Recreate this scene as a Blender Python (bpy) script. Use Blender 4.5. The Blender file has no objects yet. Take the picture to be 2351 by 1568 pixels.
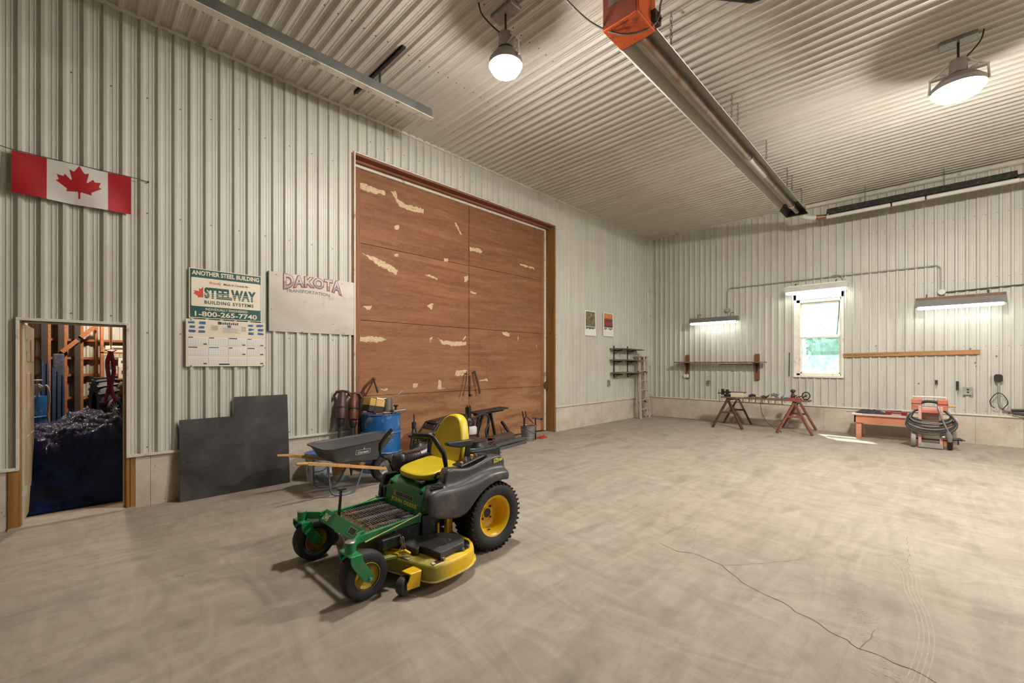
import bpy, math, random
from mathutils import Vector, Matrix, Euler

random.seed(7)
scene = bpy.context.scene
COL = scene.collection
PI = math.pi

# ------------------------------------------------------------------ camera
HEADING = math.atan2(964.2, 987.0)          # angle between the left wall and the view axis
cam_d = bpy.data.cameras.new('camera')
cam_d.sensor_width = 36.0
cam_d.lens = 987.0 / 2351.0 * 36.0
cam_d.shift_y = 51.0 / 2351.0
cam_d.clip_start = 0.05
cam_d.clip_end = 300
cam = bpy.data.objects.new('camera', cam_d)
cam.location = (0, 0, 1.6)
cam.rotation_euler = (PI / 2, 0, HEADING - PI / 2)
COL.objects.link(cam)
scene.camera = cam

# ------------------------------------------------------------------ world, sun, exposure
world = bpy.data.worlds.new('sky')
scene.world = world
world.use_nodes = True
wn = world.node_tree
bg = wn.nodes['Background']
bg.inputs['Color'].default_value = (0.86, 0.93, 1.0, 1)
bg.inputs['Strength'].default_value = 2.4
sun_d = bpy.data.lights.new('sun', 'SUN')
sun_d.energy = 28.0
sun_d.angle = math.radians(1.2)
sun_d.color = (1.0, 0.95, 0.86)
sun = bpy.data.objects.new('sun', sun_d)
sun.rotation_euler = Vector((-1.10, -0.62, -2.2)).to_track_quat('-Z', 'Y').to_euler()
sun.location = (20, 8, 20)
COL.objects.link(sun)

scene.view_settings.view_transform = 'Standard'
scene.view_settings.look = 'None'
scene.view_settings.gamma = 1.0
scene.view_settings.use_curve_mapping = False
scene.view_settings.exposure = -0.03
try:
    scene.cycles.use_denoising = True
    scene.cycles.max_bounces = 10
    scene.cycles.diffuse_bounces = 6
    scene.cycles.sample_clamp_indirect = 6.0
    scene.cycles.caustics_reflective = False
    scene.cycles.caustics_refractive = False
except Exception:
    pass

LAMP = 760.0         # radiance of the bay lamps' lenses
TUBE = 13.0          # radiance of the fluorescent tubes

# ------------------------------------------------------------------ material helpers
MATS = {}


def lin(c):
    return tuple(((x / 12.92) if x <= 0.04045 else ((x + 0.055) / 1.055) ** 2.4) for x in c)


def rgb(r, g, b):
    return lin((r / 255.0, g / 255.0, b / 255.0))


class N:
    """small node-tree writer"""

    def __init__(self, name):
        self.m = bpy.data.materials.new(name)
        self.m.use_nodes = True
        self.t = self.m.node_tree
        self.p = self.t.nodes['Principled BSDF']
        self.tc = None

    def new(self, kind, **kw):
        n = self.t.nodes.new(kind)
        for k, v in kw.items():
            setattr(n, k, v)
        return n

    def link(self, a, b):
        self.t.links.new(a, b)

    def coords(self, scale=(1, 1, 1), rot=(0, 0, 0), which='Object'):
        if self.tc is None:
            self.tc = self.new('ShaderNodeTexCoord')
        mp = self.new('ShaderNodeMapping')
        mp.inputs['Scale'].default_value = scale
        mp.inputs['Rotation'].default_value = rot
        self.link(self.tc.outputs[which], mp.inputs['Vector'])
        return mp.outputs['Vector']

    def noise(self, scale=5, detail=4, rough=0.55, vec=None, dist=0.0):
        n = self.new('ShaderNodeTexNoise')
        n.inputs['Scale'].default_value = scale
        n.inputs['Detail'].default_value = detail
        n.inputs['Roughness'].default_value = rough
        n.inputs['Distortion'].default_value = dist
        self.link(vec if vec is not None else self.coords(), n.inputs['Vector'])
        return n.outputs['Fac']

    def ramp(self, fac, stops, interp='LINEAR'):
        r = self.new('ShaderNodeValToRGB')
        r.color_ramp.interpolation = interp
        els = r.color_ramp.elements
        while len(els) < len(stops):
            els.new(0.5)
        for e, (pos, c) in zip(els, stops):
            e.position = pos
            e.color = (c[0], c[1], c[2], 1) if isinstance(c, (tuple, list)) else (c, c, c, 1)
        self.link(fac, r.inputs['Fac'])
        return r.outputs['Color']

    def mix(self, fac, a, b, mode='MIX'):
        mx = self.new('ShaderNodeMix', data_type='RGBA', blend_type=mode)
        for sock, v in ((mx.inputs['Factor'], fac), (mx.inputs['A'], a), (mx.inputs['B'], b)):
            if hasattr(v, 'default_value') or hasattr(v, 'is_linked'):
                self.link(v, sock)
            elif isinstance(v, (tuple, list)):
                sock.default_value = (v[0], v[1], v[2], 1)
            else:
                sock.default_value = v
        return mx.outputs['Result']

    def math(self, op, a, b=0.0):
        mt = self.new('ShaderNodeMath', operation=op)
        for s, v in ((mt.inputs[0], a), (mt.inputs[1], b)):
            if hasattr(v, 'is_linked'):
                self.link(v, s)
            else:
                s.default_value = v
        return mt.outputs[0]

    def bump(self, h, strength=0.3, dist=0.01):
        b = self.new('ShaderNodeBump')
        b.inputs['Strength'].default_value = strength
        b.inputs['Distance'].default_value = dist
        self.link(h, b.inputs['Height'])
        self.link(b.outputs['Normal'], self.p.inputs['Normal'])

    def set(self, color=None, rough=None, metal=None, spec=None):
        def put(sock, v):
            if v is None:
                return
            if hasattr(v, 'is_linked'):
                self.link(v, sock)
            elif isinstance(v, (tuple, list)):
                sock.default_value = (v[0], v[1], v[2], 1)
            else:
                sock.default_value = v
        put(self.p.inputs['Base Color'], color)
        put(self.p.inputs['Roughness'], rough)
        put(self.p.inputs['Metallic'], metal)
        if spec is not None:
            put(self.p.inputs['Specular IOR Level'], spec)
        return self.m


def plain(name, c, rough=0.5, metal=0.0, var=0.12, scale=14.0, bump=0.0, spec=None, dirt=None, dirt_amt=0.0, dscale=5.0):
    """a paint / plastic / metal with a little procedural variation and optional dirt"""
    if name in MATS:
        return MATS[name]
    n = N(name)
    f = n.noise(scale, 5, 0.6)
    lo = tuple(max(0, x * (1 - var)) for x in c)
    hi = tuple(min(1, x * (1 + var)) for x in c)
    colr = n.ramp(f, [(0.3, lo), (0.7, hi)])
    if dirt is not None:
        g = n.noise(dscale, 7, 0.68)
        k = n.ramp(g, [(0.60 - dirt_amt * 0.35, 0.0), (0.72 - dirt_amt * 0.3, 1.0)])
        colr = n.mix(k, colr, dirt)
    r = n.ramp(f, [(0.2, max(0, rough - 0.08)), (0.8, min(1, rough + 0.08))])
    n.set(colr, r, metal, spec)
    if bump:
        n.bump(n.noise(scale * 6, 4, 0.6), bump, 0.004)
    MATS[name] = n.m
    return n.m


def glow(name, c, s):
    if name in MATS:
        return MATS[name]
    n = N(name)
    n.set(c, 0.4, 0)
    n.p.inputs['Emission Color'].default_value = (c[0], c[1], c[2], 1)
    n.p.inputs['Emission Strength'].default_value = s
    MATS[name] = n.m
    return n.m


# ------------------------------------------------------------------ mesh builder (world coordinates)
WM = {}      # world matrix of every empty / parent


def frame_axes(d):
    d = Vector(d).normalized()
    up = Vector((0, 0, 1)) if abs(d.z) < 0.95 else Vector((1, 0, 0))
    a = d.cross(up).normalized()
    b = a.cross(d).normalized()
    return d, a, b


class MB:
    def __init__(self):
        self.v = []
        self.f = []
        self.mi = []

    def add(self, vs, fs, m=0):
        o = len(self.v)
        self.v += [tuple(x) for x in vs]
        for q in fs:
            self.f.append(tuple(i + o for i in q))
            self.mi.append(m)
        return self

    def box(self, c, s, rot=None, m=0):
        hx, hy, hz = s[0] / 2, s[1] / 2, s[2] / 2
        vs = [Vector((x, y, z)) for x in (-hx, hx) for y in (-hy, hy) for z in (-hz, hz)]
        if rot is not None:
            R = rot if isinstance(rot, Matrix) else Euler(rot).to_matrix()
            vs = [R @ p for p in vs]
        c = Vector(c)
        return self.add([p + c for p in vs], [(0, 1, 3, 2), (4, 6, 7, 5), (0, 4, 5, 1), (2, 3, 7, 6), (0, 2, 6, 4), (1, 5, 7, 3)], m)

    def bx(self, x0, x1, y0, y1, z0, z1, m=0):
        return self.box(((x0 + x1) / 2, (y0 + y1) / 2, (z0 + z1) / 2), (abs(x1 - x0), abs(y1 - y0), abs(z1 - z0)), None, m)

    def beam(self, p0, p1, w, h, m=0, up=(0, 0, 1)):
        """rectangular bar from p0 to p1, w across, h along up"""
        p0, p1, up = Vector(p0), Vector(p1), Vector(up)
        d = (p1 - p0).normalized()
        if abs(d.dot(up)) > 0.98:
            up = Vector((1, 0, 0))
        a = d.cross(up).normalized()
        b = a.cross(d).normalized()
        vs = []
        for p in (p0, p1):
            for sx, sz in ((-1, -1), (1, -1), (1, 1), (-1, 1)):
                vs.append(p + a * (sx * w / 2) + b * (sz * h / 2))
        return self.add(vs, [(3, 2, 1, 0), (4, 5, 6, 7), (0, 1, 5, 4), (1, 2, 6, 5), (2, 3, 7, 6), (3, 0, 4, 7)], m)

    def cyl(self, p0, p1, r0, r1=None, n=16, caps=True, m=0):
        r1 = r0 if r1 is None else r1
        p0, p1 = Vector(p0), Vector(p1)
        d, a, b = frame_axes(p1 - p0)
        vs = []
        for p, r in ((p0, r0), (p1, r1)):
            for i in range(n):
                t = 2 * PI * i / n
                vs.append(p + a * (r * math.cos(t)) + b * (r * math.sin(t)))
        fs = [((i + 1) % n, i, n + i, n + (i + 1) % n)[::-1] for i in range(n)]
        if caps:
            fs += [tuple(range(n)), tuple(range(2 * n - 1, n - 1, -1))]
        return self.add(vs, fs, m)

    def tube(self, pts, r, n=8, closed=False, m=0):
        pts = [Vector(p) for p in pts]
        k = len(pts)
        rs = r if isinstance(r, (list, tuple)) else [r] * k
        vs = []
        a = None
        for i, p in enumerate(pts):
            if closed:
                d = (pts[(i + 1) % k] - pts[i - 1]).normalized()
            else:
                d = (pts[min(i + 1, k - 1)] - pts[max(i - 1, 0)])
                d = d.normalized() if d.length > 1e-9 else Vector((0, 0, 1))
            if a is None:
                _, a, b = frame_axes(d)
            else:
                a = (a - d * a.dot(d))
                a = a.normalized() if a.length > 1e-6 else frame_axes(d)[1]
            b = d.cross(a)
            for j in range(n):
                t = 2 * PI * j / n
                vs.append(p + a * (rs[i] * math.cos(t)) + b * (rs[i] * math.sin(t)))
        fs = []
        for i in range(k if closed else k - 1):
            i2 = (i + 1) % k
            for j in range(n):
                fs.append((i * n + j, i * n + (j + 1) % n, i2 * n + (j + 1) % n, i2 * n + j))
        if not closed:
            fs += [tuple(range(n - 1, -1, -1)), tuple(range((k - 1) * n, k * n))]
        return self.add(vs, fs, m)

    def lathe(self, prof, c, axis=(0, 0, 1), n=32, m=0, caps=False):
        """prof: list of (radius, height) turned round axis through c"""
        c = Vector(c)
        d, a, b = frame_axes(axis)
        vs = []
        for r, h in prof:
            for i in range(n):
                t = 2 * PI * i / n
                vs.append(c + d * h + a * (r * math.cos(t)) + b * (r * math.sin(t)))
        fs = []
        for k in range(len(prof) - 1):
            for i in range(n):
                i2 = (i + 1) % n
                fs.append((k * n + i, (k + 1) * n + i, (k + 1) * n + i2, k * n + i2)[::-1])
        if caps and prof[0][0] > 1e-5:
            fs.append(tuple(range(n - 1, -1, -1))[::-1])
        if caps and prof[-1][0] > 1e-5:
            fs.append(tuple(range((len(prof) - 1) * n, len(prof) * n))[::-1])
        return self.add(vs, fs, m)

    def prism(self, poly, fn, c0, c1, m=0):
        """closed outline poly [(a, b)] mapped by fn(a, b, c), from c0 to c1"""
        n = len(poly)
        vs = [fn(a, b, c0) for a, b in poly] + [fn(a, b, c1) for a, b in poly]
        fs = [tuple(range(n)), tuple(range(2 * n - 1, n - 1, -1))]
        fs += [(i, n + i, n + (i + 1) % n, (i + 1) % n) for i in range(n)]
        return self.add(vs, fs, m)

    def loft(self, rings, m=0, caps=True, closed=True):
        n = len(rings[0])
        vs = [p for r in rings for p in r]
        fs = []
        for k in range(len(rings) - 1):
            for i in range(n if closed else n - 1):
                i2 = (i + 1) % n
                fs.append((k * n + i, k * n + i2, (k + 1) * n + i2, (k + 1) * n + i))
        if caps and closed:
            fs += [tuple(range(n - 1, -1, -1)), tuple(range((len(rings) - 1) * n, len(rings) * n))]
        return self.add(vs, fs, m)

    def grid(self, fn, nu, nv, m=0):
        vs = [fn(i / nu, j / nv) for j in range(nv + 1) for i in range(nu + 1)]
        fs = [(j * (nu + 1) + i, j * (nu + 1) + i + 1, (j + 1) * (nu + 1) + i + 1, (j + 1) * (nu + 1) + i)
              for j in range(nv) for i in range(nu)]
        return self.add(vs, fs, m)

    def ball(self, c, r, n=16, m=0, rot=None):
        c = Vector(c)
        r = r if isinstance(r, (tuple, list)) else (r, r, r)
        k = max(4, n // 2)
        vs = []
        R = Euler(rot).to_matrix() if rot else Matrix.Identity(3)
        for i in range(1, k):
            t = PI * i / k
            for j in range(n):
                q = 2 * PI * j / n
                vs.append(c + R @ Vector((r[0] * math.sin(t) * math.cos(q), r[1] * math.sin(t) * math.sin(q), r[2] * math.cos(t))))
        fs = []
        for i in range(k - 2):
            for j in range(n):
                j2 = (j + 1) % n
                fs.append((i * n + j, (i + 1) * n + j, (i + 1) * n + j2, i * n + j2))
        top, bot = len(vs), len(vs) + 1
        vs += [c + R @ Vector((0, 0, r[2])), c - R @ Vector((0, 0, r[2]))]
        for j in range(n):
            j2 = (j + 1) % n
            fs.append((top, j, j2))
            fs.append((bot, (k - 2) * n + j2, (k - 2) * n + j))
        return self.add(vs, fs, m)

    def build(self, name, mats, parent=None, loc=None, smooth=35, bevel=0, seg=2, sub=0):
        me = bpy.data.meshes.new(name)
        inv = Matrix.Identity(4)
        base = Matrix.Identity(4)
        if parent is not None:
            base = WM[parent.name]
            inv = base.inverted()
        elif loc is not None:
            base = Matrix.Translation(Vector(loc))
            inv = base.inverted()
        me.from_pydata([inv @ Vector(p) for p in self.v], [], self.f)
        mats = mats if isinstance(mats, (list, tuple)) else [mats]
        for x in mats:
            me.materials.append(x)
        if len(mats) > 1:
            me.polygons.foreach_set('material_index', self.mi)
        me.validate()
        if smooth:
            me.shade_smooth()
            me.set_sharp_from_angle(angle=math.radians(smooth))
        ob = bpy.data.objects.new(name, me)
        COL.objects.link(ob)
        if parent is not None:
            ob.parent = parent
        elif loc is not None:
            ob.location = loc
        WM[ob.name] = base
        if bevel:
            b = ob.modifiers.new('edge', 'BEVEL')
            b.width = bevel
            b.segments = seg
            b.limit_method = 'ANGLE'
            b.angle_limit = math.radians(40)
            b.harden_normals = False
        if sub:
            s = ob.modifiers.new('round', 'SUBSURF')
            s.levels = sub
            s.render_levels = sub
        return ob


def tag(o, label, cat, group=None, kind=None):
    o['label'] = label
    o['category'] = cat
    if group:
        o['group'] = group
    if kind:
        o['kind'] = kind
    return o


def empty(name, loc, label, cat, group=None, rotz=0.0, kind=None):
    o = bpy.data.objects.new(name, None)
    o.empty_display_size = 0.1
    o.location = loc
    o.rotation_euler = (0, 0, rotz)
    COL.objects.link(o)
    WM[o.name] = Matrix.Translation(Vector(loc)) @ Matrix.Rotation(rotz, 4, 'Z')
    return tag(o, label, cat, group, kind)


def dup(root, loc, rotz, label, group=None):
    """copy a thing with its parts and their sub-parts"""
    r = root.copy()
    COL.objects.link(r)
    r.location = loc
    r.rotation_euler = (0, 0, rotz)
    r['label'] = label
    if group:
        r['group'] = group
    for ch in list(root.children):
        c = ch.copy()
        COL.objects.link(c)
        c.parent = r
        for g in list(ch.children):
            d = g.copy()
            COL.objects.link(d)
            d.parent = c
    return r


def glyphs(s, bold=0.0, shear=0.0, space=1.0):
    """outline of a string as (verts2d, faces), lower left at 0,0; returns also width, height"""
    cu = bpy.data.curves.new('glyphs', 'FONT')
    cu.body = s
    cu.size = 1.0
    cu.offset = bold
    cu.shear = shear
    cu.space_character = space
    cu.resolution_u = 3
    ob = bpy.data.objects.new('glyphs', cu)
    COL.objects.link(ob)
    bpy.context.view_layer.update()
    dg = bpy.context.evaluated_depsgraph_get()
    me = ob.evaluated_get(dg).to_mesh()
    vs = [(p.co.x, p.co.y) for p in me.vertices]
    fs = [tuple(p.vertices) for p in me.polygons]
    ob.evaluated_get(dg).to_mesh_clear()
    bpy.data.objects.remove(ob)
    bpy.data.curves.remove(cu)
    x0 = min(a for a, b in vs)
    y0 = min(b for a, b in vs)
    x1 = max(a for a, b in vs)
    y1 = max(b for a, b in vs)
    return [((a - x0) / (x1 - x0), (b - y0) / (y1 - y0)) for a, b in vs], fs


def lettering(mb, s, org, xd, yd, w, h, m=0, lift=0.0, bold=0.0, shear=0.0, space=1.0, warp=None):
    """add a string to mb: lower-left corner org, spanning w along xd and h along yd, raised by lift"""
    vs, fs = glyphs(s, bold, shear, space)
    org, xd, yd = Vector(org), Vector(xd).normalized(), Vector(yd).normalized()
    nd = xd.cross(yd).normalized()
    if warp:
        vs = [warp(a, b) for a, b in vs]
    mb.add([org + xd * (a * w) + yd * (b * h) + nd * lift for a, b in vs], fs, m)
    return mb


def arc(c, r, a0, a1, n, ax, ay):
    c, ax, ay = Vector(c), Vector(ax), Vector(ay)
    return [c + ax * (r * math.cos(a0 + (a1 - a0) * i / n)) + ay * (r * math.sin(a0 + (a1 - a0) * i / n)) for i in range(n + 1)]


def smoothpath(pts, k=6):
    """Catmull-Rom through pts"""
    P = [Vector(p) for p in pts]
    P = [P[0] * 2 - P[1]] + P + [P[-1] * 2 - P[-2]]
    out = []
    for i in range(1, len(P) - 2):
        for j in range(k):
            t = j / k
            a, b, c, d = P[i - 1], P[i], P[i + 1], P[i + 2]
            out.append(0.5 * ((2 * b) + (c - a) * t + (2 * a - 5 * b + 4 * c - d) * t * t + (3 * b - a - 3 * c + d) * t ** 3))
    out.append(P[-2])
    return out

# ================================================================== SETTING
LW = 6.33      # plane of the left wall
RW = 12.60     # plane of the right wall
CZ = 5.47      # ceiling
X0, Y0 = -6.0, -9.0
BASE = 0.577   # top of the concrete base

# ---- materials of the shell


def steel_material(name, c, streak_axis, dirt_top, dirt=(0.30, 0.22, 0.14)):
    n = N(name)
    sc = [6.0, 6.0, 6.0]
    sc[streak_axis] = 0.35
    v = n.coords(tuple(sc))
    f = n.noise(1.0, 6, 0.65, v)
    base = n.ramp(f, [(0.25, tuple(x * 0.86 for x in c)), (0.75, tuple(min(1, x * 1.08) for x in c))])
    g = n.noise(0.55, 7, 0.7)
    k = n.ramp(g, [(0.46, 0.0), (0.80, dirt_top)])
    base = n.mix(k, base, dirt)
    sp = n.noise(38, 3, 0.7)
    k2 = n.ramp(sp, [(0.70, 0.0), (0.78, 0.5)])
    base = n.mix(k2, base, tuple(x * 0.45 for x in c))
    n.set(base, n.ramp(f, [(0.2, 0.36), (0.8, 0.52)]), 0.0, 0.5)
    MATS[name] = n.m
    return n.m


M_WALL = steel_material('painted_steel_siding', (0.575, 0.565, 0.50), 2, 0.34)
M_CEIL = steel_material('painted_steel_ceiling', (0.63, 0.595, 0.53), 1, 0.26, (0.32, 0.22, 0.15))
M_TRIM = plain('painted_steel_trim', (0.66, 0.63, 0.54), 0.4, 0, 0.08, 6, dirt=(0.25, 0.2, 0.14), dirt_amt=0.1, dscale=4)
M_SCREW = plain('screw_head', (0.16, 0.14, 0.12), 0.5, 0.6)


def concrete_base_material():
    n = N('concrete_base')
    f = n.noise(2.2, 8, 0.7)
    col = n.ramp(f, [(0.25, (0.40, 0.33, 0.25)), (0.5, (0.56, 0.49, 0.40)), (0.8, (0.70, 0.66, 0.58))])
    vo = n.new('ShaderNodeTexVoronoi')
    vo.inputs['Scale'].default_value = 26
    n.link(n.coords(), vo.inputs['Vector'])
    gate = n.ramp(n.noise(3.0, 3), [(0.50, 0.0), (0.60, 1.0)])
    pit = n.mix(1.0, n.ramp(vo.outputs['Distance'], [(0.10, 1.0), (0.17, 0.0)]), gate, 'MULTIPLY')
    col = n.mix(pit, col, (0.10, 0.085, 0.07))
    g2 = n.ramp(n.noise(90, 2), [(0.66, 0.0), (0.72, 0.6)])
    col = n.mix(g2, col, (0.2, 0.17, 0.14))
    n.set(col, 0.85)
    n.bump(n.mix(0.5, f, n.math('SUBTRACT', 1.0, pit)), 0.5, 0.01)
    return n.m


M_BASE = concrete_base_material()


def floor_material():
    n = N('swept_concrete_floor')
    big = n.noise(0.32, 5, 0.6, None, 0.6)
    warm, grey, pale = (0.325, 0.262, 0.202), (0.285, 0.245, 0.208), (0.41, 0.355, 0.298)
    col = n.ramp(big, [(0.32, grey), (0.5, warm), (0.68, pale)])
    # broom marks: long streaks, in two directions
    s1 = n.noise(1.0, 7, 0.65, n.coords((0.7, 3.6, 1), (0, 0, 0.12)), 2.2)
    s2 = n.noise(1.3, 8, 0.68, n.coords((2.2, 0.9, 1), (0, 0, -0.5)), 2.5)
    col = n.mix(0.42, col, n.ramp(s1, [(0.32, (0.185, 0.155, 0.12)), (0.68, (0.50, 0.445, 0.375))]))
    col = n.mix(0.30, col, n.ramp(s2, [(0.34, (0.20, 0.165, 0.13)), (0.68, (0.50, 0.44, 0.37))]))
    # dark scuffs with a shape of their own
    sm = n.noise(1.0, 5, 0.55, n.coords((0.9, 2.6, 1), (0, 0, 0.9)), 0.5)
    k = n.ramp(sm, [(0.56, 0.0), (0.70, 0.55)])
    col = n.mix(k, col, (0.17, 0.145, 0.115))
    # grit
    sp = n.noise(120, 2, 0.6)
    col = n.mix(n.ramp(sp, [(0.30, 0.35), (0.42, 0.0)]), col, (0.2, 0.16, 0.12))
    # small dark crumbs
    vo = n.new('ShaderNodeTexVoronoi')
    vo.inputs['Scale'].default_value = 2.3
    n.link(n.coords((1, 1, 0.01)), vo.inputs['Vector'])
    col = n.mix(n.ramp(vo.outputs['Distance'], [(0.012, 0.9), (0.022, 0.0)]), col, (0.06, 0.05, 0.045))
    # hairline cracks
    v2 = n.new('ShaderNodeTexVoronoi', feature='DISTANCE_TO_EDGE')
    v2.inputs['Scale'].default_value = 0.34
    nd = n.new('ShaderNodeTexNoise')
    nd.inputs['Scale'].default_value = 1.6
    nd.inputs['Detail'].default_value = 6
    n.link(n.coords(), nd.inputs['Vector'])
    add = n.new('ShaderNodeVectorMath', operation='MULTIPLY_ADD')
    n.link(nd.outputs['Color'], add.inputs[0])
    add.inputs[1].default_value = (0.5, 0.5, 0)
    n.link(n.coords((1, 1, 0.01)), add.inputs[2])
    n.link(add.outputs[0], v2.inputs['Vector'])
    gate = n.ramp(n.noise(0.5, 2), [(0.62, 0.0), (0.7, 0.0)])
    ck = n.mix(1.0, n.ramp(v2.outputs['Distance'], [(0.0008, 1.0), (0.0022, 0.0)]), gate, 'MULTIPLY')
    col = n.mix(ck, col, (0.14, 0.11, 0.085))
    n.set(col, n.ramp(s1, [(0.2, 0.62), (0.8, 0.85)]), 0.0, 0.35)
    n.bump(n.mix(0.5, n.noise(60, 5, 0.65), s1), 0.22, 0.006)
    return n.m


M_FLOOR = floor_material()

# ---- corrugated sheets ------------------------------------------------
PITCH = 0.15


def profile(s0, s1, phase=0.0, depth=0.030):
    """(s, height towards the room) along a ribbed sheet between s0 and s1"""
    cell = [(0.0, 0), (0.020, 1), (0.046, 1), (0.066, 0), (0.090, 0), (0.094, 0.16), (0.100, 0.16), (0.104, 0),
            (0.122, 0), (0.126, 0.16), (0.132, 0.16), (0.136, 0)]
    pts = []
    k = math.floor((s0 - phase) / PITCH) - 1
    while phase + k * PITCH < s1 + PITCH:
        for a, h in cell:
            pts.append((phase + k * PITCH + a, h * depth))
        k += 1

    def val(s):
        for (a, h), (b, g) in zip(pts, pts[1:]):
            if a <= s <= b:
                return h + (g - h) * (s - a) / max(1e-9, b - a)
        return 0
    out = [(s0, val(s0))] + [(a, h) for a, h in pts if s0 + 1e-4 < a < s1 - 1e-4] + [(s1, val(s1))]
    return out


def sheet(mb, s0, s1, t0, t1, fn, phase=0.0, depth=0.030):
    pr = profile(s0, s1, phase, depth)
    n = len(pr)
    vs = [fn(s, t0, h) for s, h in pr] + [fn(s, t1, h) for s, h in pr]
    mb.add(vs, [(i, i + 1, n + i + 1, n + i) for i in range(n - 1)])


def screws(mb, s0, s1, ts, fn, phase, nrm, every=1, off=0.08):
    nrm = Vector(nrm)
    k = math.ceil((s0 - phase) / PITCH)
    while phase + k * PITCH + off < s1:
        if k % every == 0:
            for t in ts:
                p = Vector(fn(phase + k * PITCH + off, t, 0.0))
                mb.cyl(p, p + nrm * 0.007, 0.0075, 0.006, 6, True, 1)
        k += 1


fl_left = lambda s, t, h: (s, LW + 0.012 - h, t)
fl_right = lambda s, t, h: (RW + 0.012 - h, s, t)
fl_ceil = lambda s, t, h: (s, t, CZ + 0.012 - h)

DX0, DX1, DZ = -0.355, 0.415, 2.02            # small door opening
BX0, BX1, BZ = 3.03, 7.93, 4.83               # big door opening
PHL = -0.385

w = MB()
sheet(w, X0, DX0, BASE, CZ, fl_left, PHL)
sheet(w, DX0, DX1, DZ, CZ, fl_left, PHL)
sheet(w, DX1, BX0, BASE, CZ, fl_left, PHL)
sheet(w, BX0, BX1, BZ, CZ, fl_left, PHL)
sheet(w, BX1, RW, BASE, CZ, fl_left, PHL)
for a, b, ts in ((X0, DX0, (0.66, 1.95, 3.3, 4.6)), (DX0, DX1, (2.12, 3.3, 4.6)), (DX1, BX0, (0.66, 1.95, 3.3, 4.6)), (BX0, BX1, (5.1,)), (BX1, RW, (0.66, 1.95, 3.3, 4.6))):
    screws(w, a, b, ts, fl_left, PHL, (0, -1, 0), 1 if a > 7 else 2)
wl = w.build('wall_left', [M_WALL, M_SCREW], None, None, 25)
tag(wl, 'ribbed cream painted steel wall holding the big wooden door and the flag', 'wall', kind='structure')

WY0, WY1, WZ0, WZ1 = 1.52, 2.41, 1.315, 3.17   # window opening
w = MB()
PHR = 0.06
sheet(w, Y0, WY0, BASE, CZ, fl_right, PHR)
sheet(w, WY0, WY1, BASE, WZ0, fl_right, PHR)
sheet(w, WY0, WY1, WZ1, CZ, fl_right, PHR)
sheet(w, WY1, LW, BASE, CZ, fl_right, PHR)
screws(w, Y0 + 5, WY0, (0.66, 1.95, 3.3, 4.55), fl_right, PHR, (-1, 0, 0), 1)
screws(w, WY1, LW, (0.66, 1.95, 3.3, 4.55), fl_right, PHR, (-1, 0, 0), 1)
# patched screw holes and small holes in the sheet
for y, z in ((-0.62, 1.62), (-0.63, 1.55), (-0.80, 1.28), (0.2, 1.18), (-0.9, 1.75), (1.15, 2.2), (0.9, 2.0), (-0.55, 1.9), (4.4, 1.5), (3.9, 1.4)):
    w.cyl((RW + 0.01, y, z), (RW - 0.002, y, z), 0.014, 0.012, 7, True, 1)
wr = w.build('wall_right', [M_WALL, M_SCREW], None, None, 25)
tag(wr, 'ribbed cream painted steel end wall with window and three tube lights', 'wall', kind='structure')

# ribbed ceiling sheet with rows of screws
w = MB()
sheet(w, X0, RW + 0.0, Y0, LW, fl_ceil, 0.03)
for yy in (5.75, 4.7, 3.47, 2.26, 1.04, -0.17, -1.4):
    k = 0
    x = 0.03 + 0.08 - 0.3
    while x < RW:
        k += 1
        if x > -0.5:
            p = Vector((x, yy + 0.01 * math.sin(k * 2.1), CZ + 0.012))
            w.cyl(p, p - Vector((0, 0, 0.008)), 0.0085, 0.007, 6, True, 1)
        x += PITCH
ce = w.build('ceiling', [M_CEIL, M_SCREW], None, None, 25)
tag(ce, 'ribbed cream painted steel ceiling with rows of screws', 'ceiling', kind='structure')

# slab: floor of the shop
w = MB()
w.add([(X0, Y0, 0), (RW + 0.3, Y0, 0), (RW + 0.3, LW + 0.42, 0), (X0, LW + 0.42, 0),
       (X0, Y0, -0.15), (RW + 0.3, Y0, -0.15), (RW + 0.3, LW + 0.42, -0.15), (X0, LW + 0.42, -0.15)],
      [(0, 1, 2, 3), (7, 6, 5, 4), (0, 4, 5, 1), (1, 5, 6, 2), (2, 6, 7, 3), (3, 7, 4, 0)])
fl = w.build('floor', M_FLOOR, None, None, 0)
tag(fl, 'swept tan concrete floor with a long crack and tyre marks', 'floor', kind='structure')


def crack(name, pts, wid, jit):
    mb = MB()
    P = []
    for (a, b) in zip(pts, pts[1:]):
        a, b = Vector((a[0], a[1], 0)), Vector((b[0], b[1], 0))
        k = max(2, int((b - a).length / 0.05))
        for i in range(k):
            d = (b - a).normalized()
            P.append(a.lerp(b, i / k) + Vector((-d.y, d.x, 0)) * random.uniform(-jit, jit))
    L, Rr = [], []
    for i, p in enumerate(P):
        d = (P[min(i + 1, len(P) - 1)] - P[max(i - 1, 0)]).normalized()
        q = Vector((-d.y, d.x, 0)) * wid * random.uniform(0.4, 1.1)
        L.append(p + q + Vector((0, 0, 0.0015)))
        Rr.append(p - q + Vector((0, 0, 0.0015)))
    n = len(P)
    mb.add(L + Rr, [(i, n + i, n + i + 1, i + 1) for i in range(n - 1)])
    return mb.build(name, plain('dark_crack', (0.11, 0.085, 0.065), 0.95), fl, None, 0)  # thin dark ribbon just above the slab marks the crack


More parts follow.
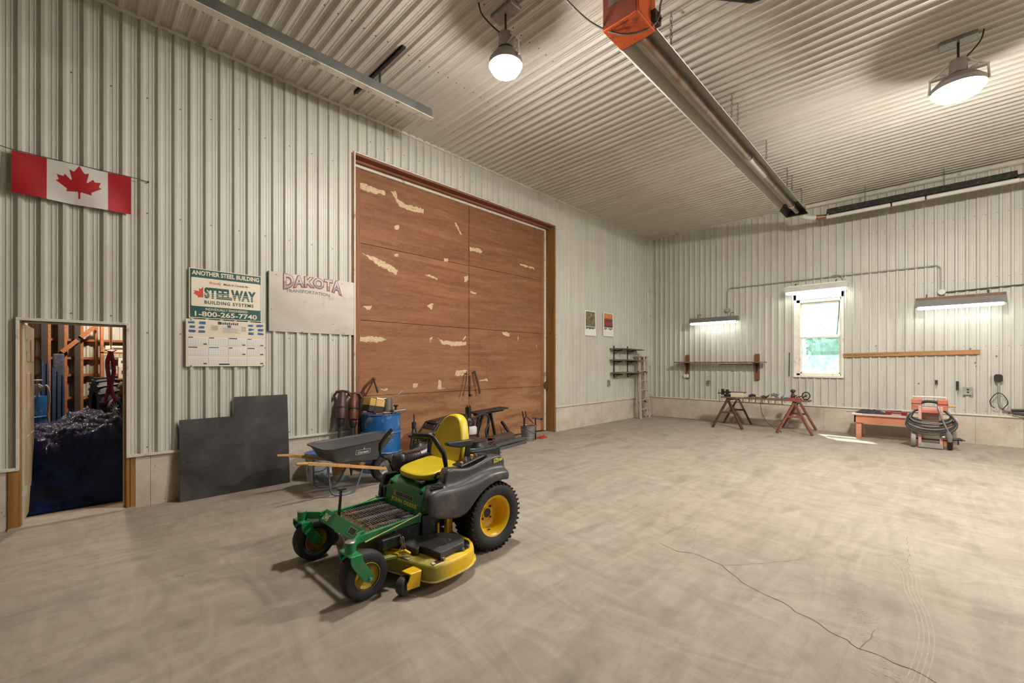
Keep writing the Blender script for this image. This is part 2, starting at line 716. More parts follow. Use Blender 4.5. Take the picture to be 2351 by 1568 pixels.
crack('crack', [(3.672, 1.741), (3.605, 1.553), (3.671, 1.432), (3.61, 1.194), (3.435, 1.001), (3.355, 0.853), (3.333, 0.718), (3.263, 0.627), (3.217, 0.496), (3.161, 0.43), (3.135, 0.354), (3.084, 0.296), (3.097, 0.213), (3.075, 0.148), (3.077, 0.072), (3.028, -0.015), (2.98, -0.12)], 0.0028, 0.008)
crack('crack', [(3.61, 1.194), (3.801, 1.021), (4.034, 0.856), (4.296, 0.663), (4.509, 0.496), (4.747, 0.277), (4.888, 0.186)], 0.0012, 0.012)
crack('crack', [(3.084, 0.296), (3.252, 0.259), (3.438, 0.228)], 0.0016, 0.008)
crack('crack', [(3.756, 1.481), (4.2, 1.63), (4.421, 1.647), (4.743, 1.511), (4.951, 1.258), (5.0, 1.129)], 0.0012, 0.012)
crack('crack', [(5.393, 0.165), (4.763, 0.134), (4.485, 0.137)], 0.0012, 0.010)

# dusty tyre tracks: rows of pale tread prints and ribbed arcs
M_DUST = plain('pale_tread_dust', (0.40, 0.345, 0.285), 0.95, 0, 0.2, 30)


def ribbon(mb, pts, w_, z=0.0012):
    P = smoothpath([(p[0], p[1], z) for p in pts], 8)
    L, Rr = [], []
    for i, p in enumerate(P):
        d = (P[min(i + 1, len(P) - 1)] - P[max(i - 1, 0)]).normalized()
        q = Vector((-d.y, d.x, 0)) * w_
        L.append(p + q)
        Rr.append(p - q)
    k = len(P)
    mb.add(L + Rr, [(i, k + i, k + i + 1, i + 1) for i in range(k - 1)])


mb = MB()
for off in (0.0, 0.022, 0.044, 0.066):
    ribbon(mb, [(4.747 + off, 0.277 - off * 0.3), (4.454 + off, 0.17 - off), (4.127, 0.137 - off), (3.814, 0.08 - off), (3.551, 0.057 - off), (3.302, 0.061 - off), (2.962, 0.091 - off)], 0.0026)
mb.build('tyre_track', M_DUST, fl, None, 0)
mb = MB()
TP = smoothpath([(4.535, 0.799, 0), (4.014, 0.619, 0), (3.767, 0.468, 0), (3.558, 0.341, 0), (3.307, 0.228, 0), (2.872, 0.183, 0)], 10)
for i, p in enumerate(TP[:-1]):
    d = (TP[i + 1] - p)
    for k in range(max(1, int(d.length / 0.016))):
        c = p + d * (k / max(1, int(d.length / 0.016)))
        dn = d.normalized()
        sd_ = Vector((-dn.y, dn.x, 0))
        for j in range(4):
            if random.random() < 0.42:
                continue
            o2 = c + sd_ * (-0.07 + 0.045 * j + random.uniform(-0.005, 0.005)) + Vector((0, 0, 0.0011))
            a1 = (sd_ + dn * (0.4 if j % 2 else -0.4)).normalized() * random.uniform(0.009, 0.018)
            b1 = dn * 0.0022
            mb.add([o2 - a1 - b1, o2 + a1 - b1, o2 + a1 + b1, o2 - a1 + b1], [(0, 1, 2, 3)])
mb.build('tread_print', M_DUST, fl, None, 0)

# concrete base under the steel
bl = MB()
SE = 0.62


def base_run(mb, a, b, fn):
    """run of poured base with narrow board seams"""
    s = a
    while s < b - 1e-3:
        e = min(b, (math.floor(s / SE + 1e-6) + 1) * SE)
        vs = []
        g = 0.004
        for q, d in ((s, 0.006), (s + g, 0.0), (e - g, 0.0), (e, 0.006)):
            vs.append((q, d))
        pts = [fn(q, d, 0.0) for q, d in vs] + [fn(q, d, BASE) for q, d in vs]
        mb.add(pts, [(i, i + 1, i + 5, i + 4) for i in range(3)])
        s = e


f_bl = lambda s, d, z: (s, LW + d, z)
f_br = lambda s, d, z: (RW + d, s, z)
base_run(bl, X0, -0.43, f_bl)
base_run(bl, 0.49, BX0 - 0.02, f_bl)
base_run(bl, BX1 + 0.0, RW, f_bl)
# returns into the openings
for x in (-0.43, 0.49, BX1, BX0 - 0.02):
    bl.add([(x, LW, 0), (x, LW + 0.3, 0), (x, LW + 0.3, BASE), (x, LW, BASE)], [(0, 1, 2, 3)])
o = bl.build('baseboard_left', M_BASE, None, None, 20)
tag(o, 'poured concrete base with form seams along the door wall', 'base wall', kind='structure')
bl = MB()
base_run(bl, Y0, LW, f_br)
o = bl.build('baseboard_right', M_BASE, None, None, 20)
tag(o, 'poured concrete base with form seams under the window wall', 'base wall', kind='structure')

# trims
t = MB()
for a, b in ((X0, -0.36), (0.415, 3.02), (7.94, RW - 0.03)):
    t.bx(a, b, LW - 0.028, LW + 0.01, BASE - 0.012, BASE + 0.018)
o = t.build('trim_1', M_TRIM, None, None, 30, 0.004)
tag(o, 'pale steel base trim between door wall siding and concrete', 'trim', kind='structure')
t = MB()
t.bx(RW - 0.028, RW + 0.01, Y0, LW - 0.03, BASE - 0.012, BASE + 0.018)
o = t.build('trim_2', M_TRIM, None, None, 30, 0.004)
tag(o, 'pale steel base trim between window wall siding and concrete', 'trim', kind='structure')
t = MB()
t.bx(X0, RW - 0.03, LW - 0.034, LW + 0.01, CZ - 0.034, CZ + 0.01)
o = t.build('trim_3', M_TRIM, None, None, 30, 0.006)
tag(o, 'pale steel corner trim where door wall meets ceiling', 'trim', kind='structure')
t = MB()
t.bx(RW - 0.03, RW + 0.01, 2.2, LW - 0.034, CZ - 0.03, CZ + 0.01)
t.bx(RW - 0.10, RW + 0.01, Y0, 2.2, CZ - 0.09, CZ + 0.01)
t.tube([(RW - 0.10, Y0, CZ - 0.05), (RW - 0.10, 2.2, CZ - 0.05)], 0.05, 14)
o = t.build('trim_4', M_TRIM, None, None, 30, 0.004)
tag(o, 'pale rounded steel trim where window wall meets ceiling', 'trim', kind='structure')
t = MB()
t.bx(RW - 0.05, RW + 0.01, LW - 0.028, LW + 0.01, 0.0, CZ - 0.03)
t.bx(RW - 0.028, RW + 0.01, LW - 0.09, LW + 0.01, BASE, CZ - 0.03)
o = t.build('trim_5', M_TRIM, None, None, 30, 0.004)
tag(o, 'tall pale steel angle in the far corner of the room', 'trim', kind='structure')
# casing of the small door
t = MB()
t.bx(DX0 - 0.025, DX0, LW - 0.03, LW + 0.012, BASE, DZ + 0.0)
t.bx(DX1, DX1 + 0.025, LW - 0.03, LW + 0.012, BASE, DZ + 0.0)
t.bx(DX0 - 0.025, DX1 + 0.025, LW - 0.03, LW + 0.012, DZ, DZ + 0.03)
o = t.build('trim_6', M_TRIM, None, None, 30, 0.003)
tag(o, 'pale steel trim round the small doorway', 'trim', kind='structure')
# edge trim of the big door
t = MB()
t.bx(BX0 - 0.022, BX0, LW - 0.03, LW + 0.012, 0.02, BZ)
t.bx(BX1, BX1 + 0.022, LW - 0.03, LW + 0.012, BASE, BZ)
t.bx(BX0 - 0.022, BX1 + 0.022, LW - 0.03, LW + 0.012, BZ, BZ + 0.022)
o = t.build('trim_7', M_TRIM, None, None, 30, 0.003)
tag(o, 'pale steel edge trim round the big wooden door', 'trim', kind='structure')

# rear and near walls, dark so they bounce less light; near one opens
w = MB()
T = 0.12
w.bx(X0 - T, X0, Y0, LW, 0, CZ)
M_DIM = plain('low_bounce_brown', (0.15, 0.12, 0.09), 0.8)
o = w.build('wall_rear', M_DIM, None, None, 0)
tag(o, 'plain brown wall behind the camera, dark to bounce less light', 'wall', kind='structure')
w = MB()
w.bx(X0, 6.5, Y0 - T, Y0, 0, CZ)
w.bx(10.0, RW + 0.1, Y0 - T, Y0, 0, CZ)
w.bx(6.5, 10.0, Y0 - T, Y0, 3.2, CZ)
o = w.build('wall_near', M_DIM, None, None, 0)
tag(o, 'plain brown near wall, dark to bounce less light, with an open overhead doorway', 'wall', kind='structure')

# roof skin over everything and backs of the walls
w = MB()
w.bx(X0 - 0.3, RW + 0.5, Y0 - 0.3, 11.0, CZ + 0.06, CZ + 0.14)
w.bx(RW + 0.06, RW + 0.12, Y0, WY0, 0, CZ + 0.06)
w.bx(RW + 0.06, RW + 0.12, WY1, 11.0, 0, CZ + 0.06)
w.bx(RW + 0.06, RW + 0.12, WY0, WY1, 0, WZ0)
w.bx(RW + 0.06, RW + 0.12, WY0, WY1, WZ1, CZ + 0.06)
o = w.build('wall_outer', plain('outer_steel', (0.45, 0.44, 0.4), 0.5), None, None, 0)
tag(o, 'outer steel skin and roof of the building', 'wall', kind='structure')

# ground outside
w = MB()
w.add([(-60, -60, -0.16), (80, -60, -0.16), (80, 60, -0.16), (-60, 60, -0.16)], [(0, 1, 2, 3)])
o = w.build('ground_outside', plain('gravel_and_grass', (0.20, 0.24, 0.12), 0.95, 0, 0.3, 3), None, None, 0)
tag(o, 'gravel and grass ground outside the window', 'ground', kind='structure')

# ================================================================== BIG DOOR


def ply_material(name, ph):
    n = N(name)
    v = n.coords((0.7, 0.7, 9.0))
    g = n.noise(1.0, 8, 0.66, v, 0.7)
    col = n.ramp(g, [(0.25, (0.140, 0.048, 0.017)), (0.48, (0.235, 0.090, 0.032)), (0.62, (0.30, 0.125, 0.048)), (0.82, (0.43, 0.215, 0.095))])
    b = n.noise(0.45, 5, 0.6)
    col = n.mix(n.ramp(b, [(0.40, 0.0), (0.70, 0.5)]), col, (0.20, 0.085, 0.05))
    mo = n.noise(7.0, 8, 0.75, n.coords((1, 1, 2.2)), 1.0)
    col = n.mix(n.ramp(mo, [(0.48, 0.0), (0.68, 0.30)]), col, (0.40, 0.19, 0.085))
    col = n.mix(n.ramp(mo, [(0.30, 0.5), (0.44, 0.0)]), col, (0.13, 0.05, 0.025))
    # paler patches, stronger towards the bottom of the door
    v3 = n.coords((0.6, 0.6, 3.0))
    wn_ = n.noise(1.3, 7, 0.7, v3, 0.3)
    sep = n.new('ShaderNodeSeparateXYZ')
    n.link(n.coords(), sep.inputs[0])
    hgt = n.ramp(n.math('DIVIDE', sep.outputs['Z'], 5.0), [(0.05, 0.75), (0.28, 0.25), (0.5, 0.0)])
    worn = n.mix(1.0, n.ramp(wn_, [(0.40, 0.0), (0.62, 1.0)]), hgt, 'MULTIPLY')
    col = n.mix(worn, col, (0.52, 0.29, 0.14))
    sc = n.noise(1.0, 6, 0.75, n.coords((60, 60, 14), (0, 0.5, 0)))
    gate = n.ramp(n.noise(1.1, 3), [(0.5, 0.0), (0.62, 0.8)])
    col = n.mix(n.mix(1.0, n.ramp(sc, [(0.62, 0.0), (0.67, 0.8)]), gate, 'MULTIPLY'), col, (0.62, 0.42, 0.26))
    n.set(col, 0.7)
    n.bump(g, 0.25, 0.004)
    return n.m


M_PLY = ply_material('weathered_plywood', 0)


def lumber(name, c, axis=2, dark=0.5):
    n = N(name)
    s = [14.0, 14.0, 14.0]
    s[axis] = 0.8
    g = n.noise(1.0, 7, 0.65, n.coords(tuple(s)), 0.8)
    col = n.ramp(g, [(0.25, tuple(x * dark for x in c)), (0.55, c), (0.8, tuple(min(1, x * 1.35) for x in c))])
    kn = n.new('ShaderNodeTexVoronoi')
    kn.inputs['Scale'].default_value = 1.6
    n.link(n.coords(), kn.inputs['Vector'])
    col = n.mix(n.ramp(kn.outputs['Distance'], [(0.03, 0.8), (0.06, 0.0)]), col, tuple(x * 0.2 for x in c))
    n.set(col, 0.7)
    n.bump(g, 0.2, 0.003)
    MATS[name] = n.m
    return n.m


M_JAMB = lumber('red_brown_jamb_board', (0.30, 0.115, 0.05), 2)
M_HEAD = lumber('red_brown_header_board', (0.27, 0.10, 0.06), 0)
M_OCHRE = lumber('ochre_jamb_board', (0.32, 0.17, 0.045), 2)

dr = empty('door_1', (5.48, 6.62, 0), 'huge double door of weathered brown plywood in the left wall', 'door', kind='structure')
LY = 6.60
XS0, XM, XS1 = 3.05, 5.53, 7.83
for (a, b, rows) in ((3.06, XM - 0.006, (0.03, 1.07, 2.305, 3.55, 4.75)), (XM + 0.006, XS1, (0.03, 1.07, 2.31, 3.56, 4.75))):
    mb = MB()
    for z0, z1 in zip(rows, rows[1:]):
        mb.bx(a, b, LY, LY + 0.04, z0 + 0.003, z1 - 0.003)
    mb.bx(a + 0.01, b - 0.01, LY + 0.02, LY + 0.06, 0.03, 4.75)
    leaf = mb.build('leaf', M_PLY, dr, None, 30, 0.003, 1)
    if a < 4:
        left_leaf = leaf
    else:
        right_leaf = leaf
mb = MB()
mb.bx(3.06, 3.235, LY - 0.03, LY, 0.03, 4.74)
mb.build('stile', M_JAMB, left_leaf, None, 0, 0.004)
mb = MB()
mb.bx(XS1 - 0.10, XS1, LY - 0.004, LY, 0.03, 4.74)
mb.build('stile', M_JAMB, right_leaf, None, 0, 0)

M_SCUFF = N('flaked_cream_paint')
_f = M_SCUFF.noise(30, 6, 0.75)
M_SCUFF.set(M_SCUFF.ramp(_f, [(0.34, (0.36, 0.17, 0.07)), (0.43, (0.58, 0.41, 0.24)), (0.7, (0.72, 0.57, 0.37))]), 0.8)
M_SCUFF = M_SCUFF.m


def scuff(parent, polys):
    mb = MB()
    for poly in polys:
        P = [Vector((p[0], p[1])) for p in poly]
        out = []
        for a, b in zip(P, P[1:] + P[:1]):
            k = max(2, int((b - a).length / 0.035))
            d = (b - a)
            nn = Vector((-d.y, d.x)).normalized() if d.length else Vector((0, 0))
            for i in range(k):
                out.append(a.lerp(b, i / k) + nn * random.uniform(-0.014, 0.014))
        n = len(out)
        cx = sum((p.x for p in out)) / n
        cz = sum((p.y for p in out)) / n
        mb.prism([(p.x, p.y) for p in out], lambda a, b, c: (a, LY - c, b), 0.0, 0.0015)
    return mb.build('paint_scuff', M_SCUFF, parent, None, 0)


scuff(left_leaf, [[(3.245, 4.529), (3.699, 4.505), (3.691, 4.451), (3.424, 4.412), (3.245, 4.43)],
                  [(3.797, 4.533), (3.889, 4.574), (3.922, 4.456), (4.076, 4.399), (4.464, 4.407), (4.455, 4.326), (4.164, 4.299), (3.948, 4.335)],
                  [(3.273, 3.396), (3.579, 3.35), (3.931, 3.217), (3.905, 3.138), (3.579, 3.229)],
                  [(3.245, 2.042), (3.6, 2.047), (3.723, 2.015), (3.579, 1.963), (3.245, 1.958)],
                  [(4.752, 2.087), (4.9, 2.03), (5.476, 2.032), (5.454, 1.962), (5.129, 1.936), (4.87, 1.974)],
                  [(5.21, 1.473), (5.487, 1.47), (5.487, 1.358), (5.171, 1.364)],
                  [(5.398, 3.308), (5.51, 3.359), (5.516, 3.274), (5.41, 3.207)],
                  [(4.79, 1.291), (4.84, 1.288), (4.86, 1.15), (4.96, 1.13), (4.772, 1.128)],
                  [(3.283, 2.52), (3.45, 2.562), (3.41, 2.478)], [(4.53, 2.674), (4.674, 2.712), (4.626, 2.587)],
                  [(3.863, 3.954), (3.945, 4.005), (3.953, 3.926), (3.889, 3.907)], [(3.873, 3.483), (3.946, 3.495), (3.946, 3.447), (3.873, 3.441)],
                  [(4.912, 3.605), (5.015, 3.61), (4.994, 3.534), (4.902, 3.53)], [(4.24, 1.24), (4.34, 1.25), (4.32, 1.174), (4.238, 1.172)],
                  [(3.6, 1.17), (3.74, 1.179), (3.679, 1.13)], [(4.5, 3.24), (4.78, 3.19), (4.76, 3.16), (4.52, 3.20)],
                  [(5.15, 4.33), (5.2, 4.33), (5.36, 4.13), (5.31, 4.13)], [(5.37, 2.10), (5.43, 2.15), (5.45, 2.10), (5.38, 2.06)],
                  [(4.58, 2.07), (4.66, 2.10), (4.61, 2.02), (4.60, 1.98)]])
scuff(right_leaf, [[(5.544, 3.929), (5.8, 3.943), (5.892, 3.90), (5.85, 3.86), (5.544, 3.86)],
                   [(7.0, 3.842), (7.478, 3.826), (7.507, 3.791), (7.029, 3.798)], [(6.45, 2.29), (6.68, 2.27), (6.68, 2.2), (6.48, 2.22)],
                   [(5.8, 1.27), (6.0, 1.29), (6.05, 1.24), (5.8, 1.25)], [(5.56, 3.05), (5.72, 3.04), (5.7, 3.01), (5.57, 3.02)],
                   [(6.93, 2.2), (6.97, 2.22), (6.96, 2.1)], [(7.55, 2.03), (7.58, 2.05), (7.58, 1.95)]])
# white head strip, hinge plate, handles
mb = MB()
mb.bx(3.05, XS1 + 0.0, LY - 0.05, LY + 0.02, 4.735, 4.80)
mb.build('head_strip', M_TRIM, dr, None, 30, 0.006)
mb = MB()
mb.bx(XS1, XS1 + 0.055, LY - 0.03, LY + 0.05, 0.02, 4.8)
mb.tube([(XS1 + 0.028, LY - 0.03, 0.02), (XS1 + 0.028, LY - 0.03, 4.8)], 0.016, 8)
mb.build('edge_strip', M_TRIM, dr, None, 30, 0.004)
M_RUST = plain('dark_rusty_steel', (0.11, 0.07, 0.05), 0.6, 0.5, 0.35, 18, 0.3, dirt=(0.2, 0.08, 0.035), dirt_amt=0.35)
M_GALV = plain('dull_galvanized_steel', (0.36, 0.36, 0.35), 0.42, 0.8, 0.2, 12, 0.1, dirt=(0.2, 0.16, 0.12), dirt_amt=0.2)
M_BLACKM = plain('black_iron', (0.035, 0.033, 0.032), 0.5, 0.3, 0.3, 12, 0.2)
mb = MB()
mb.bx(XS1 - 0.03, BX1 - 0.0, LY - 0.05, LY - 0.035, 1.02, 1.16)
mb.cyl((XS1 + 0.03, LY - 0.05, 1.0), (XS1 + 0.03, LY - 0.05, 1.18), 0.02, None, 10)
for zz in (1.05, 1.09, 1.13):
    mb.ball((XS1 + 0.065, LY - 0.052, zz), 0.012, 8)
mb.build('strap_hinge', M_RUST, dr, None, 40, 0.004)
mb = MB()
# latch: two levers and a cross rod on the meeting edges
mb.tube([(5.42, LY - 0.06, 1.45), (5.40, LY - 0.075, 1.3), (5.33, LY - 0.09, 1.05), (5.30, LY - 0.09, 0.98)], [0.012, 0.012, 0.013, 0.018], 8)
mb.tube([(5.42, LY - 0.0, 1.40), (5.42, LY - 0.07, 1.40)], 0.014, 8)
mb.tube([(5.62, LY - 0.06, 1.46), (5.66, LY - 0.08, 1.33), (5.72, LY - 0.09, 1.12), (5.74, LY - 0.09, 1.0)], [0.02, 0.024, 0.022, 0.026], 8)
mb.tube([(5.62, LY, 1.42), (5.62, LY - 0.07, 1.42)], 0.014, 8)
mb.tube([(5.36, LY - 0.085, 1.16), (5.69, LY - 0.085, 1.16)], 0.008, 6)
mb.bx(5.52, 5.55, LY - 0.03, LY, 0.96, 1.36)
mb.bx(5.52, 5.60, LY - 0.03, LY, 0.96, 0.99)
mb.build('latch', M_RUST, dr, None, 40)
# reveal of the opening
t = MB()
t.bx(BX0 - 0.05, BX0, LW + 0.01, LY + 0.1, 0, BZ)
o = t.build('trim_8', M_JAMB, None, None, 0)
tag(o, 'red brown wooden jamb on the left side of the big door', 'door jamb', kind='structure')
t = MB()
t.bx(BX1 - 0.015, BX1 + 0.03, LW + 0.0, LY + 0.1, 0, BZ + 0.03)
t.bx(BX1 - 0.03, BX1 - 0.0, LW - 0.012, LW + 0.03, 0, BZ, 0)
o = t.build('trim_9', M_OCHRE, None, None, 0)
tag(o, 'ochre wooden jamb on the right side of the big door', 'door jamb', kind='structure')
t = MB()
t.bx(BX0, BX1, LW + 0.0, LY + 0.1, BZ - 0.02, BZ + 0.04)
t.bx(BX0, BX1, LY - 0.12, LY + 0.1, BZ - 0.055, BZ - 0.02)
o = t.build('trim_10', M_HEAD, None, None, 0)
tag(o, 'red brown wooden header over the big door', 'door header', kind='structure')
t = MB()
t.bx(BX0 - 0.1, BX1 + 0.1, LY + 0.09, LY + 0.13, 0, 4.95)
o = t.build('wall_behind_door', M_JAMB, None, None, 0)
tag(o, 'dark boards closing the wall behind the big door', 'wall', kind='structure')

# ================================================================== WINDOW
wd = empty('window_1', (RW, 1.965, WZ0), 'single tall window with tilted upper sash in the end wall', 'window', kind='structure')
M_WHITE = plain('white_window_paint', (0.78, 0.76, 0.70), 0.45, 0, 0.08, 8, dirt=(0.4, 0.3, 0.2), dirt_amt=0.05)
M_PEEL = plain('peeling_window_paint', (0.74, 0.68, 0.58), 0.6, 0, 0.1, 8, dirt=(0.50, 0.33, 0.22), dirt_amt=0.12, dscale=12)
mb = MB()
mb.bx(RW - 0.03, RW + 0.01, WY1 - 0.0, WY1 + 0.06, WZ0 - 0.04, WZ1 + 0.13)
mb.bx(RW - 0.03, RW + 0.01, WY0 - 0.05, WY0, WZ0 - 0.04, WZ1 + 0.13)
mb.bx(RW - 0.03, RW + 0.01, WY0 - 0.05, WY1 + 0.06, WZ1, WZ1 + 0.13)
mb.bx(RW - 0.05, RW + 0.01, WY0 - 0.05, WY1 + 0.06, WZ0 - 0.05, WZ0)
mb.build('casing', M_WHITE, wd, None, 0, 0.004)
mb = MB()
mb.bx(RW - 0.01, RW + 0.12, WY1 - 0.075, WY1, WZ0, WZ1)
mb.bx(RW - 0.01, RW + 0.12, WY0, WY0 + 0.02, WZ0, WZ1)
mb.bx(RW - 0.01, RW + 0.12, WY0, WY1, WZ1 - 0.07, WZ1)
mb.bx(RW - 0.01, RW + 0.12, WY0, WY1, WZ0, WZ0 + 0.045)
mb.build('window_frame', M_PEEL, wd, None, 0, 0.003)


def glass_material(name, c1, c2, opac):
    n = N(name)
    out = n.t.nodes['Material Output']
    f = n.noise(6.0, 6, 0.7)
    tr = n.new('ShaderNodeBsdfTransparent')
    df = n.new('ShaderNodeBsdfTranslucent')
    gl = n.new('ShaderNodeBsdfGlossy')
    gl.inputs['Roughness'].default_value = 0.15
    n.link(n.ramp(f, [(0.3, c1), (0.7, c2)]), df.inputs['Color'])
    tr.inputs['Color'].default_value = (0.84, 0.95, 0.95, 1)
    m1 = n.new('ShaderNodeMixShader')
    n.link(n.ramp(f, [(0.3, opac * 0.6), (0.75, min(1, opac * 1.4))]), m1.inputs[0])
    n.link(tr.outputs[0], m1.inputs[1])
    n.link(df.outputs[0], m1.inputs[2])
    m2 = n.new('ShaderNodeMixShader')
    m2.inputs[0].default_value = 0.05
    n.link(m1.outputs[0], m2.inputs[1])
    n.link(gl.outputs[0], m2.inputs[2])
    n.link(m2.outputs[0], out.inputs['Surface'])
    return n.m


M_GLASS = glass_material('dusty_window_glass', (0.20, 0.36, 0.37), (0.55, 0.64, 0.64), 0.36)
ZM = 2.24
mb = MB()      # lower sash
mb.bx(RW + 0.04, RW + 0.075, WY0 + 0.02, WY1 - 0.075, ZM - 0.02, ZM + 0.02)
mb.bx(RW + 0.04, RW + 0.075, WY0 + 0.02, WY0 + 0.05, WZ0 + 0.045, ZM)
mb.bx(RW + 0.04, RW + 0.075, WY1 - 0.105, WY1 - 0.075, WZ0 + 0.045, ZM)
mb.bx(RW + 0.04, RW + 0.075, WY0 + 0.02, WY1 - 0.075, WZ0 + 0.045, WZ0 + 0.08)
lower = mb.build('sash', M_WHITE, wd, None, 0, 0.003)
mb = MB()
mb.bx(RW + 0.054, RW + 0.06, WY0 + 0.05, WY1 - 0.105, WZ0 + 0.08, ZM - 0.02)
mb.build('pane', M_GLASS, lower, None, 0)
mb = MB()      # upper sash, hinged at the top edge, tilted outwards
R = Matrix.Rotation(math.radians(-14), 3, 'Y')
top = Vector((RW + 0.05, 0, WZ1 - 0.08))


def tilt(y, s, d):
    q = R @ Vector((d, 0, -s))
    return (top.x + q.x, y, top.z + q.z)


def tb(mb, y0, y1, s0, s1, d0, d1):
    vs = [tilt(y, s, d) for y in (y0, y1) for s in (s0, s1) for d in (d0, d1)]
    mb.add(vs, [(0, 1, 3, 2), (4, 6, 7, 5), (0, 4, 5, 1), (2, 3, 7, 6), (0, 2, 6, 4), (1, 5, 7, 3)])


ya, yb, SL = WY0 + 0.035, WY1 - 0.08, 0.86
tb(mb, ya, yb, 0, 0.035, 0, 0.03)
tb(mb, ya, yb, SL - 0.035, SL, 0, 0.03)
tb(mb, ya, ya + 0.03, 0, SL, 0, 0.03)
tb(mb, yb - 0.03, yb, 0, SL, 0, 0.03)
upper = mb.build('sash', M_WHITE, wd, None, 0, 0.002)
mb = MB()
tb(mb, ya + 0.03, yb - 0.03, 0.035, SL - 0.035, 0.012, 0.018)
mb.build('pane', M_GLASS, upper, None, 0)
mb = MB()
mb.tube([(RW + 0.01, WY0 + 0.03, WZ1 - 0.09), (RW + 0.02, WY0 + 0.085, ZM + 0.05)], 0.008, 6)
mb.build('stay_rod', M_BLACKM, wd, None, 40)

# greenery outside
random.seed(3)
M_LEAF = plain('pale_foliage', (0.17, 0.28, 0.20), 0.7, 0, 0.5, 5)
for i, (hx, hy, hr, hh) in enumerate(((17.6, 5.2, 1.5, 2.3), (18.6, 1.9, 1.7, 2.8))):
    mb = MB()
    for k in range(420):
        t1, t2 = random.uniform(0, 2 * PI), random.uniform(0.0, PI * 0.62)
        rr = hr * random.uniform(0.75, 1.05)
        c = Vector((hx + rr * math.sin(t2) * math.cos(t1), hy + rr * math.sin(t2) * math.sin(t1), 0.3 + hh * (0.35 + 0.75 * math.cos(t2)) * random.uniform(0.8, 1.05)))
        e = Euler((random.uniform(0, 6), random.uniform(0, 6), random.uniform(0, 6))).to_matrix()
        s = random.uniform(0.09, 0.2)
        mb.add([c + e @ Vector(q) for q in ((-s, 0, 0), (0, -s * 0.5, 0.02), (s, 0, 0), (0, s * 0.5, 0.02))], [(0, 1, 2, 3)])
    mb.ball((hx, hy, hh * 0.45), (hr * 0.8, hr * 0.8, hh * 0.62), 20)
    o = mb.build('shrub', M_LEAF, None, (hx, hy, 0), 0)
    tag(o, ['shorter pale green shrub outside the window', 'taller pale green shrub straight outside the window'][i], 'shrub', 'shrubs outside the window')

# ================================================================== THINGS ON THE LEFT WALL
FACE = LW - 0.019     # front of the ribs

# ---- flag
M_RED = plain('red_nylon', (0.40, 0.010, 0.014), 0.5, 0, 0.12, 5)
M_WNYL = plain('white_nylon', (0.64, 0.60, 0.57), 0.55, 0, 0.05, 5)
leafh = [(0, 1.0), (0.13, 0.75), (0.165, 0.735), (0.27, 0.785), (0.20, 0.43), (0.225, 0.40), (0.385, 0.585), (0.42, 0.50), (0.445, 0.49),
         (0.60, 0.525), (0.548, 0.355), (0.56, 0.325), (0.625, 0.29), (0.335, 0.055), (0.325, 0.03), (0.355, -0.055), (0.035, 0.0), (0.022, -0.27)]
LEAF = leafh + [(-a, b) for a, b in leafh[::-1][:-1]]


def inside(p, poly):
    x, y = p
    c = False
    n = len(poly)
    j = n - 1
    for i in range(n):
        xi, yi = poly[i]
        xj, yj = poly[j]
        if (yi > y) != (yj > y) and x < (xj - xi) * (y - yi) / (yj - yi) + xi:
            c = not c
        j = i
    return c


fx0, fx1, fz0, fz1 = -0.402, 0.453, 3.235, 3.64


def flagp(s, t):
    x = fx0 + (fx1 - fx0) * s
    z = fz0 + (fz1 - fz0) * t - 0.006 * math.sin(3.2 * s) * (1 - t)
    y = FACE - 0.03 - 0.012 * math.sin(s * 11 + 2.5 * t) * (1 - 0.6 * t) - 0.010 * math.sin(s * 5 - 3 * t) * (1 - t) - 0.02 * (1 - t) * abs(2 * s - 1)
    return (x, y, z)


mb = MB()
NU, NV = 342, 162
for j in range(NV + 1):
    for i in range(NU + 1):
        mb.v.append(flagp(i / NU, j / NV))
ar = (fx1 - fx0) / (fz1 - fz0)
for j in range(NV):
    for i in range(NU):
        s, t_ = (i + 0.5) / NU, (j + 0.5) / NV
        red = s < 0.265 or s > 0.785
        if not red:
            a = (s - 0.532) * (fx1 - fx0)
            b = (t_ - 0.33) * (fz1 - fz0)
            red = inside((a / 0.268, b / 0.268), LEAF)
        mb.f.append((j * (NU + 1) + i, j * (NU + 1) + i + 1, (j + 1) * (NU + 1) + i + 1, (j + 1) * (NU + 1) + i))
        mb.mi.append(1 if red else 0)
fg = empty('flag', (0.03, FACE - 0.03, 3.24), 'red and white flag with maple leaf on a cord above the small doorway', 'flag')
mb.build('flag_cloth', [M_WNYL, M_RED], fg, None, 60)
mb = MB()
mb.tube([(-0.75, FACE, 3.70), (fx0, FACE - 0.035, fz1 + 0.005), (0.03, FACE - 0.032, fz1 + 0.002), (fx1, FACE - 0.035, fz1 + 0.004), (0.60, FACE, 3.645)], 0.004, 6)
mb.cyl((0.60, LW, 3.645), (0.60, FACE - 0.02, 3.645), 0.008, None, 8)
mb.build('cord', plain('dark_cord', (0.09, 0.07, 0.06), 0.8), fg, None, 40)

# ---- building sign
M_GREEN = plain('sign_green', (0.018, 0.085, 0.075), 0.4, 0, 0.08, 3)
M_CREAM = plain('sign_cream', (0.78, 0.69, 0.54), 0.5, 0, 0.05, 3)
M_SRED = plain('sign_red', (0.62, 0.06, 0.025), 0.5)
M_INK = plain('dark_print', (0.03, 0.06, 0.06), 0.6)
sx0, sx1, sz0, sz1 = 0.972, 1.741, 2.150, 2.745
SY = FACE - 0.004
sg = empty('sign', ((sx0 + sx1) / 2, SY, sz0), 'green and cream steel building sign with phone number', 'sign')
mb = MB()
mb.bx(sx0, sx1, SY, SY + 0.004, sz0, sz1)
mb.build('panel', M_CREAM, sg, None, 0)
mb = MB()
e = 0.008


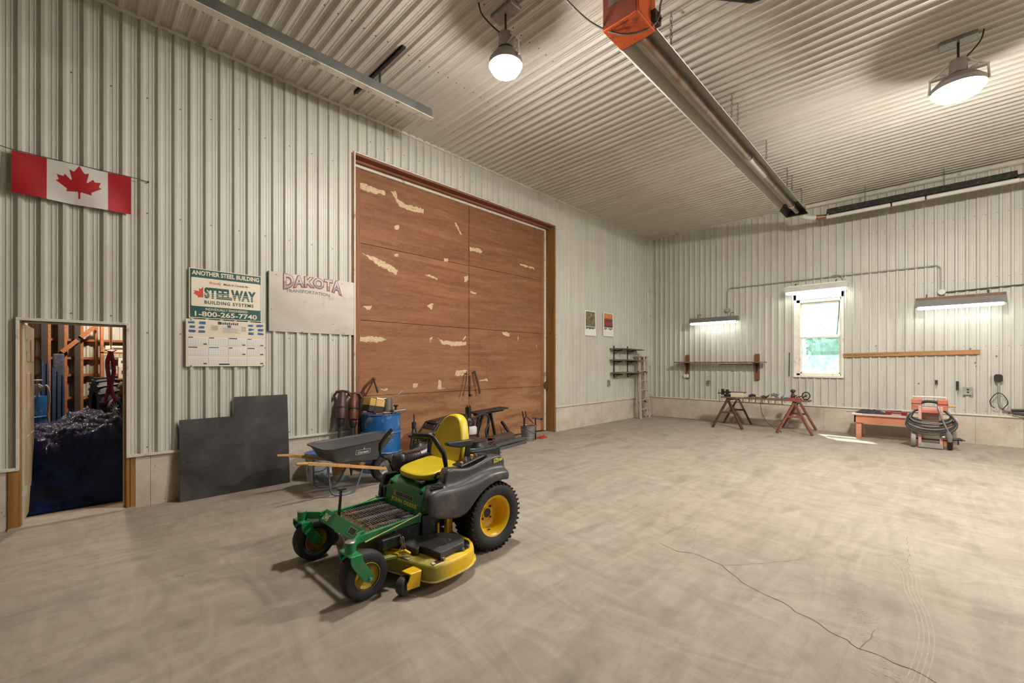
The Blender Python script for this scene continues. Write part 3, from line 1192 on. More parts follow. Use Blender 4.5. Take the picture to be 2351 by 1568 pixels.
def rrect(x0, x1, z0, z1, r, n=6):
    out = []
    for cx_, cz_, a in ((x1 - r, z1 - r, 0), (x0 + r, z1 - r, PI / 2), (x0 + r, z0 + r, PI), (x1 - r, z0 + r, 1.5 * PI)):
        for i in range(n + 1):
            q = a + PI / 2 * i / n
            out.append((cx_ + r * math.cos(q), cz_ + r * math.sin(q)))
    return out


def ysl(y):
    return lambda a, b, c: (a, y - c, b)


mb.prism([(sx0 + e, sz0 + e), (sx1 - e, sz0 + e), (sx1 - e, sz1 - e), (sx0 + e, sz1 - e)], ysl(SY), 0.0, 0.0006)
mb.build('green_field', M_GREEN, sg, None, 0)
mb = MB()
mb.prism(rrect(sx0 + 0.02, sx1 - 0.012, sz0 + 0.143, sz1 - 0.108, 0.014), ysl(SY), 0.0, 0.0014)
mb.build('cream_field', M_CREAM, sg, None, 0)
XD, ZD = (1, 0, 0), (0, 0, 1)
mb = MB()
lettering(mb, 'ANOTHER STEEL BUILDING', (sx0 + 0.026, SY, sz1 - 0.080), XD, ZD, 0.715, 0.055, 0, 0.002, 0.03)
mb.build('lettering', M_CREAM, sg, None, 0)
mb = MB()
lettering(mb, '1-800-265-7740', (sx0 + 0.055, SY, sz0 + 0.022), XD, ZD, 0.66, 0.062, 0, 0.002, 0.02)
mb.build('lettering', M_CREAM, sg, None, 0)
mb = MB()
lettering(mb, 'INDIVIDUALLY ENGINEERED', (sx0 + 0.16, SY, sz0 + 0.098), XD, ZD, 0.45, 0.030, 0, 0.002, 0.01)
mb.build('lettering', M_CREAM, sg, None, 0)
mb = MB()
lettering(mb, 'STEELWAY', (sx0 + 0.148, SY, sz0 + 0.245), XD, ZD, 0.555, 0.135, 0, 0.0028, 0.05)
mb.build('lettering', M_GREEN, sg, None, 0)
mb = MB()      # cream stripes cut through the lower half of the name
for k in range(3):
    zz = sz0 + 0.262 + k * 0.022
    mb.prism([(sx0 + 0.14, zz), (sx0 + 0.715, zz), (sx0 + 0.715, zz + 0.005), (sx0 + 0.14, zz + 0.005)], ysl(SY), 0.0028, 0.0034)
mb.build('stripe', M_CREAM, sg, None, 0)
mb = MB()
lettering(mb, 'BUILDING SYSTEMS', (sx0 + 0.150, SY, sz0 + 0.176), XD, ZD, 0.525, 0.042, 0, 0.0028, 0.025, 0, 1.2)
mb.build('lettering', M_INK, sg, None, 0)
mb = MB()
lettering(mb, 'Made In Canada By -', (sx0 + 0.345, SY, sz0 + 0.415), XD, ZD, 0.29, 0.034, 0, 0.0028, 0.015, 0.2)
mb.build('lettering', M_INK, sg, None, 0)
mb = MB()
lettering(mb, 'Proudly', (sx0 + 0.20, SY, sz0 + 0.412), XD, ZD, 0.125, 0.040, 0, 0.0028, 0.012, 0.2)
LE = [(0, 0.95), (-0.16, 0.70), (-0.28, 0.76), (-0.26, 0.50), (-0.62, 0.55), (-0.52, 0.36), (-0.64, 0.30), (-0.33, 0.06), (-0.36, -0.06), (0, -0.02)]
mb.build('lettering', M_SRED, sg, None, 0)
mb = MB()
q = 0.135
mb.prism([(sx0 + 0.138 + a * q * 1.15, sz0 + 0.255 + b * q) for a, b in LE][::-1], ysl(SY), 0.0, 0.0026)
mb.build('leaf_emblem', M_SRED, sg, None, 0)

# ---- wall calendar
cx0, cx1, cz0, cz1 = 0.940, 1.785, 1.568, 2.135
cal = empty('wall_calendar', ((cx0 + cx1) / 2, SY, cz0), 'large yellowed year planner under the building sign', 'calendar')
M_PAPER = plain('yellowed_paper', (0.74, 0.66, 0.52), 0.85, 0, 0.07, 3)
M_SHEETW = plain('calendar_white', (0.80, 0.78, 0.72), 0.85, 0, 0.05, 3)
M_BLUE = plain('print_blue', (0.07, 0.14, 0.30), 0.7, 0, 0.3, 30)
M_DK = plain('print_dark', (0.05, 0.05, 0.06), 0.7)


def calp(x, z, c):
    return (x, SY - 0.004 - 0.004 * math.sin((x - cx0) * 9) ** 2 - c, z)


mb = MB()
mb.grid(lambda s, t_: calp(cx0 + (cx1 - cx0) * s, cz0 + (cz1 - cz0) * t_, 0), 24, 6)
mb.grid(lambda s, t_: (cx0 + (cx1 - cx0) * (1 - s), SY, cz0 + (cz1 - cz0) * t_), 1, 1)
mb.build('paper', M_PAPER, cal, None, 30)


def patch(mb, x0, x1, z0, z1, c):
    k = max(1, int((x1 - x0) / 0.04))
    mb.grid(lambda s, t_: calp(x0 + (x1 - x0) * s, z0 + (z1 - z0) * t_, c), k, 1)


W_, H_ = cx1 - cx0, cz1 - cz0
boxes, dark, blue = MB(), MB(), MB()
for r in range(3):
    for c in range(4):
        x0 = cx0 + 0.02 + c * 0.205
        z1 = cz0 + 0.355 - r * 0.118
        patch(boxes, x0, x0 + 0.195, z1 - 0.095, z1, 0.0012)
        for g in range(8):
            patch(dark, x0 + g * 0.0244, x0 + g * 0.0244 + 0.0008, z1 - 0.095, z1 - 0.02, 0.002)
        for g in range(4):
            patch(dark, x0, x0 + 0.195, z1 - 0.02 - g * 0.022, z1 - 0.0192 - g * 0.022, 0.002)
        if random.random() < 0.8:
            patch(random.choice((dark, blue)), x0 + 0.004, x0 + 0.004 + random.uniform(0.03, 0.1), z1 - 0.013, z1 - 0.002, 0.002)
        if random.random() < 0.55:
            patch(dark, x0 + 0.15, x0 + 0.185, z1 - 0.092, z1 - 0.078, 0.002)
for c in range(2):
    for sx in (cx0 + 0.02, cx0 + 0.64):
        for r in range(3):
            x0 = sx + c * 0.10
            z1 = cz1 - 0.025 - r * 0.052
            for _ in range(3):
                a = x0 + random.uniform(0, 0.03)
                patch(blue, a, a + random.uniform(0.03, 0.06), z1 - random.uniform(0.022, 0.034), z1 - random.uniform(0.0, 0.012), 0.002 + 0.0004 * _)
for r in range(6):
    patch(dark, cx0 + 0.24 + 0.01 * (r % 2), cx0 + 0.32, cz1 - 0.07 - r * 0.011, cz1 - 0.0675 - r * 0.011, 0.002)
    patch(dark, cx0 + 0.37, cx0 + 0.52 + 0.02 * (r % 3), cz1 - 0.095 - r * 0.011, cz1 - 0.0935 - r * 0.011, 0.002)
    patch(dark, cx0 + 0.57, cx0 + 0.62, cz1 - 0.07 - r * 0.011, cz1 - 0.0675 - r * 0.011, 0.002)
patch(dark, cx0 + 0.32, cx0 + 0.345, cz1 - 0.05, cz1 - 0.015, 0.002)
for i in range(9):
    patch(dark, cx0 + 0.345 + i * 0.022, cx0 + 0.358 + i * 0.022, cz1 - 0.048, cz1 - 0.020 - 0.006 * (i % 2), 0.002)
patch(blue, cx0 + 0.42, cx0 + 0.455, cz1 - 0.085, cz1 - 0.055, 0.002)
patch(dark, cx0 + 0.33, cx0 + 0.44, cz0 + 0.018, cz0 + 0.034, 0.003)
boxes.build('month_box', M_SHEETW, cal, None, 0)
dark.build('dark_print', M_DK, cal, None, 0)
blue.build('blue_print', M_BLUE, cal, None, 0)
mb = MB()
for x, z in ((cx0 + 0.05, cz1 - 0.01), (cx1 - 0.02, cz0 + 0.01), (cx0 + 0.05, cz0 + 0.008), (cx1 - 0.004, cz0 + 0.24)):
    mb = MB()
    mb.cyl((x, SY, z), (x, SY - 0.014, z), 0.005, None, 8)
    mb.build('tack', M_BLACKM, cal, None, 40)

# ---- aluminium sheet with painted name
dx0, dx1, dz0, dz1 = 1.832, 3.008, 2.035, 2.835
N_ = N('stained_aluminium')
_a = N_.noise(1.4, 4, 0.6)
_s = N_.noise(5.0, 7, 0.7)
_g = N_.ramp(N_.noise(1.6, 2), [(0.42, 0.0), (0.55, 1.0)])
_k = N_.mix(1.0, N_.ramp(_s, [(0.55, 0.0), (0.68, 0.7)]), _g, 'MULTIPLY')
N_.set(N_.mix(_k, N_.ramp(_a, [(0.3, (0.40, 0.35, 0.30)), (0.7, (0.46, 0.415, 0.365))]), (0.26, 0.18, 0.09)), N_.ramp(_a, [(0.3, 0.34), (0.7, 0.46)]), 0.25)
N_.bump(N_.noise(2.2, 2, 0.4), 0.35, 0.04)
M_ALU = N_.m
dk = empty('metal_sign', ((dx0 + dx1) / 2, SY, dz0), 'bare aluminium sheet with red outlined lettering beside the big door', 'sign')
mb = MB()
mb.bx(dx0, dx1, SY, SY + 0.003, dz0, dz1)
mb.build('panel', M_ALU, dk, None, 0)
mb = MB()
mb.bx(dx0 - 0.012, dx0, SY - 0.002, SY + 0.02, dz0, dz1)
mb.build('dark_edge_strip', plain('dark_edge_tone', (0.05, 0.06, 0.06), 0.6), dk, None, 0)  # narrow dark strip down the left side of the sheet


def warp_arch(a, b):
    u = 2 * a - 1
    hgt = 0.68 + 0.32 * u * u
    base = 1.0 - hgt
    return (a, 1.0 - (1 - b) * hgt - 0.02 * (1 - u * u))


M_MAROON = plain('maroon_paint', (0.17, 0.022, 0.016), 0.5)
M_OUTL = plain('orange_red_paint', (0.50, 0.09, 0.045), 0.5)
_n = N('pale_letter_paint')
_sp = _n.new('ShaderNodeSeparateXYZ')
_n.link(_n.coords(), _sp.inputs[0])
_n.set(_n.ramp(_sp.outputs['Z'], [(0.690, (0.28, 0.26, 0.28)), (0.698, (0.50, 0.46, 0.45))]), 0.5)
M_SILV = _n.m
M_LAV = plain('grey_letter_shade', (0.33, 0.30, 0.31), 0.5)
lw0, lww, lh = dx0 + 0.185, 0.79, 0.205
for off, mat, lift, nm in ((0.085, M_OUTL, 0.0006, 'letter_edge'), (0.065, M_MAROON, 0.0012, 'letter_outline'), (0.022, M_SILV, 0.0018, 'lettering')):
    mb = MB()
    g = (off - 0.022) * 0.26
    lettering(mb, 'DAKOTA', (lw0 - g, SY, dz1 - 0.008 - lh - g * 1.4), XD, ZD, lww + 2 * g, lh + 2 * g, 0, lift, off, 0, 1.10, warp_arch)
    if nm == 'lettering':
        # the lower half of each letter is a darker paint
        vs = mb.v
        mb2 = MB()
        for f in mb.f:
            z = sum(vs[i][2] for i in f) / len(f)
            x = sum(vs[i][0] for i in f) / len(f)
            mb2.add([vs[i] for i in f], [tuple(range(len(f)))], 0)
        mb = mb2
    mb.build(nm, mat, dk, None, 0)
mb = MB()
lettering(mb, 'TRANSPORTATION', (dx0 + 0.205, SY, dz1 - 0.262), XD, ZD, 0.60, 0.046, 0, 0.0008, 0.03, 0, 1.0, lambda a, b: (a, b + 0.35 * (1 - (2 * a - 1) ** 2)))
mb.build('lettering', plain('faded_grey_paint', (0.17, 0.165, 0.155), 0.5, 0, 0.5, 60), dk, None, 0)
mb = MB()
for x, z in ((dx0 + 0.09, dz1 - 0.035), (dx0 + 0.985, dz1 - 0.045), (dx0 + 0.86, dz0 + 0.15), (dx0 + 0.42, dz0 + 0.01), (dx0 + 0.03, dz0 + 0.3), (dx1 - 0.16, dz0 + 0.02)):
    mb = MB()
    mb.cyl((x, SY, z), (x, SY - 0.006, z), 0.006, None, 8)
    mb.build('screw', M_SCREW, dk, None, 40)

# ---- black steel plate leaning on the wall
pl = MB()


def leanp(x, s, c):
    # s from 0 (floor) to 1.2 up the plate, leaning
    return (x, 6.20 + 0.085 * s - c, s * 0.9964 + 0.0)


poly = [(0.872, 0.0), (2.055, 0.0), (2.055, 1.185), (1.425, 1.185), (1.425, 0.945), (0.872, 0.945)]
pl.prism(poly, leanp, 0.0, 0.006)
n = N('mill_scale_steel')
f1 = n.noise(1.6, 6, 0.65, None, 0.5)
v = n.coords((1.5, 1.5, 5))
f2 = n.noise(1.2, 5, 0.6, v)
col = n.ramp(f1, [(0.25, (0.026, 0.024, 0.024)), (0.5, (0.062, 0.057, 0.055)), (0.75, (0.12, 0.112, 0.107))])
col = n.mix(n.ramp(f2, [(0.56, 0.0), (0.66, 0.5)]), col, (0.035, 0.033, 0.033))
col = n.mix(n.ramp(n.noise(7, 3), [(0.72, 0.0), (0.76, 0.7)]), col, (0.02, 0.018, 0.018))
n.set(col, n.ramp(f1, [(0.2, 0.42), (0.8, 0.62)]), 0.35, 0.4)
o = pl.build('steel_plate', n.m, None, (1.46, 6.2, 0), 0, 0)
tag(o, 'large black steel plate with a notched corner leaning on the wall', 'steel plate')

# ---- pictures, shelf and ladder right of the big door
for x0, x1, z0, z1, nm, lab in ((9.10, 9.60, 2.32, 2.965, 0, 'narrow calendar page with dark woodland picture, nearer the big door'),
                                (9.955, 10.455, 2.345, 2.985, 1, 'narrow calendar page with orange and red picture, nearer the corner')):
    pc = empty('wall_calendar', ((x0 + x1) / 2, SY, z0), lab, 'calendar', 'calendar pages right of the big door')
    mb = MB()
    mb.grid(lambda s, t_: (x0 + (x1 - x0) * s, SY - 0.002 - 0.012 * (1 - t_) * s * s, z0 + (z1 - z0) * t_), 8, 8)
    mb.grid(lambda s, t_: (x0 + (x1 - x0) * (1 - s), SY + 0.002, z0 + (z1 - z0) * t_), 1, 1)
    mb.build('paper', M_SHEETW, pc, None, 30)
    nn = N('woodland_print' if nm == 0 else 'sunset_print')
    fz = nn.noise(16, 6, 0.75)
    sep = nn.new('ShaderNodeSeparateXYZ')
    nn.link(nn.coords(), sep.inputs[0])
    if nm == 0:
        nn.set(nn.ramp(fz, [(0.35, (0.03, 0.035, 0.02)), (0.5, (0.14, 0.13, 0.09)), (0.62, (0.45, 0.30, 0.10)), (0.75, (0.5, 0.5, 0.45))]), 0.6)
    else:
        g = nn.ramp(nn.math('MULTIPLY', sep.outputs['Z'], 1.6), [(0.36, (0.03, 0.03, 0.05)), (0.55, (0.32, 0.05, 0.045)), (0.72, (0.12, 0.03, 0.03)), (0.80, (0.75, 0.25, 0.06)), (0.98, (0.70, 0.30, 0.12))])
        nn.set(nn.mix(nn.ramp(fz, [(0.5, 0.0), (0.6, 0.55)]), g, (0.05, 0.05, 0.08)), 0.6)
    mb = MB()
    mb.grid(lambda s, t_: (x0 + 0.04 + (x1 - x0 - 0.08) * s, SY - 0.006 - 0.012 * (0.62 * (1 - t_)) * (s * 0.9 + 0.05) ** 2, z0 + 0.24 + (z1 - z0 - 0.265) * t_), 8, 8)
    mb.build('picture', nn.m, pc, None, 30)
    mb = MB()
    for i, hh in enumerate((0.06, 0.045, 0.07, 0.05, 0.065, 0.04)):
        if (nm == 1 and i == 2):
            continue
        xa = x0 + 0.05 + i * 0.07
        mb.bx(xa, xa + 0.045, SY - 0.016, SY - 0.014, z0 + 0.235 - hh, z0 + 0.225)
    mb.build('print', M_BLUE if nm else M_DK, pc, None, 0)

M_SHELF = lumber('old_brown_board', (0.20, 0.115, 0.065), 0, 0.45)
sh = empty('wall_shelf', (11.05, LW, 1.30), 'three tier bracket shelf of brown boards near the corner', 'shelf')
mb = MB()
for x in (10.50, 11.24):
    mb = MB()
    mb.bx(x - 0.014, x + 0.014, FACE - 0.015, FACE, 1.22, 2.10)
    mb.build('upright', M_BLACKM, sh, None, 0)
    for z in (1.985, 1.68, 1.325):
        mb = MB()
        mb.beam((x, FACE - 0.01, z - 0.025), (x, FACE - 0.27, z - 0.012), 0.014, 0.03)
        mb.beam((x, FACE - 0.01, z - 0.11), (x, FACE - 0.20, z - 0.02), 0.010, 0.014)
        mb.build('bracket', M_BLACKM, sh, None, 0)
for z, xa, xb in ((1.995, 10.27, 11.75), (1.69, 10.27, 11.72), (1.335, 10.30, 11.95)):
    mb = MB()
    mb.grid(lambda s, t_: (xa + (xb - xa) * s, FACE - 0.012 - 0.27 * t_, z + 0.025 + 0.008 * math.sin(s * 5)), 16, 1)
    mb.grid(lambda s, t_: (xa + (xb - xa) * s, FACE - 0.012 - 0.27 * (1 - t_), z - 0.0 + 0.008 * math.sin(s * 5)), 16, 1)
    mb.grid(lambda s, t_: (xa + (xb - xa) * s, FACE - 0.282, z + 0.025 * t_ + 0.008 * math.sin(s * 5)), 16, 1)
    mb.bx(xa - 0.002, xa, FACE - 0.282, FACE - 0.012, z, z + 0.025)
    mb.bx(xb, xb + 0.002, FACE - 0.282, FACE - 0.012, z - 0.006, z + 0.019)
    mb.build('shelf_board', M_SHELF, sh, None, 30)

M_OLDW = lumber('paint_spattered_ladder_wood', (0.50, 0.44, 0.35), 2, 0.5)
ld = empty('step_ladder', (11.75, 6.15, 0), 'paint spattered wooden step ladder folded upright in the corner', 'ladder')
for dy, w0 in ((0.0, 0.40), (0.10, 0.36)):
    for sx in (-1, 1):
        mb = MB()
        mb.beam((11.80 + sx * (w0 / 2 + 0.07), 6.04 + dy, 0.0), (11.80 + sx * w0 / 2, 6.12 + dy, 1.80), 0.085 if dy == 0 else 0.05, 0.03, 0, (0, 1, 0))
        mb.build('rail' if dy == 0 else 'back_leg', M_OLDW, ld, None, 0, 0.003)
for k in range(6):
    z = 0.27 + k * 0.28
    mb = MB()
    ww = 0.46 - 0.13 * z / 1.8
    mb.bx(11.80 - ww / 2, 11.80 + ww / 2, 6.0 + 0.045 * z, 6.10 + 0.045 * z, z - 0.012, z + 0.012)
    mb.build('step', M_OLDW, ld, None, 0, 0.003)
mb = MB()
mb.bx(11.56, 12.04, 6.03, 6.26, 1.80, 1.83)
mb.build('top_step', M_OLDW, ld, None, 0, 0.003)
mb = MB()
for z in (0.45, 1.35):
    mb.beam((11.60, 6.09, z), (11.62, 6.19, z + 0.03), 0.008, 0.02)
    mb.beam((12.0, 6.09, z), (11.98, 6.19, z + 0.03), 0.008, 0.02)
mb.build('brace', M_BLACKM, ld, None, 0)

M_BOXG = plain('outlet_box_steel', (0.42, 0.41, 0.38), 0.45, 0.6, 0.2, 12)


def outlet(x, y, z, axis, label, dark=False, w=0.075, h=0.115):
    """surface box with cover; axis: outward normal"""
    o = empty('outlet_box', (x, y, z), label, 'outlet')
    a = Vector(axis)
    u = Vector((a.y, -a.x, 0))
    mb = MB()
    c = Vector((x, y, z)) + a * 0.02
    mb.beam(c - u * w / 2, c + u * w / 2, 0.05, h)
    mb.build('box', M_BOXG, o, None, 0, 0.006)
    mb = MB()
    c = Vector((x, y, z)) + a * 0.047
    mb.beam(c - u * (w / 2 + 0.004), c + u * (w / 2 + 0.004), 0.004, h + 0.01)
    mb.build('cover', M_WHITE if not dark else M_BOXG, o, None, 0, 0.002)
    mb = MB()
    for dz in (-0.026, 0.026):
        c = Vector((x, y, z + dz)) + a * 0.05
        mb.cyl(c, c + a * 0.004, 0.017, None, 14)
    mb.build('receptacle', M_BOXG if not dark else M_BLACKM, o, None, 40)
    return o


outlet(10.20, FACE, 1.08, (0, -1, 0), 'small steel outlet box under the corner shelf', True, 0.08, 0.15)

# ================================================================== THINGS ON THE RIGHT WALL
RFACE = RW - 0.019
M_COND = plain('grey_conduit', (0.40, 0.39, 0.36), 0.45, 0.5, 0.15, 12)
M_TUBE = glow('fluorescent_tube', (0.94, 1.0, 0.96), TUBE)
M_FIXW = plain('fixture_white_enamel', (0.62, 0.60, 0.56), 0.4, 0, 0.08, 6)
M_FIXD = plain('fixture_grey_enamel', (0.21, 0.20, 0.195), 0.45, 0.2, 0.1, 6)


def tube_light(ya, yb, z, xo, label, tall, back=False):
    """strip light along Y between ya (left) and yb, hung at height z of the tubes"""
    o = empty('tube_light', (xo, (ya + yb) / 2, z), label, 'light fixture', 'tube lights on the window wall')
    mid = (ya + yb) / 2
    prof = [(-0.12, 0.0), (-0.125, 0.004), (-0.055, tall), (0.055, tall), (0.125, 0.004), (0.12, 0.0), (0.05, tall - 0.008), (-0.05, tall - 0.008)]
    mb = MB()
    mb.prism([(a, b) for a, b in prof], lambda a, b, c: (xo + a, c, z + b), yb, ya)
    mb.prism([(-0.12, 0.0), (-0.055, tall), (0.055, tall), (0.12, 0.0)], lambda a, b, c: (xo + a, c, z + b), ya, ya + 0.006)
    mb.prism([(-0.12, 0.0), (-0.055, tall), (0.055, tall), (0.12, 0.0)], lambda a, b, c: (xo + a, c, z + b), yb - 0.006, yb)
    mb.build('reflector', M_FIXD if not back else M_FIXW, o, None, 30)
    for dx in (-0.055, 0.055):
        mb = MB()
        mb.cyl((xo + dx, yb + 0.035, z - 0.022), (xo + dx, ya - 0.035, z - 0.022), 0.026, None, 14)
        mb.build('tube', M_TUBE, o, None, 40)
        for yy, s in ((ya, -1), (yb, 1)):
            mb = MB()
            mb.bx(xo + dx - 0.02, xo + dx + 0.02, yy + s * 0.002, yy + s * 0.035, z - 0.05, z + 0.06)
            mb.build('lamp_holder', M_FIXW, o, None, 0, 0.004)
    return o


L1 = tube_light(4.93, 3.68, 2.745, 12.33, 'grey two tube light over the brown shelf, furthest left of three', 0.13)
mb = MB()
for y in (4.72, 3.86):
    mb.tube([(12.33, y, 2.87), (12.33, y, 2.97), (RFACE, y, 3.0)], 0.007, 6)
mb.build('hanger', M_BLACKM, L1, None, 40)
L2 = tube_light(2.60, 1.37, 3.345, 12.36, 'two tube light directly above the window', 0.13, True)
mb = MB()
mb.bx(12.36 - 0.05, 12.40 + 0.10, 1.40, 2.57, 3.47, 3.50)
mb.build('mount_board', M_WHITE, L2, None, 0, 0.004)
mb = MB()
for y in (2.4, 1.6):
    mb.tube([(12.40, y, 3.49), (12.42, y, 3.55), (RFACE, y, 3.58)], 0.009, 6)
mb.build('hanger', M_BLACKM, L2, None, 40)
L3 = tube_light(0.245, -1.0, 2.765, 12.30, 'long two tube light under a brown board, furthest right of three', 0.14)
mb = MB()
mb.bx(12.30 - 0.055, 12.30 + 0.055, -1.0, 0.245, 2.906, 2.955)
mb.build('mount_board', M_SHELF, L3, None, 0, 0.003)
mb = MB()
for y in (0.08, -0.78):
    mb.tube([(12.30, y, 2.95), (12.30, y, 3.02), (RFACE, y, 3.03)], 0.010, 6)
mb.build('hanger', M_BLACKM, L3, None, 40)

# conduit run with round boxes
cd = empty('conduit', (RFACE, 1.9, 3.66), 'thin conduit run above the window linking the three tube lights', 'conduit')
CX = RFACE - 0.016
mb = MB()
mb.tube([(CX, 4.0, 3.08), (CX, 4.0, 3.58)] + arc((CX, 3.92, 3.58), 0.08, 0, PI / 2, 5, (0, 1, 0), (0, 0, 1)) + [(CX, 1.3, 3.655), (CX, 0.0, 3.64)] + arc((CX, -0.04, 3.55), 0.09, PI / 2, 0, 5, (0, -1, 0), (0, 0, 1)) + [(CX, -0.13, 3.12)], 0.013, 8)
mb.build('conduit_pipe', M_COND, cd, None, 40)
mb = MB()
mb.tube([(CX, -0.16, 3.07), (CX, -1.3, 3.10), (CX, -3.5, 3.16)], 0.012, 8)
mb.build('conduit_pipe', plain('dark_conduit', (0.10, 0.09, 0.085), 0.5), cd, None, 40)
mb = MB()
mb.tube([(CX, 1.72, 3.66), (CX - 0.02, 1.62, 3.69), (CX - 0.05, 1.5, 3.64), (CX - 0.05, 1.45, 3.55)], 0.011, 8)
mb.build('conduit_bend', M_COND, cd, None, 40)
for y, z in ((4.0, 3.07), (-0.145, 3.08)):
    mb = MB()
    mb.cyl((RFACE, y, z), (RFACE - 0.045, y, z), 0.058, None, 20)
    mb.cyl((RFACE - 0.045, y, z), (RFACE - 0.052, y, z), 0.06, 0.054, 20)
    mb.build('round_box', M_FIXW if y < 0 else M_BOXG, cd, None, 40)

# brown shelf board on two blocks
M_BLK = lumber('red_brown_block', (0.22, 0.085, 0.035), 2, 0.5)
ws = empty('wall_shelf', (RW, 4.2, 1.6), 'long thin brown plank shelf on two wooden blocks under the left tube light', 'shelf')
for y in (5.10, 3.275):
    mb = MB()
    mb.bx(RFACE - 0.04, RFACE, y - 0.055, y + 0.055, 1.17, 1.86)
    mb.build('block', M_BLK, ws, None, 0, 0.012, 2)
    mb = MB()
    mb.beam((RFACE - 0.05, y, 1.60), (RFACE - 0.30, y, 1.615), 0.03, 0.012)
    mb.beam((RFACE - 0.045, y, 1.615), (RFACE - 0.045, y, 1.36), 0.012, 0.03, 0, (0, 1, 0))
    mb.tube([(RFACE - 0.05, y, 1.40), (RFACE - 0.22, y, 1.60)], 0.008, 6)
    mb.build('bracket', M_BLACKM, ws, None, 0)
mb = MB()
mb.prism([(5.38, 0), (3.10, 0), (3.02, 0.15), (3.10, 0.29), (5.38, 0.29)], lambda a, b, c: (RFACE - 0.04 - b, a, 1.622 + c), 0.0, 0.03)
mb.build('plank', M_SHELF, ws, None, 0, 0.003)
mb = MB()
mb.tube([(RFACE - 0.2, 4.16, 1.53), (RFACE - 0.2, 4.16, 1.575), (RFACE - 0.2, 3.35, 1.575), (RFACE - 0.2, 3.28, 1.56)], 0.007, 6)
mb.tube([(RFACE - 0.2, 3.32, 1.575), (RFACE - 0.2, 3.32, 1.622)], 0.006, 6)
mb.build('hanging_rod', M_BLACKM, ws, None, 40)

# pegged board right of the window
M_PEG = lumber('ochre_pegboard_lumber', (0.42, 0.215, 0.075), 1, 0.55)
pg = empty('peg_rail', (RFACE, 0.4, 1.8), 'long ochre board with rows of nails right of the window', 'peg rail')
mb = MB()
mb.beam((RFACE - 0.02, 1.48, 1.795), (RFACE - 0.02, -0.685, 1.835), 0.038, 0.088)
mb.build('board', M_PEG, pg, None, 0, 0.004)
mb = MB()
random.seed(11)
for k in range(46):
    y = 1.45 - k * 0.021 - random.uniform(0, 0.008)
    z = 1.795 + (1.48 - y) * 0.0185 + random.uniform(-0.012, 0.02)
    mb.cyl((RFACE - 0.035, y, z), (RFACE - 0.065, y, z + 0.008), 0.0035, None, 6)
mb.build('nail', M_BLACKM, pg, None, 0)

# outlets, switches and bits of hardware on the wall
outlet(RFACE, -0.515, 1.055, (-1, 0, 0), 'grey outlet box behind the hose cart', True, 0.13, 0.15)
outlet(RFACE, 5.13, 1.245, (-1, 0, 0), 'pale outlet box below the left block of the plank shelf', False, 0.13, 0.09)
outlet(RFACE, 4.51, 1.07, (-1, 0, 0), 'tiny outlet plate left of the vise on the trestle bench', True, 0.07, 0.11)
for y, z, h, lab in ((-0.065, 1.21, 0.10, 'short dark steel clip above the hose cart'), (-0.37, 1.15, 0.19, 'long dark steel hook left of the grey outlet box')):
    o = empty('wall_hook', (RFACE, y, z), lab, 'hook')
    mb = MB()
    mb.bx(RFACE - 0.015, RFACE, y - 0.022, y + 0.022, z - h / 2, z + h / 2)
    mb.build('plate', M_BLACKM, o, None, 0, 0.004)
    mb = MB()
    mb.tube([(RFACE - 0.01, y, z - h / 2), (RFACE - 0.05, y, z - h / 2 - 0.03), (RFACE - 0.06, y, z - h / 2 + 0.02)], 0.007, 6)
    mb.build('hook', M_BOXG, o, None, 40)
o = empty('wall_hook', (RFACE, 2.55, 1.5), 'slim dark rod hanging on the wall left of the window', 'rod')
mb = MB()
mb.tube([(RFACE - 0.012, 2.555, 1.84), (RFACE - 0.014, 2.56, 1.5), (RFACE - 0.012, 2.565, 1.28)], 0.008, 6)
mb.build('rod', M_BLACKM, o, None, 40)
mb = MB()
mb.ball((RFACE - 0.012, 2.555, 1.86), 0.016, 8)
mb.build('knob', M_BLACKM, o, None, 40)

# welder plug with conduit sweeping away to the right
wp = empty('power_socket', (RFACE, -0.92, 1.31), 'black heavy duty socket with grey conduit curving right', 'socket')
mb = MB()
mb.prism(rrect(-0.975, -0.865, 1.245, 1.395, 0.04), lambda a, b, c: (RFACE - c, a, b), 0.0, 0.09)
mb.build('socket_body', M_BLACKM, wp, None, 40, 0.006)
mb = MB()
px = RFACE - 0.03
mb.tube([(px, -0.925, 1.25), (px, -0.925, 0.90)] + [(px, -0.925 - 0.17 * (1 - math.cos(t)), 0.86 - 0.17 * math.sin(t)) for t in [i * PI / 14 for i in range(1, 7)]] + [(px, -1.12, 0.685), (px, -2.4, 0.64)], 0.020, 10)
mb.build('conduit', M_COND, wp, None, 40)
mb = MB()
mb.tube([(px - 0.03, -1.08, 0.715), (px - 0.035, -1.3, 0.725), (px - 0.03, -1.6, 0.72)], 0.022, 8)
mb.tube([(px - 0.03, -1.09, 0.66), (px - 0.05, -1.25, 0.63), (px - 0.03, -1.6, 0.66)], 0.018, 8)
mb.build('black_sleeve', M_BLACKM, wp, None, 40)
for ph in (0, 1):
    mb = MB()
    mb.tube(smoothpath([(px - 0.03, -0.92, 1.04), (px - 0.05, -0.87 - 0.0, 1.0), (px - 0.05, -0.81 + 0.02 * ph, 0.88), (px - 0.05, -0.83, 0.78), (px - 0.04, -0.87, 0.74)] if ph == 0 else
                       [(px - 0.03, -0.92, 1.04), (px - 0.05, -0.98, 1.0), (px - 0.05, -1.04, 0.86), (px - 0.05, -1.0, 0.77), (px - 0.04, -0.97, 0.72)], 4), 0.008, 6)
    mb.build('dangling_cord', M_BLACKM, wp, None, 40)

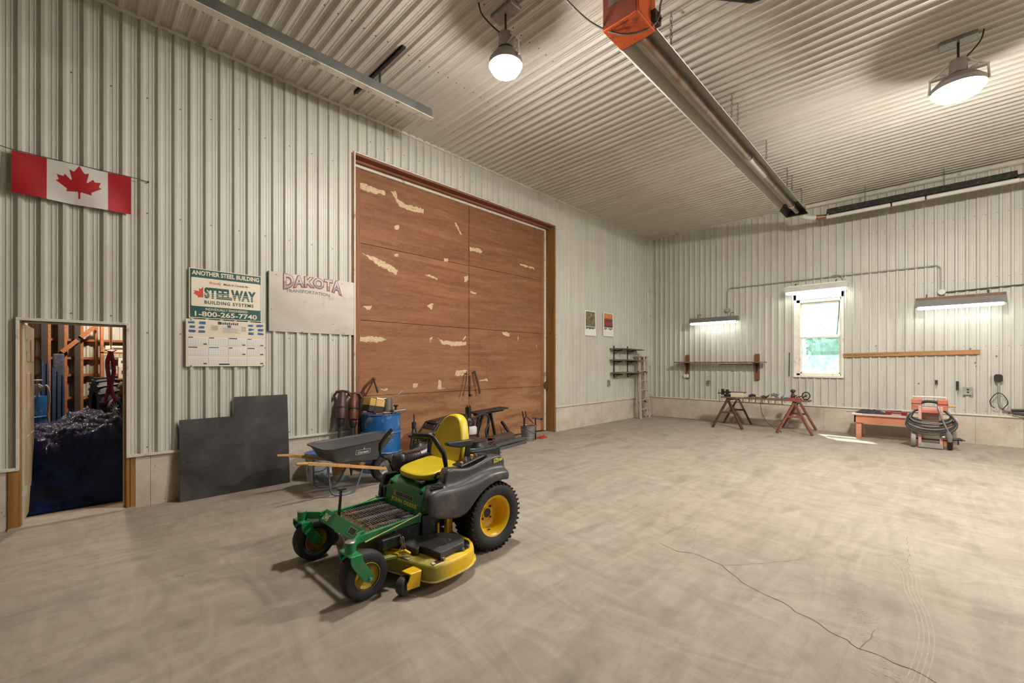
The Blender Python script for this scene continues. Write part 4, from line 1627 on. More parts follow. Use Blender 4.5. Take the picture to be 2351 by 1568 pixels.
# ================================================================== CEILING: HEATERS, TRACK, LAMPS
M_ORANGE = plain('burner_orange', (0.62, 0.105, 0.02), 0.4, 0.1, 0.12, 5, dirt=(0.22, 0.05, 0.02), dirt_amt=0.25, dscale=4)
M_BURN = plain('burner_brown_red', (0.17, 0.035, 0.02), 0.5, 0.2, 0.2, 6)
M_REFL = plain('reflector_aluminium', (0.46, 0.43, 0.38), 0.42, 0.25, 0.06, 2)
M_HTUBE = plain('heat_blued_tube', (0.33, 0.27, 0.22), 0.35, 0.7, 0.25, 5, dirt=(0.30, 0.13, 0.07), dirt_amt=0.25, dscale=3)
HY, HZ = 2.20, 5.0
ht = empty('tube_heater', (7.5, HY, HZ), 'long orange ended infrared tube heater hung under the ceiling', 'heater')
XA, XB = 4.12, 11.55


def reflector(mb, x0, x1, yc, z0):
    pr = [(-0.21, 0.0), (-0.215, 0.006), (-0.135, 0.135), (0.135, 0.135), (0.215, 0.006), (0.21, 0.0), (0.128, 0.125), (-0.128, 0.125)]
    mb.prism(pr, lambda a, b, c: (c, yc + a, z0 + b), x0, x1)


segs = [(XA, 5.9), (5.88, 8.0), (7.98, 8.7), (8.68, 11.0)]
for a, b in segs:
    mb = MB()
    reflector(mb, a, b, HY, HZ - 0.02 + (0.004 if a in (5.88, 8.68) else 0))
    mb.build('reflector', M_REFL, ht, None, 30)
mb = MB()
reflector(mb, 10.95, XB, HY, HZ - 0.026)
mb.prism([(-0.21, 0.0), (-0.135, 0.135), (0.135, 0.135), (0.21, 0.0)], lambda a, b, c: (c, HY + a, HZ - 0.026 + b), XB, XB + 0.006)
mb.build('end_reflector', M_BLACKM, ht, None, 30)
mb = MB()
mb.cyl((XA - 0.1, HY - 0.02, HZ + 0.03), (8.0, HY - 0.02, HZ + 0.03), 0.052, None, 20)
mb.build('tube', M_HTUBE, ht, None, 40)
mb = MB()
mb.cyl((7.9, HY - 0.02, HZ + 0.03), (8.75, HY - 0.02, HZ + 0.03), 0.058, None, 20)
for x in (7.9, 8.75, 10.9):
    mb.cyl((x - 0.03, HY - 0.02, HZ + 0.03), (x + 0.03, HY - 0.02, HZ + 0.03), 0.063, None, 20)
mb.build('coupling', M_REFL, ht, None, 40)
mb = MB()
mb.cyl((8.7, HY - 0.02, HZ + 0.03), (11.42, HY - 0.02, HZ + 0.03), 0.050, None, 20)
mb.build('tube', M_HTUBE, ht, None, 40)
mb = MB()       # burner box
bz0, bz1 = HZ - 0.065, HZ + 0.40
qx0, qx1, qy0, qy1 = 3.73, 4.10, HY - 0.21, HY + 0.17
mb.bx(qx0, qx1, qy0, qy1, bz0, bz1)
bb = mb.build('burner_box', M_ORANGE, ht, None, 0, 0.006)
mb = MB()
mb.bx(qx0 - 0.006, qx0, qy0 + 0.012, qy1 - 0.012, bz0 + 0.012, bz1 - 0.02)
mb.build('front_plate', M_BURN, bb, None, 0, 0.002)
mb = MB()
mb.bx(qx0 - 0.009, qx0 - 0.006, qy0 + 0.06, qy1 - 0.07, bz0 + 0.20, bz1 - 0.06)
mb.build('rating_label', plain('grey_label', (0.14, 0.10, 0.085), 0.6), bb, None, 0)
mb = MB()
mb.prism([(qx0 + 0.02, bz0 + 0.03), (qx1 - 0.03, bz0 + 0.03), (qx0 + 0.02, bz1 - 0.06)], lambda a, b, c: (a, qy0 - c, b), 0.0, 0.006)
mb.build('side_plate', M_ORANGE, bb, None, 0, 0.003)
mb = MB()
lettering(mb, 'Omega', (qx0 + 0.06, qy1 - 0.08, bz0), (0, -1, 0), (-1, 0, 0), 0.18, 0.04, 0, 0.0012, 0.01)
mb.build('lettering', M_BLACKM, bb, None, 0)
mb = MB()
for dx_, dy_ in ((0.12, 0.1), (0.2, 0.18), (0.28, 0.08), (0.31, 0.2), (0.15, 0.28), (0.3, 0.31)):
    mb.cyl((qx0 + dx_, qy0 + dy_, bz0), (qx0 + dx_, qy0 + dy_, bz0 - 0.006), 0.007, None, 8)
mb.build('screw', M_SCREW, bb, None, 40)
mb = MB()
mb.cyl((4.04, qy0 - 0.01, bz0 + 0.14), (4.10, qy0 - 0.05, bz0 + 0.08), 0.03, None, 12)
mb.bx(4.0, 4.13, qy0 - 0.05, qy0 + 0.02, bz0 + 0.05, bz0 + 0.16)
mb.build('igniter', M_BLACKM, ht, None, 30, 0.004)
mb = MB()
mb.bx(4.10, 4.15, HY - 0.19, HY + 0.19, HZ - 0.03, HZ + 0.14)
mb.build('collar', M_BLACKM, ht, None, 0, 0.004)
mb = MB()
mb.tube(smoothpath([(3.25, 2.72, 5.46), (3.42, 2.60, 5.22), (3.66, 2.44, 5.02), (3.85, 2.22, 4.90), (4.0, 2.03, 4.93), (4.06, 1.94, 5.02), (4.10, 1.93, 5.2), (4.16, 1.85, 5.46)], 6), 0.010, 8)
mb.build('power_cord', plain('grey_cord', (0.19, 0.17, 0.155), 0.6), ht, None, 40)
M_CHAIN = plain('chain_steel', (0.20, 0.18, 0.16), 0.5, 0.7)


def chain(mb, p0, p1):
    p0, p1 = Vector(p0), Vector(p1)
    L = (p1 - p0).length
    k = max(2, int(L / 0.05))
    d, a, b = frame_axes(p1 - p0)
    for i in range(k):
        c = p0.lerp(p1, (i + 0.5) / k)
        u = a if i % 2 else b
        r = L / k * 0.62
        mb.tube([c + d * (r * math.cos(t)) + u * (0.012 * math.sin(t)) for t in [2 * PI * j / 10 for j in range(10)]], 0.004, 5, True)


for x, y in ((4.6, 2.35), (4.6, 2.05), (6.6, 2.35), (6.6, 2.05), (6.9, 2.06), (8.4, 2.35), (8.4, 2.05), (9.9, 2.05), (10.3, 2.05), (11.2, 2.3), (11.2, 2.05)):
    mb = MB()
    chain(mb, (x, y, HZ + 0.115), (x, y, CZ - 0.005))
    mb.build('chain', M_CHAIN, ht, None, 40)

# second run along the window wall, joined by an elbow
h2 = empty('tube_heater', (12.05, 0.3, HZ), 'dark backed second heater run along the top of the window wall', 'heater')
XE, ZE = 12.05, 4.92
mb = MB()
pr = [(-0.19, 0.0), (-0.195, 0.006), (-0.12, 0.13), (0.12, 0.13), (0.195, 0.006), (0.19, 0.0), (0.113, 0.12), (-0.113, 0.12)]
mb.prism([(a, b) for a, b in pr], lambda a, b, c: (XE + a, c, ZE + 0.045 + b), -1.10, 1.70)
mb.prism([(-0.19, 0.0), (-0.12, 0.13), (0.12, 0.13), (0.19, 0.0)], lambda a, b, c: (XE + a, c, ZE + 0.045 + b), -1.106, -1.10)
mb.build('reflector', plain('sooty_reflector', (0.035, 0.03, 0.028), 0.6, 0.1, 0.3, 9, dirt=(0.16, 0.13, 0.11), dirt_amt=0.15, dscale=16), h2, None, 30)
for y0, y1 in ((1.72, 0.62), (0.60, 0.10), (0.08, -1.14)):
    mb = MB()
    mb.bx(XE - 0.115, XE - 0.035, y1, y0, ZE - 0.035, ZE + 0.04)
    mb.build('white_duct', M_FIXW, h2, None, 0, 0.02, 3)
mb = MB()
mb.tube([(11.60, 2.13, 4.98), (11.72, 2.10, 4.965), (11.86, 2.02, 4.96), (11.95, 1.93, 4.96)], 0.055, 14)
mb.build('elbow', M_FIXW, h2, None, 40)
mb = MB()
mb.tube([(11.95, 1.93, 4.96), (12.03, 1.72, 4.96)], 0.05, 14)
mb.build('copper_tube', plain('heat_browned_pipe', (0.30, 0.15, 0.08), 0.4, 0.6, 0.2, 10), h2, None, 40)
mb = MB()
mb.tube([(12.05, -1.08, 5.0), (12.05, -1.3, 5.0), (12.05, -3.2, 5.02)], 0.05, 12)
mb.build('flue_pipe', M_BLACKM, h2, None, 40)
mb = MB()
mb.tube([(12.02, -1.14, 4.93), (12.02, -3.2, 4.94)], 0.035, 12)
mb.build('white_duct', M_FIXW, h2, None, 40)
for y in (1.04, -0.17):
    mb = MB()
    chain(mb, (XE, y, ZE + 0.175), (XE, y, CZ - 0.005))
    mb.build('chain', M_CHAIN, h2, None, 40)

# black gas line at the top edge of the view
gp = empty('gas_pipe', (4.6, 1.6, 5.35), 'short black pipe with white fitting beside the burner box', 'pipe')
mb = MB()
mb.tube([(4.60, 1.63, 5.38), (4.95, 1.35, 5.38), (5.1, 0.9, 5.38), (5.0, 0.2, 5.38)], 0.02, 8)
mb.build('pipe', M_BLACKM, gp, None, 40)
mb = MB()
mb.tube([(4.42, 1.70, 5.44), (4.5, 1.68, 5.40), (4.60, 1.63, 5.38)], 0.026, 8)
mb.build('fitting', M_BOXG, gp, None, 40)

# overhead track along the left wall
tk = empty('overhead_track', (0.6, 5.2, 5.2), 'galvanized overhead door track hung along the left of the ceiling', 'track')
TY, TZ = 5.185, 5.2
mb = MB()
mb.prism([(-0.045, -0.06), (0.045, -0.06), (0.045, -0.045), (-0.03, -0.045), (-0.03, 0.045), (0.03, 0.06), (0.03, 0.068), (-0.045, 0.06)],
         lambda a, b, c: (c, TY + a, TZ + b), -3.0, 3.62)
mb.build('rail', plain('track_steel', (0.17, 0.17, 0.165), 0.45, 0.6, 0.15, 6), tk, None, 30)
mb = MB()
mb.bx(-3.0, 3.64, TY - 0.05, TY + 0.052, TZ - 0.068, TZ - 0.060)
mb.build('lip', M_TRIM, tk, None, 0)
mb = MB()
mb.bx(2.79, 2.84, 4.58, 5.86, CZ - 0.034, CZ - 0.012)
mb.bx(2.79, 2.797, 4.58, 5.86, CZ - 0.065, CZ - 0.012)
mb.build('ceiling_bracket', M_BLACKM, tk, None, 0)
mb = MB()
mb.bx(2.80, 2.83, TY - 0.02, TY - 0.014, TZ + 0.04, CZ - 0.02)
mb.build('hanger_strap', M_BLACKM, tk, None, 0)

# bay lamps
M_LENS_B = glow('lamp_lens_bright', (1.0, 0.945, 0.88), LAMP * 1.12)
M_LENS = glow('lamp_lens', (1.0, 0.945, 0.88), LAMP * 0.78)
M_HOUS = plain('lamp_housing', (0.30, 0.27, 0.26), 0.45, 0.4, 0.15, 8)
M_YOKE = plain('lamp_yoke_white', (0.70, 0.68, 0.62), 0.45, 0.1, 0.05, 8)


def bay_lamp(x, y, z, label, tiltx=0.0, tilty=0.0, size=0.18, visible=True, cord=(0, 0)):
    o = empty('bay_lamp', (x, y, z), label, 'ceiling lamp', 'bay lamps')
    R = Euler((tiltx, tilty, 0)).to_matrix()
    ax = R @ Vector((0, 0, 1))
    c = Vector((x, y, z))
    mb = MB()
    prof = [(0.0, -0.115), (size * 0.5, -0.105), (size * 0.85, -0.08), (size, -0.04), (size * 1.0, 0.0)]
    mb.lathe(prof, c, ax, 28)
    mb.build('lens', M_LENS if 0 < x < 5 else M_LENS_B, o, None, 60)
    mb = MB()
    mb.lathe([(size * 1.10, -0.012), (size * 1.09, 0.045), (size * 0.72, 0.13), (0.07, 0.17), (0.0, 0.172)], c, ax, 28)
    mb.build('reflector', M_HOUS, o, None, 40)
    if not visible:
        return o
    u = R @ Vector((0, 1, 0))
    mb = MB()
    top = c + ax * 0.36
    for s in (-1, 1):
        mb.tube([c + u * (s * (size + 0.03)) + ax * 0.02, c + u * (s * (size + 0.02)) + ax * 0.18, top + u * (s * 0.05) - ax * 0.02], 0.012, 8)
    mb.bx(c.x - 0.03, c.x + 0.03, c.y - size - 0.03, c.y + size + 0.03, c.z + 0.175, c.z + 0.19)
    mb.build('yoke', M_YOKE, o, None, 40)
    mb = MB()
    mb.cyl(c + ax * 0.17, c + ax * 0.33, 0.085, 0.075, 20)
    mb.build('ballast_can', M_HOUS, o, None, 40, 0.006)
    mb = MB()
    for s in (-1, 1):
        mb.box(c + u * (s * 0.12) + ax * 0.20, (0.11, 0.09, 0.004), R @ Matrix.Rotation(s * 0.5, 3, 'X'))
    mb.build('side_plate', M_YOKE, o, None, 0)
    mb = MB()
    mb.tube([top, (x, y, CZ - 0.06)], 0.012, 8)
    mb.build('stem', M_BLACKM, o, None, 40)
    mb = MB()
    mb.bx(x - 0.08, x + 0.08, y - 0.16, y + 0.16, CZ - 0.06, CZ - 0.012)
    mb.build('ceiling_box', M_GALV, o, None, 0, 0.006)
    mb = MB()
    mb.tube(smoothpath([c + ax * 0.34, (x * 0.7 + cord[0] * 0.3, y * 0.7 + cord[1] * 0.3, CZ - 0.26), (x * 0.15 + cord[0] * 0.85, y * 0.15 + cord[1] * 0.85, CZ - 0.14), (cord[0], cord[1], CZ - 0.02)], 6), 0.008, 6)
    mb.build('cord', M_BLACKM, o, None, 40)
    return o


bay_lamp(3.31, 3.33, 4.86, 'glaring round bay lamp above the mower, left of the heater', 0.0, 0.0, 0.165, True, (3.03, 3.46))
bay_lamp(7.36, -0.223, 4.87, 'glaring wide bay lamp right of the heater', 0.0, 0.0, 0.22, True, (7.33, -0.43))
bay_lamp(7.4, -5.4, 4.85, 'bay lamp added off to the far right, out of view', 0, 0, 0.165, False)  # added lamp outside the view, extra light from the right

# ================================================================== STORE ROOM BEHIND THE SMALL DOOR
SY0, SY1, SX0, SX1 = LW + 0.30, 11.0, -2.2, 2.7
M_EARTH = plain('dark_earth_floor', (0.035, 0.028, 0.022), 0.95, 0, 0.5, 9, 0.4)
w = MB()
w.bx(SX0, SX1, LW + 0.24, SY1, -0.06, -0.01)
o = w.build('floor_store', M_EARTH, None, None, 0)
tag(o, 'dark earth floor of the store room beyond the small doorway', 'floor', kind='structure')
w = MB()
sheet(w, SX0, SX1, 0, 3.3, lambda s, t, h: (s, SY1 - h, t), 0.02)
w.bx(SX0 - 0.05, SX0, LW + 0.3, SY1, 0, 3.3)
w.bx(SX1, SX1 + 0.05, LW + 0.3, SY1, 0, 3.3)
o = w.build('wall_store', plain('store_siding', (0.50, 0.47, 0.39), 0.6), None, None, 25)
tag(o, 'pale ribbed siding of the store room seen between its studs', 'wall', kind='structure')
w = MB()
w.bx(SX0, SX1, LW + 0.3, SY1, 3.3, 3.35)
o = w.build('ceiling_store', M_SHELF, None, None, 0)
tag(o, 'dark wooden ceiling of the store room', 'ceiling', kind='structure')
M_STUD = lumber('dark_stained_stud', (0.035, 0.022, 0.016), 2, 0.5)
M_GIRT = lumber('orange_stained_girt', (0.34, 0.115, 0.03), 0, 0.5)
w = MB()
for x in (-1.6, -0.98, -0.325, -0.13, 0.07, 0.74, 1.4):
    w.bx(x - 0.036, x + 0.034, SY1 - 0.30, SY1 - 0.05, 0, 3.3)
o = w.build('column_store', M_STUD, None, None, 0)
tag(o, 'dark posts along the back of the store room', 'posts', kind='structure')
w = MB()
for z in (1.0, 1.40, 1.70, 2.02, 2.42, 2.8):
    w.bx(SX0, SX1, SY1 - 0.14, SY1 - 0.05, z - 0.02, z + 0.02)
for x in (-1.42, -0.84, -0.27, -0.075, 0.125, 0.31, 0.50):
    w.bx(x - 0.018, x + 0.018, SY1 - 0.20, SY1 - 0.13, 0.6, 3.2)
w.beam((-0.12, SY1 - 0.32, 1.80), (0.07, SY1 - 0.32, 2.01), 0.05, 0.065)
w.beam((0.11, SY1 - 0.32, 2.07), (0.30, SY1 - 0.32, 2.27), 0.05, 0.065)
o = w.build('beam_store', M_GIRT, None, None, 0)
tag(o, 'orange stained girts and braces at the back of the store room', 'beams', kind='structure')
# jambs of the small doorway, open sides of the wall thickness
M_POST = lumber('ochre_door_post', (0.33, 0.155, 0.035), 2, 0.4)
w = MB()
w.bx(-0.43, -0.362, LW - 0.012, LW + 0.26, 0, BASE)
w.bx(-0.362, -0.345, LW + 0.0, LW + 0.26, 0, DZ + 0.02)
o = w.build('trim_11', M_POST, None, None, 0, 0.003)
tag(o, 'ochre wooden post at the left foot of the small doorway', 'door post', kind='structure')
w = MB()
w.bx(0.415, 0.445, LW - 0.008, LW + 0.26, 0, BASE)
w.bx(0.449, 0.488, LW - 0.012, LW + 0.26, 0, BASE)
w.bx(0.412, 0.43, LW + 0.0, LW + 0.26, 0, DZ)
o = w.build('trim_12', M_POST, None, None, 0, 0.003)
tag(o, 'ochre wooden post at the right foot of the small doorway', 'door post', kind='structure')
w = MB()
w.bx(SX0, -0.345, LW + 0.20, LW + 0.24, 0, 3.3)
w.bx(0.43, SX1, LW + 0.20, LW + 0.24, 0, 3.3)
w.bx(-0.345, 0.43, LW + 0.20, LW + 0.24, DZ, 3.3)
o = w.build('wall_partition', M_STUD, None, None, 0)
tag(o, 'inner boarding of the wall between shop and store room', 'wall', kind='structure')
w = MB()
w.bx(-0.43, 0.49, LW - 0.05, LW + 0.3, 0.0, 0.018)
o = w.build('trim_13', plain('worn_concrete_sill', (0.40, 0.34, 0.27), 0.9, 0, 0.2, 6, 0.3), None, None, 0)
tag(o, 'worn concrete sill of the small doorway', 'sill', kind='structure')

# open door leaf, swung into the store room
d2 = empty('door_2', (-0.33, LW + 0.2, 0), 'narrow beige door standing open into the store room', 'door', kind='structure')
M_DOOR = plain('beige_door_paint', (0.50, 0.37, 0.24), 0.5, 0, 0.1, 3)
mb = MB()
P = [(0.0, 0.03), (0.8, 0.03), (0.8, 2.0), (0.0, 2.0)]
HX, HYY = -0.330, LW + 0.225


def dl(a, b, c):
    ang = math.radians(88)
    return (HX + a * math.cos(ang) + c * math.sin(ang), HYY + a * math.sin(ang) - c * math.cos(ang), b)


mb.prism(P, dl, -0.04, 0.0)
lf = mb.build('leaf', M_DOOR, d2, None, 0, 0.002)
mb = MB()
for a0, a1, b0, b1 in ((0.1, 0.36, 0.25, 0.85), (0.44, 0.70, 0.25, 0.85), (0.1, 0.36, 1.0, 1.5), (0.44, 0.70, 1.0, 1.5), (0.1, 0.36, 1.62, 1.86), (0.44, 0.70, 1.62, 1.86)):
    mb.prism([(a0, b0), (a1, b0), (a1, b1), (a0, b1)], dl, 0.0, 0.006)
mb.build('raised_panel', M_DOOR, lf, None, 0, 0.005, 2)
M_HINGE = plain('pale_green_hinge', (0.46, 0.50, 0.36), 0.5, 0.3)
for z in (0.32, 1.08, 1.78):
    mb = MB()
    mb.bx(HX - 0.04, HX - 0.036 + 0.05, HYY - 0.02, HYY - 0.0155, z - 0.055, z + 0.055)
    mb.cyl((HX - 0.005, HYY - 0.02, z - 0.055), (HX - 0.005, HYY - 0.02, z + 0.055), 0.008, None, 8)
    mb.build('hinge', M_HINGE, d2, None, 0)
mb = MB()
mb.bx(-0.345, -0.332, LW + 0.06, LW + 0.2, 0.02, DZ)
mb.bx(0.40, 0.412, LW + 0.06, LW + 0.2, 0.02, DZ)
mb.bx(-0.345, 0.412, LW + 0.06, LW + 0.2, DZ - 0.012, DZ)
mb.build('door_stop', plain('cream_door_stop', (0.52, 0.46, 0.36), 0.5), d2, None, 0, 0.002)

# tarp over a heap
n = N('blue_tarpaulin')
f = n.noise(2.0, 5, 0.6)
n.set(n.ramp(f, [(0.35, (0.002, 0.006, 0.030)), (0.7, (0.010, 0.055, 0.32))]), n.ramp(n.noise(9, 3), [(0.3, 0.10), (0.7, 0.22)]), 0.0, 0.6)  # brighter blue in the colour imitates light coming through the cloth
n.bump(n.mix(0.5, n.noise(11, 7, 0.7, None, 1.0), n.noise(34, 5, 0.7, None, 2.0)), 1.0, 0.06)
random.seed(5)
from mathutils import noise as mnoise


def tarp(s, t_):
    x = -1.1 + 2.5 * s
    y = 6.80 + 1.65 * t_
    ex = min(1, s / 0.25, (1 - s) / 0.25)
    ey = min(1, t_ / 0.40, (1 - t_) / 0.25)
    sm = lambda q: q * q * (3 - 2 * q)
    h = 0.74 * (0.25 * sm(max(0, ex)) + 0.75) * sm(max(0, ey)) ** 0.7
    p = Vector((x * 2.2, y * 2.2, 0.3))
    h += (0.10 * mnoise.noise(p) + 0.05 * mnoise.noise(p * 2.7) + 0.028 * abs(mnoise.noise(p * 6.0)) + 0.030 * abs(mnoise.noise(p * 9)) + 0.016 * abs(mnoise.noise(p * 21))) * (0.25 + sm(max(0, ey)))
    h += 0.20 * math.exp(-((x - 0.15) / 0.38) ** 2) * sm(max(0, ey))
    return (x, y, max(0.004, h))


mb = MB()
mb.grid(tarp, 260, 200)
o = mb.build('tarpaulin', n.m, None, (0.1, 8.1, 0), 180)
tag(o, 'crumpled dark blue tarpaulin heaped inside the small doorway', 'tarpaulin')

# tyre, drum with pump, hanging clothes and odds and ends
M_RUB = plain('tyre_rubber', (0.022, 0.022, 0.024), 0.65, 0, 0.25, 20, 0.15, dirt=(0.07, 0.063, 0.058), dirt_amt=0.08, dscale=6)
M_BLUED = plain('blue_drum_paint', (0.012, 0.115, 0.34), 0.4, 0.05, 0.15, 5, dirt=(0.28, 0.29, 0.28), dirt_amt=0.18, dscale=7)


def wheel_profile(R, w, rim):
    return [(rim, -w * 0.40), (rim + 0.12 * (R - rim), -w * 0.46), (rim + 0.5 * (R - rim), -w * 0.5), (R * 0.93, -w * 0.46), (R * 0.985, -w * 0.36), (R, -w * 0.2), (R, w * 0.2),
            (R * 0.985, w * 0.36), (R * 0.93, w * 0.46), (rim + 0.5 * (R - rim), w * 0.5), (rim + 0.12 * (R - rim), w * 0.46), (rim, w * 0.40)]


ti = MB()
ti.lathe(wheel_profile(0.46, 0.26, 0.24), (0.36, 9.62, 0.905), (1, 0.12, 0.0), 36)
for k in range(22):
    t0 = 2 * PI * k / 22
    ax = Vector((0.993, 0.119, 0))
    u = Vector((-0.119, 0.993, 0))
    rad = u * math.cos(t0) + Vector((0, 0, 1)) * math.sin(t0)
    c = Vector((0.36, 9.62, 0.905)) + rad * 0.462
    ti.beam(c - ax * 0.125 - rad.cross(ax) * 0.03, c + ax * 0.125 + rad.cross(ax) * 0.03, 0.035, 0.03, 0, rad)
o = ti.build('tractor_tyre', M_RUB, None, (0.36, 9.62, 0.43), 30)
tag(o, 'lugged black tyre standing behind the blue tarpaulin', 'tyre')
mb = MB()
mb.bx(0.05, 0.70, 9.2, 10.0, -0.01, 0.424)
o = mb.build('crate', M_STUD, None, (0.36, 9.6, 0), 0, 0.01)
tag(o, 'dark wooden crate under the tractor tyre in the store room', 'crate')

sd = empty('drum', (-0.54, 9.05, 0), 'blue drum with a hand pump left inside the store room', 'drum')
mb = MB()
mb.lathe([(0.0, 0.0), (0.29, 0.0), (0.295, 0.29), (0.305, 0.30), (0.295, 0.31), (0.295, 0.59), (0.305, 0.60), (0.295, 0.61), (0.29, 0.88), (0.28, 0.87), (0.0, 0.87)], (-0.54, 9.05, 0.26), (0, 0, 1), 32)
mb.bx(-0.86, -0.22, 8.74, 9.36, -0.01, 0.262)
mb.build('drum_body', M_BLUED, sd, None, 30)
mb = MB()
px_, py_, pz_ = -0.335, 8.90, 1.13
mb.cyl((px_, py_ + 0.06, pz_), (px_, py_ + 0.06, pz_ + 0.10), 0.02, None, 10)
mb.cyl((px_, py_, pz_ + 0.13), (px_, py_ + 0.08, pz_ + 0.13), 0.055, None, 24)
mb.cyl((px_, py_ - 0.03, pz_ + 0.13), (px_, py_, pz_ + 0.13), 0.03, None, 16)
mb.beam((px_, py_ - 0.02, pz_ + 0.13), (px_, py_ - 0.02, pz_ + 0.24), 0.016, 0.016)
mb.cyl((px_ - 0.06, py_ - 0.02, pz_ + 0.24), (px_ + 0.05, py_ - 0.02, pz_ + 0.24), 0.010, None, 8)
mb.build('hand_pump', M_FIXW, sd, None, 30)
mb = MB()
mb.tube(smoothpath([(px_ + 0.05, py_, pz_ + 0.14), (px_ + 0.09, py_ - 0.04, pz_ + 0.16), (px_ + 0.115, py_ - 0.06, pz_ + 0.02), (px_ + 0.10, py_ - 0.08, pz_ - 0.2), (px_ + 0.11, py_ - 0.1, pz_ - 0.4)], 5), 0.012, 8)
mb.build('pump_hose', plain('pale_hose', (0.5, 0.42, 0.32), 0.6), sd, None, 40)

cl = MB()
for i in range(5):
    x = -0.32 + i * 0.055
    cl.loft([[Vector((x + 0.022 * math.cos(q) * k2, 9.72 + 0.05 * math.sin(q) * k2 + 0.02 * i, z)) for q in [2 * PI * j / 10 for j in range(10)]] for z, k2 in ((0.55, 1.1), (0.9, 1.0), (1.25, 0.9), (1.42 + 0.06 * (4 - i), 0.7))])
o = cl.build('coveralls', plain('navy_cloth', (0.015, 0.035, 0.10), 0.8, 0, 0.3, 8), None, (-0.2, 9.75, 0.55), 60)
tag(o, 'navy blue work clothes hanging on the store room posts', 'clothes')
mb = MB()
mb.bx(-0.215, -0.085, 10.0, 10.12, -0.01, 1.76)
o = mb.build('sheet_goods', plain('grey_blue_sheet', (0.05, 0.05, 0.075), 0.8, 0, 0.5, 30), None, (-0.15, 10.05, 0), 0, 0.02)  # dark sheet goods standing on edge
tag(o, 'dark speckled upright panel behind the hanging work clothes', 'panel')

st = empty('strap', (0.42, 8.6, 1.0), 'dark pink nylon strap hanging near the doorway edge', 'strap')
mb = MB()
mb.tube(smoothpath([(0.40, 8.62, 1.78), (0.36, 8.60, 1.6), (0.38, 8.6, 1.3), (0.33, 8.6, 1.02)], 5), [0.03, 0.03, 0.03, 0.03, 0.03, 0.028, 0.028, 0.028, 0.028, 0.028, 0.025, 0.025, 0.025, 0.022, 0.02, 0.02][:16], 6)
mb.tube(smoothpath([(0.40, 8.62, 1.78), (0.43, 8.60, 1.5), (0.40, 8.6, 1.25), (0.45, 8.58, 1.05)], 5), 0.028, 6)
mb.build('webbing', plain('dark_pink_webbing', (0.36, 0.02, 0.06), 0.6, 0, 0.2, 20), st, None, 50)
mb = MB()
mb.tube([(0.40, 8.62, 1.82), (0.34, 8.62, 1.80), (0.40, 8.62, 1.76), (0.46, 8.62, 1.8)], 0.012, 6, True)
mb.build('knot', M_BURN, st, None, 50)
mb = MB()
mb.tube([(0.40, 8.62, 1.82), (0.40, 8.62, 3.3)], 0.006, 6)
mb.build('cord', M_DK, st, None, 50)
sf = empty('shelf_unit', (0.66, 9.7, 1.2), 'cluttered shelf with cartons at the right of the store room', 'shelf')
mb = MB()
for z in (1.34, 1.80):
    mb.bx(0.34, 1.2, 10.12, 10.45, z - 0.02, z)
for x in (0.36, 1.18):
    mb.bx(x - 0.02, x + 0.02, 10.12, 10.45, 0, 2.3)
mb.build('frame', M_GIRT, sf, None, 0)
for bx_, by_, bz_, s_, c_, lab in ((0.45, 10.25, 1.341, (0.13, 0.2, 0.40), (0.30, 0.38, 0.32), 'tall pale green jug on the store room shelf'), (0.66, 10.25, 1.341, (0.18, 0.2, 0.20), (0.60, 0.50, 0.34), 'cream carton on the lower store room shelf'),
                                   (0.65, 10.25, 1.543, (0.17, 0.2, 0.16), (0.66, 0.60, 0.48), 'whitish carton stacked on the cream carton'), (0.58, 10.25, 1.802, (0.36, 0.2, 0.11), (0.60, 0.48, 0.34), 'flat tan carton on the top store room shelf')):
    mb = MB()
    mb.bx(bx_ - s_[0] / 2, bx_ + s_[0] / 2, by_ - s_[1] / 2, by_ + s_[1] / 2, bz_, bz_ + s_[2])
    mb.bx(bx_ - s_[0] * 0.3, bx_ + s_[0] * 0.3, by_ - s_[1] / 2 - 0.002, by_ - s_[1] / 2, bz_ + s_[2] * 0.4, bz_ + s_[2] * 0.7, 1)
    o = mb.build('carton', [plain('carton_' + lab.split()[0] + lab.split()[1], c_, 0.8), M_DK], None, (bx_, by_, bz_), 0, 0.006)
    tag(o, lab, 'carton')
bw = empty('bicycle', (0.46, 8.95, 0.75), 'small spoked wheel propped behind the tarpaulin', 'wheel')
mb = MB()
c0 = Vector((0.46, 8.95, 0.90))
axw = Vector((0.85, -0.5, 0.1)).normalized()
mb.lathe([(0.145 + 0.018 * math.cos(q), 0.022 * math.sin(q)) for q in [2 * PI * j / 10 for j in range(11)]], c0, axw, 28)
mb.build('tyre', M_RUB, bw, None, 60)
mb = MB()
d, a_, b_ = frame_axes(axw)
for k in range(12):
    t0 = 2 * PI * k / 12
    mb.tube([c0, c0 + a_ * (0.14 * math.cos(t0)) + b_ * (0.14 * math.sin(t0))], 0.004, 5)
mb.ball(c0, 0.03, 10)
mb.build('spokes', M_FIXW, bw, None, 40)
sl = bpy.data.lights.new('store_fill_light', 'POINT')  # added lamp: lights the store room, placed for glints on the tarpaulin
sl.energy = 240
sl.shadow_soft_size = 0.08
sl.color = (1.0, 0.9, 0.78)
so = bpy.data.objects.new('store_fill_light', sl)
so.location = (0.45, 9.3, 3.05)
COL.objects.link(so)
mb = MB()
mb.cyl((0.45, 9.3, 3.16), (0.45, 9.3, 3.30), 0.05, 0.07, 16)
o = mb.build('added_bulb_holder', M_FIXW, None, (0.45, 9.3, 3.16), 40)  # holder added to go with the store room light
tag(o, 'white lamp holder added on the store room ceiling, out of view', 'lamp')

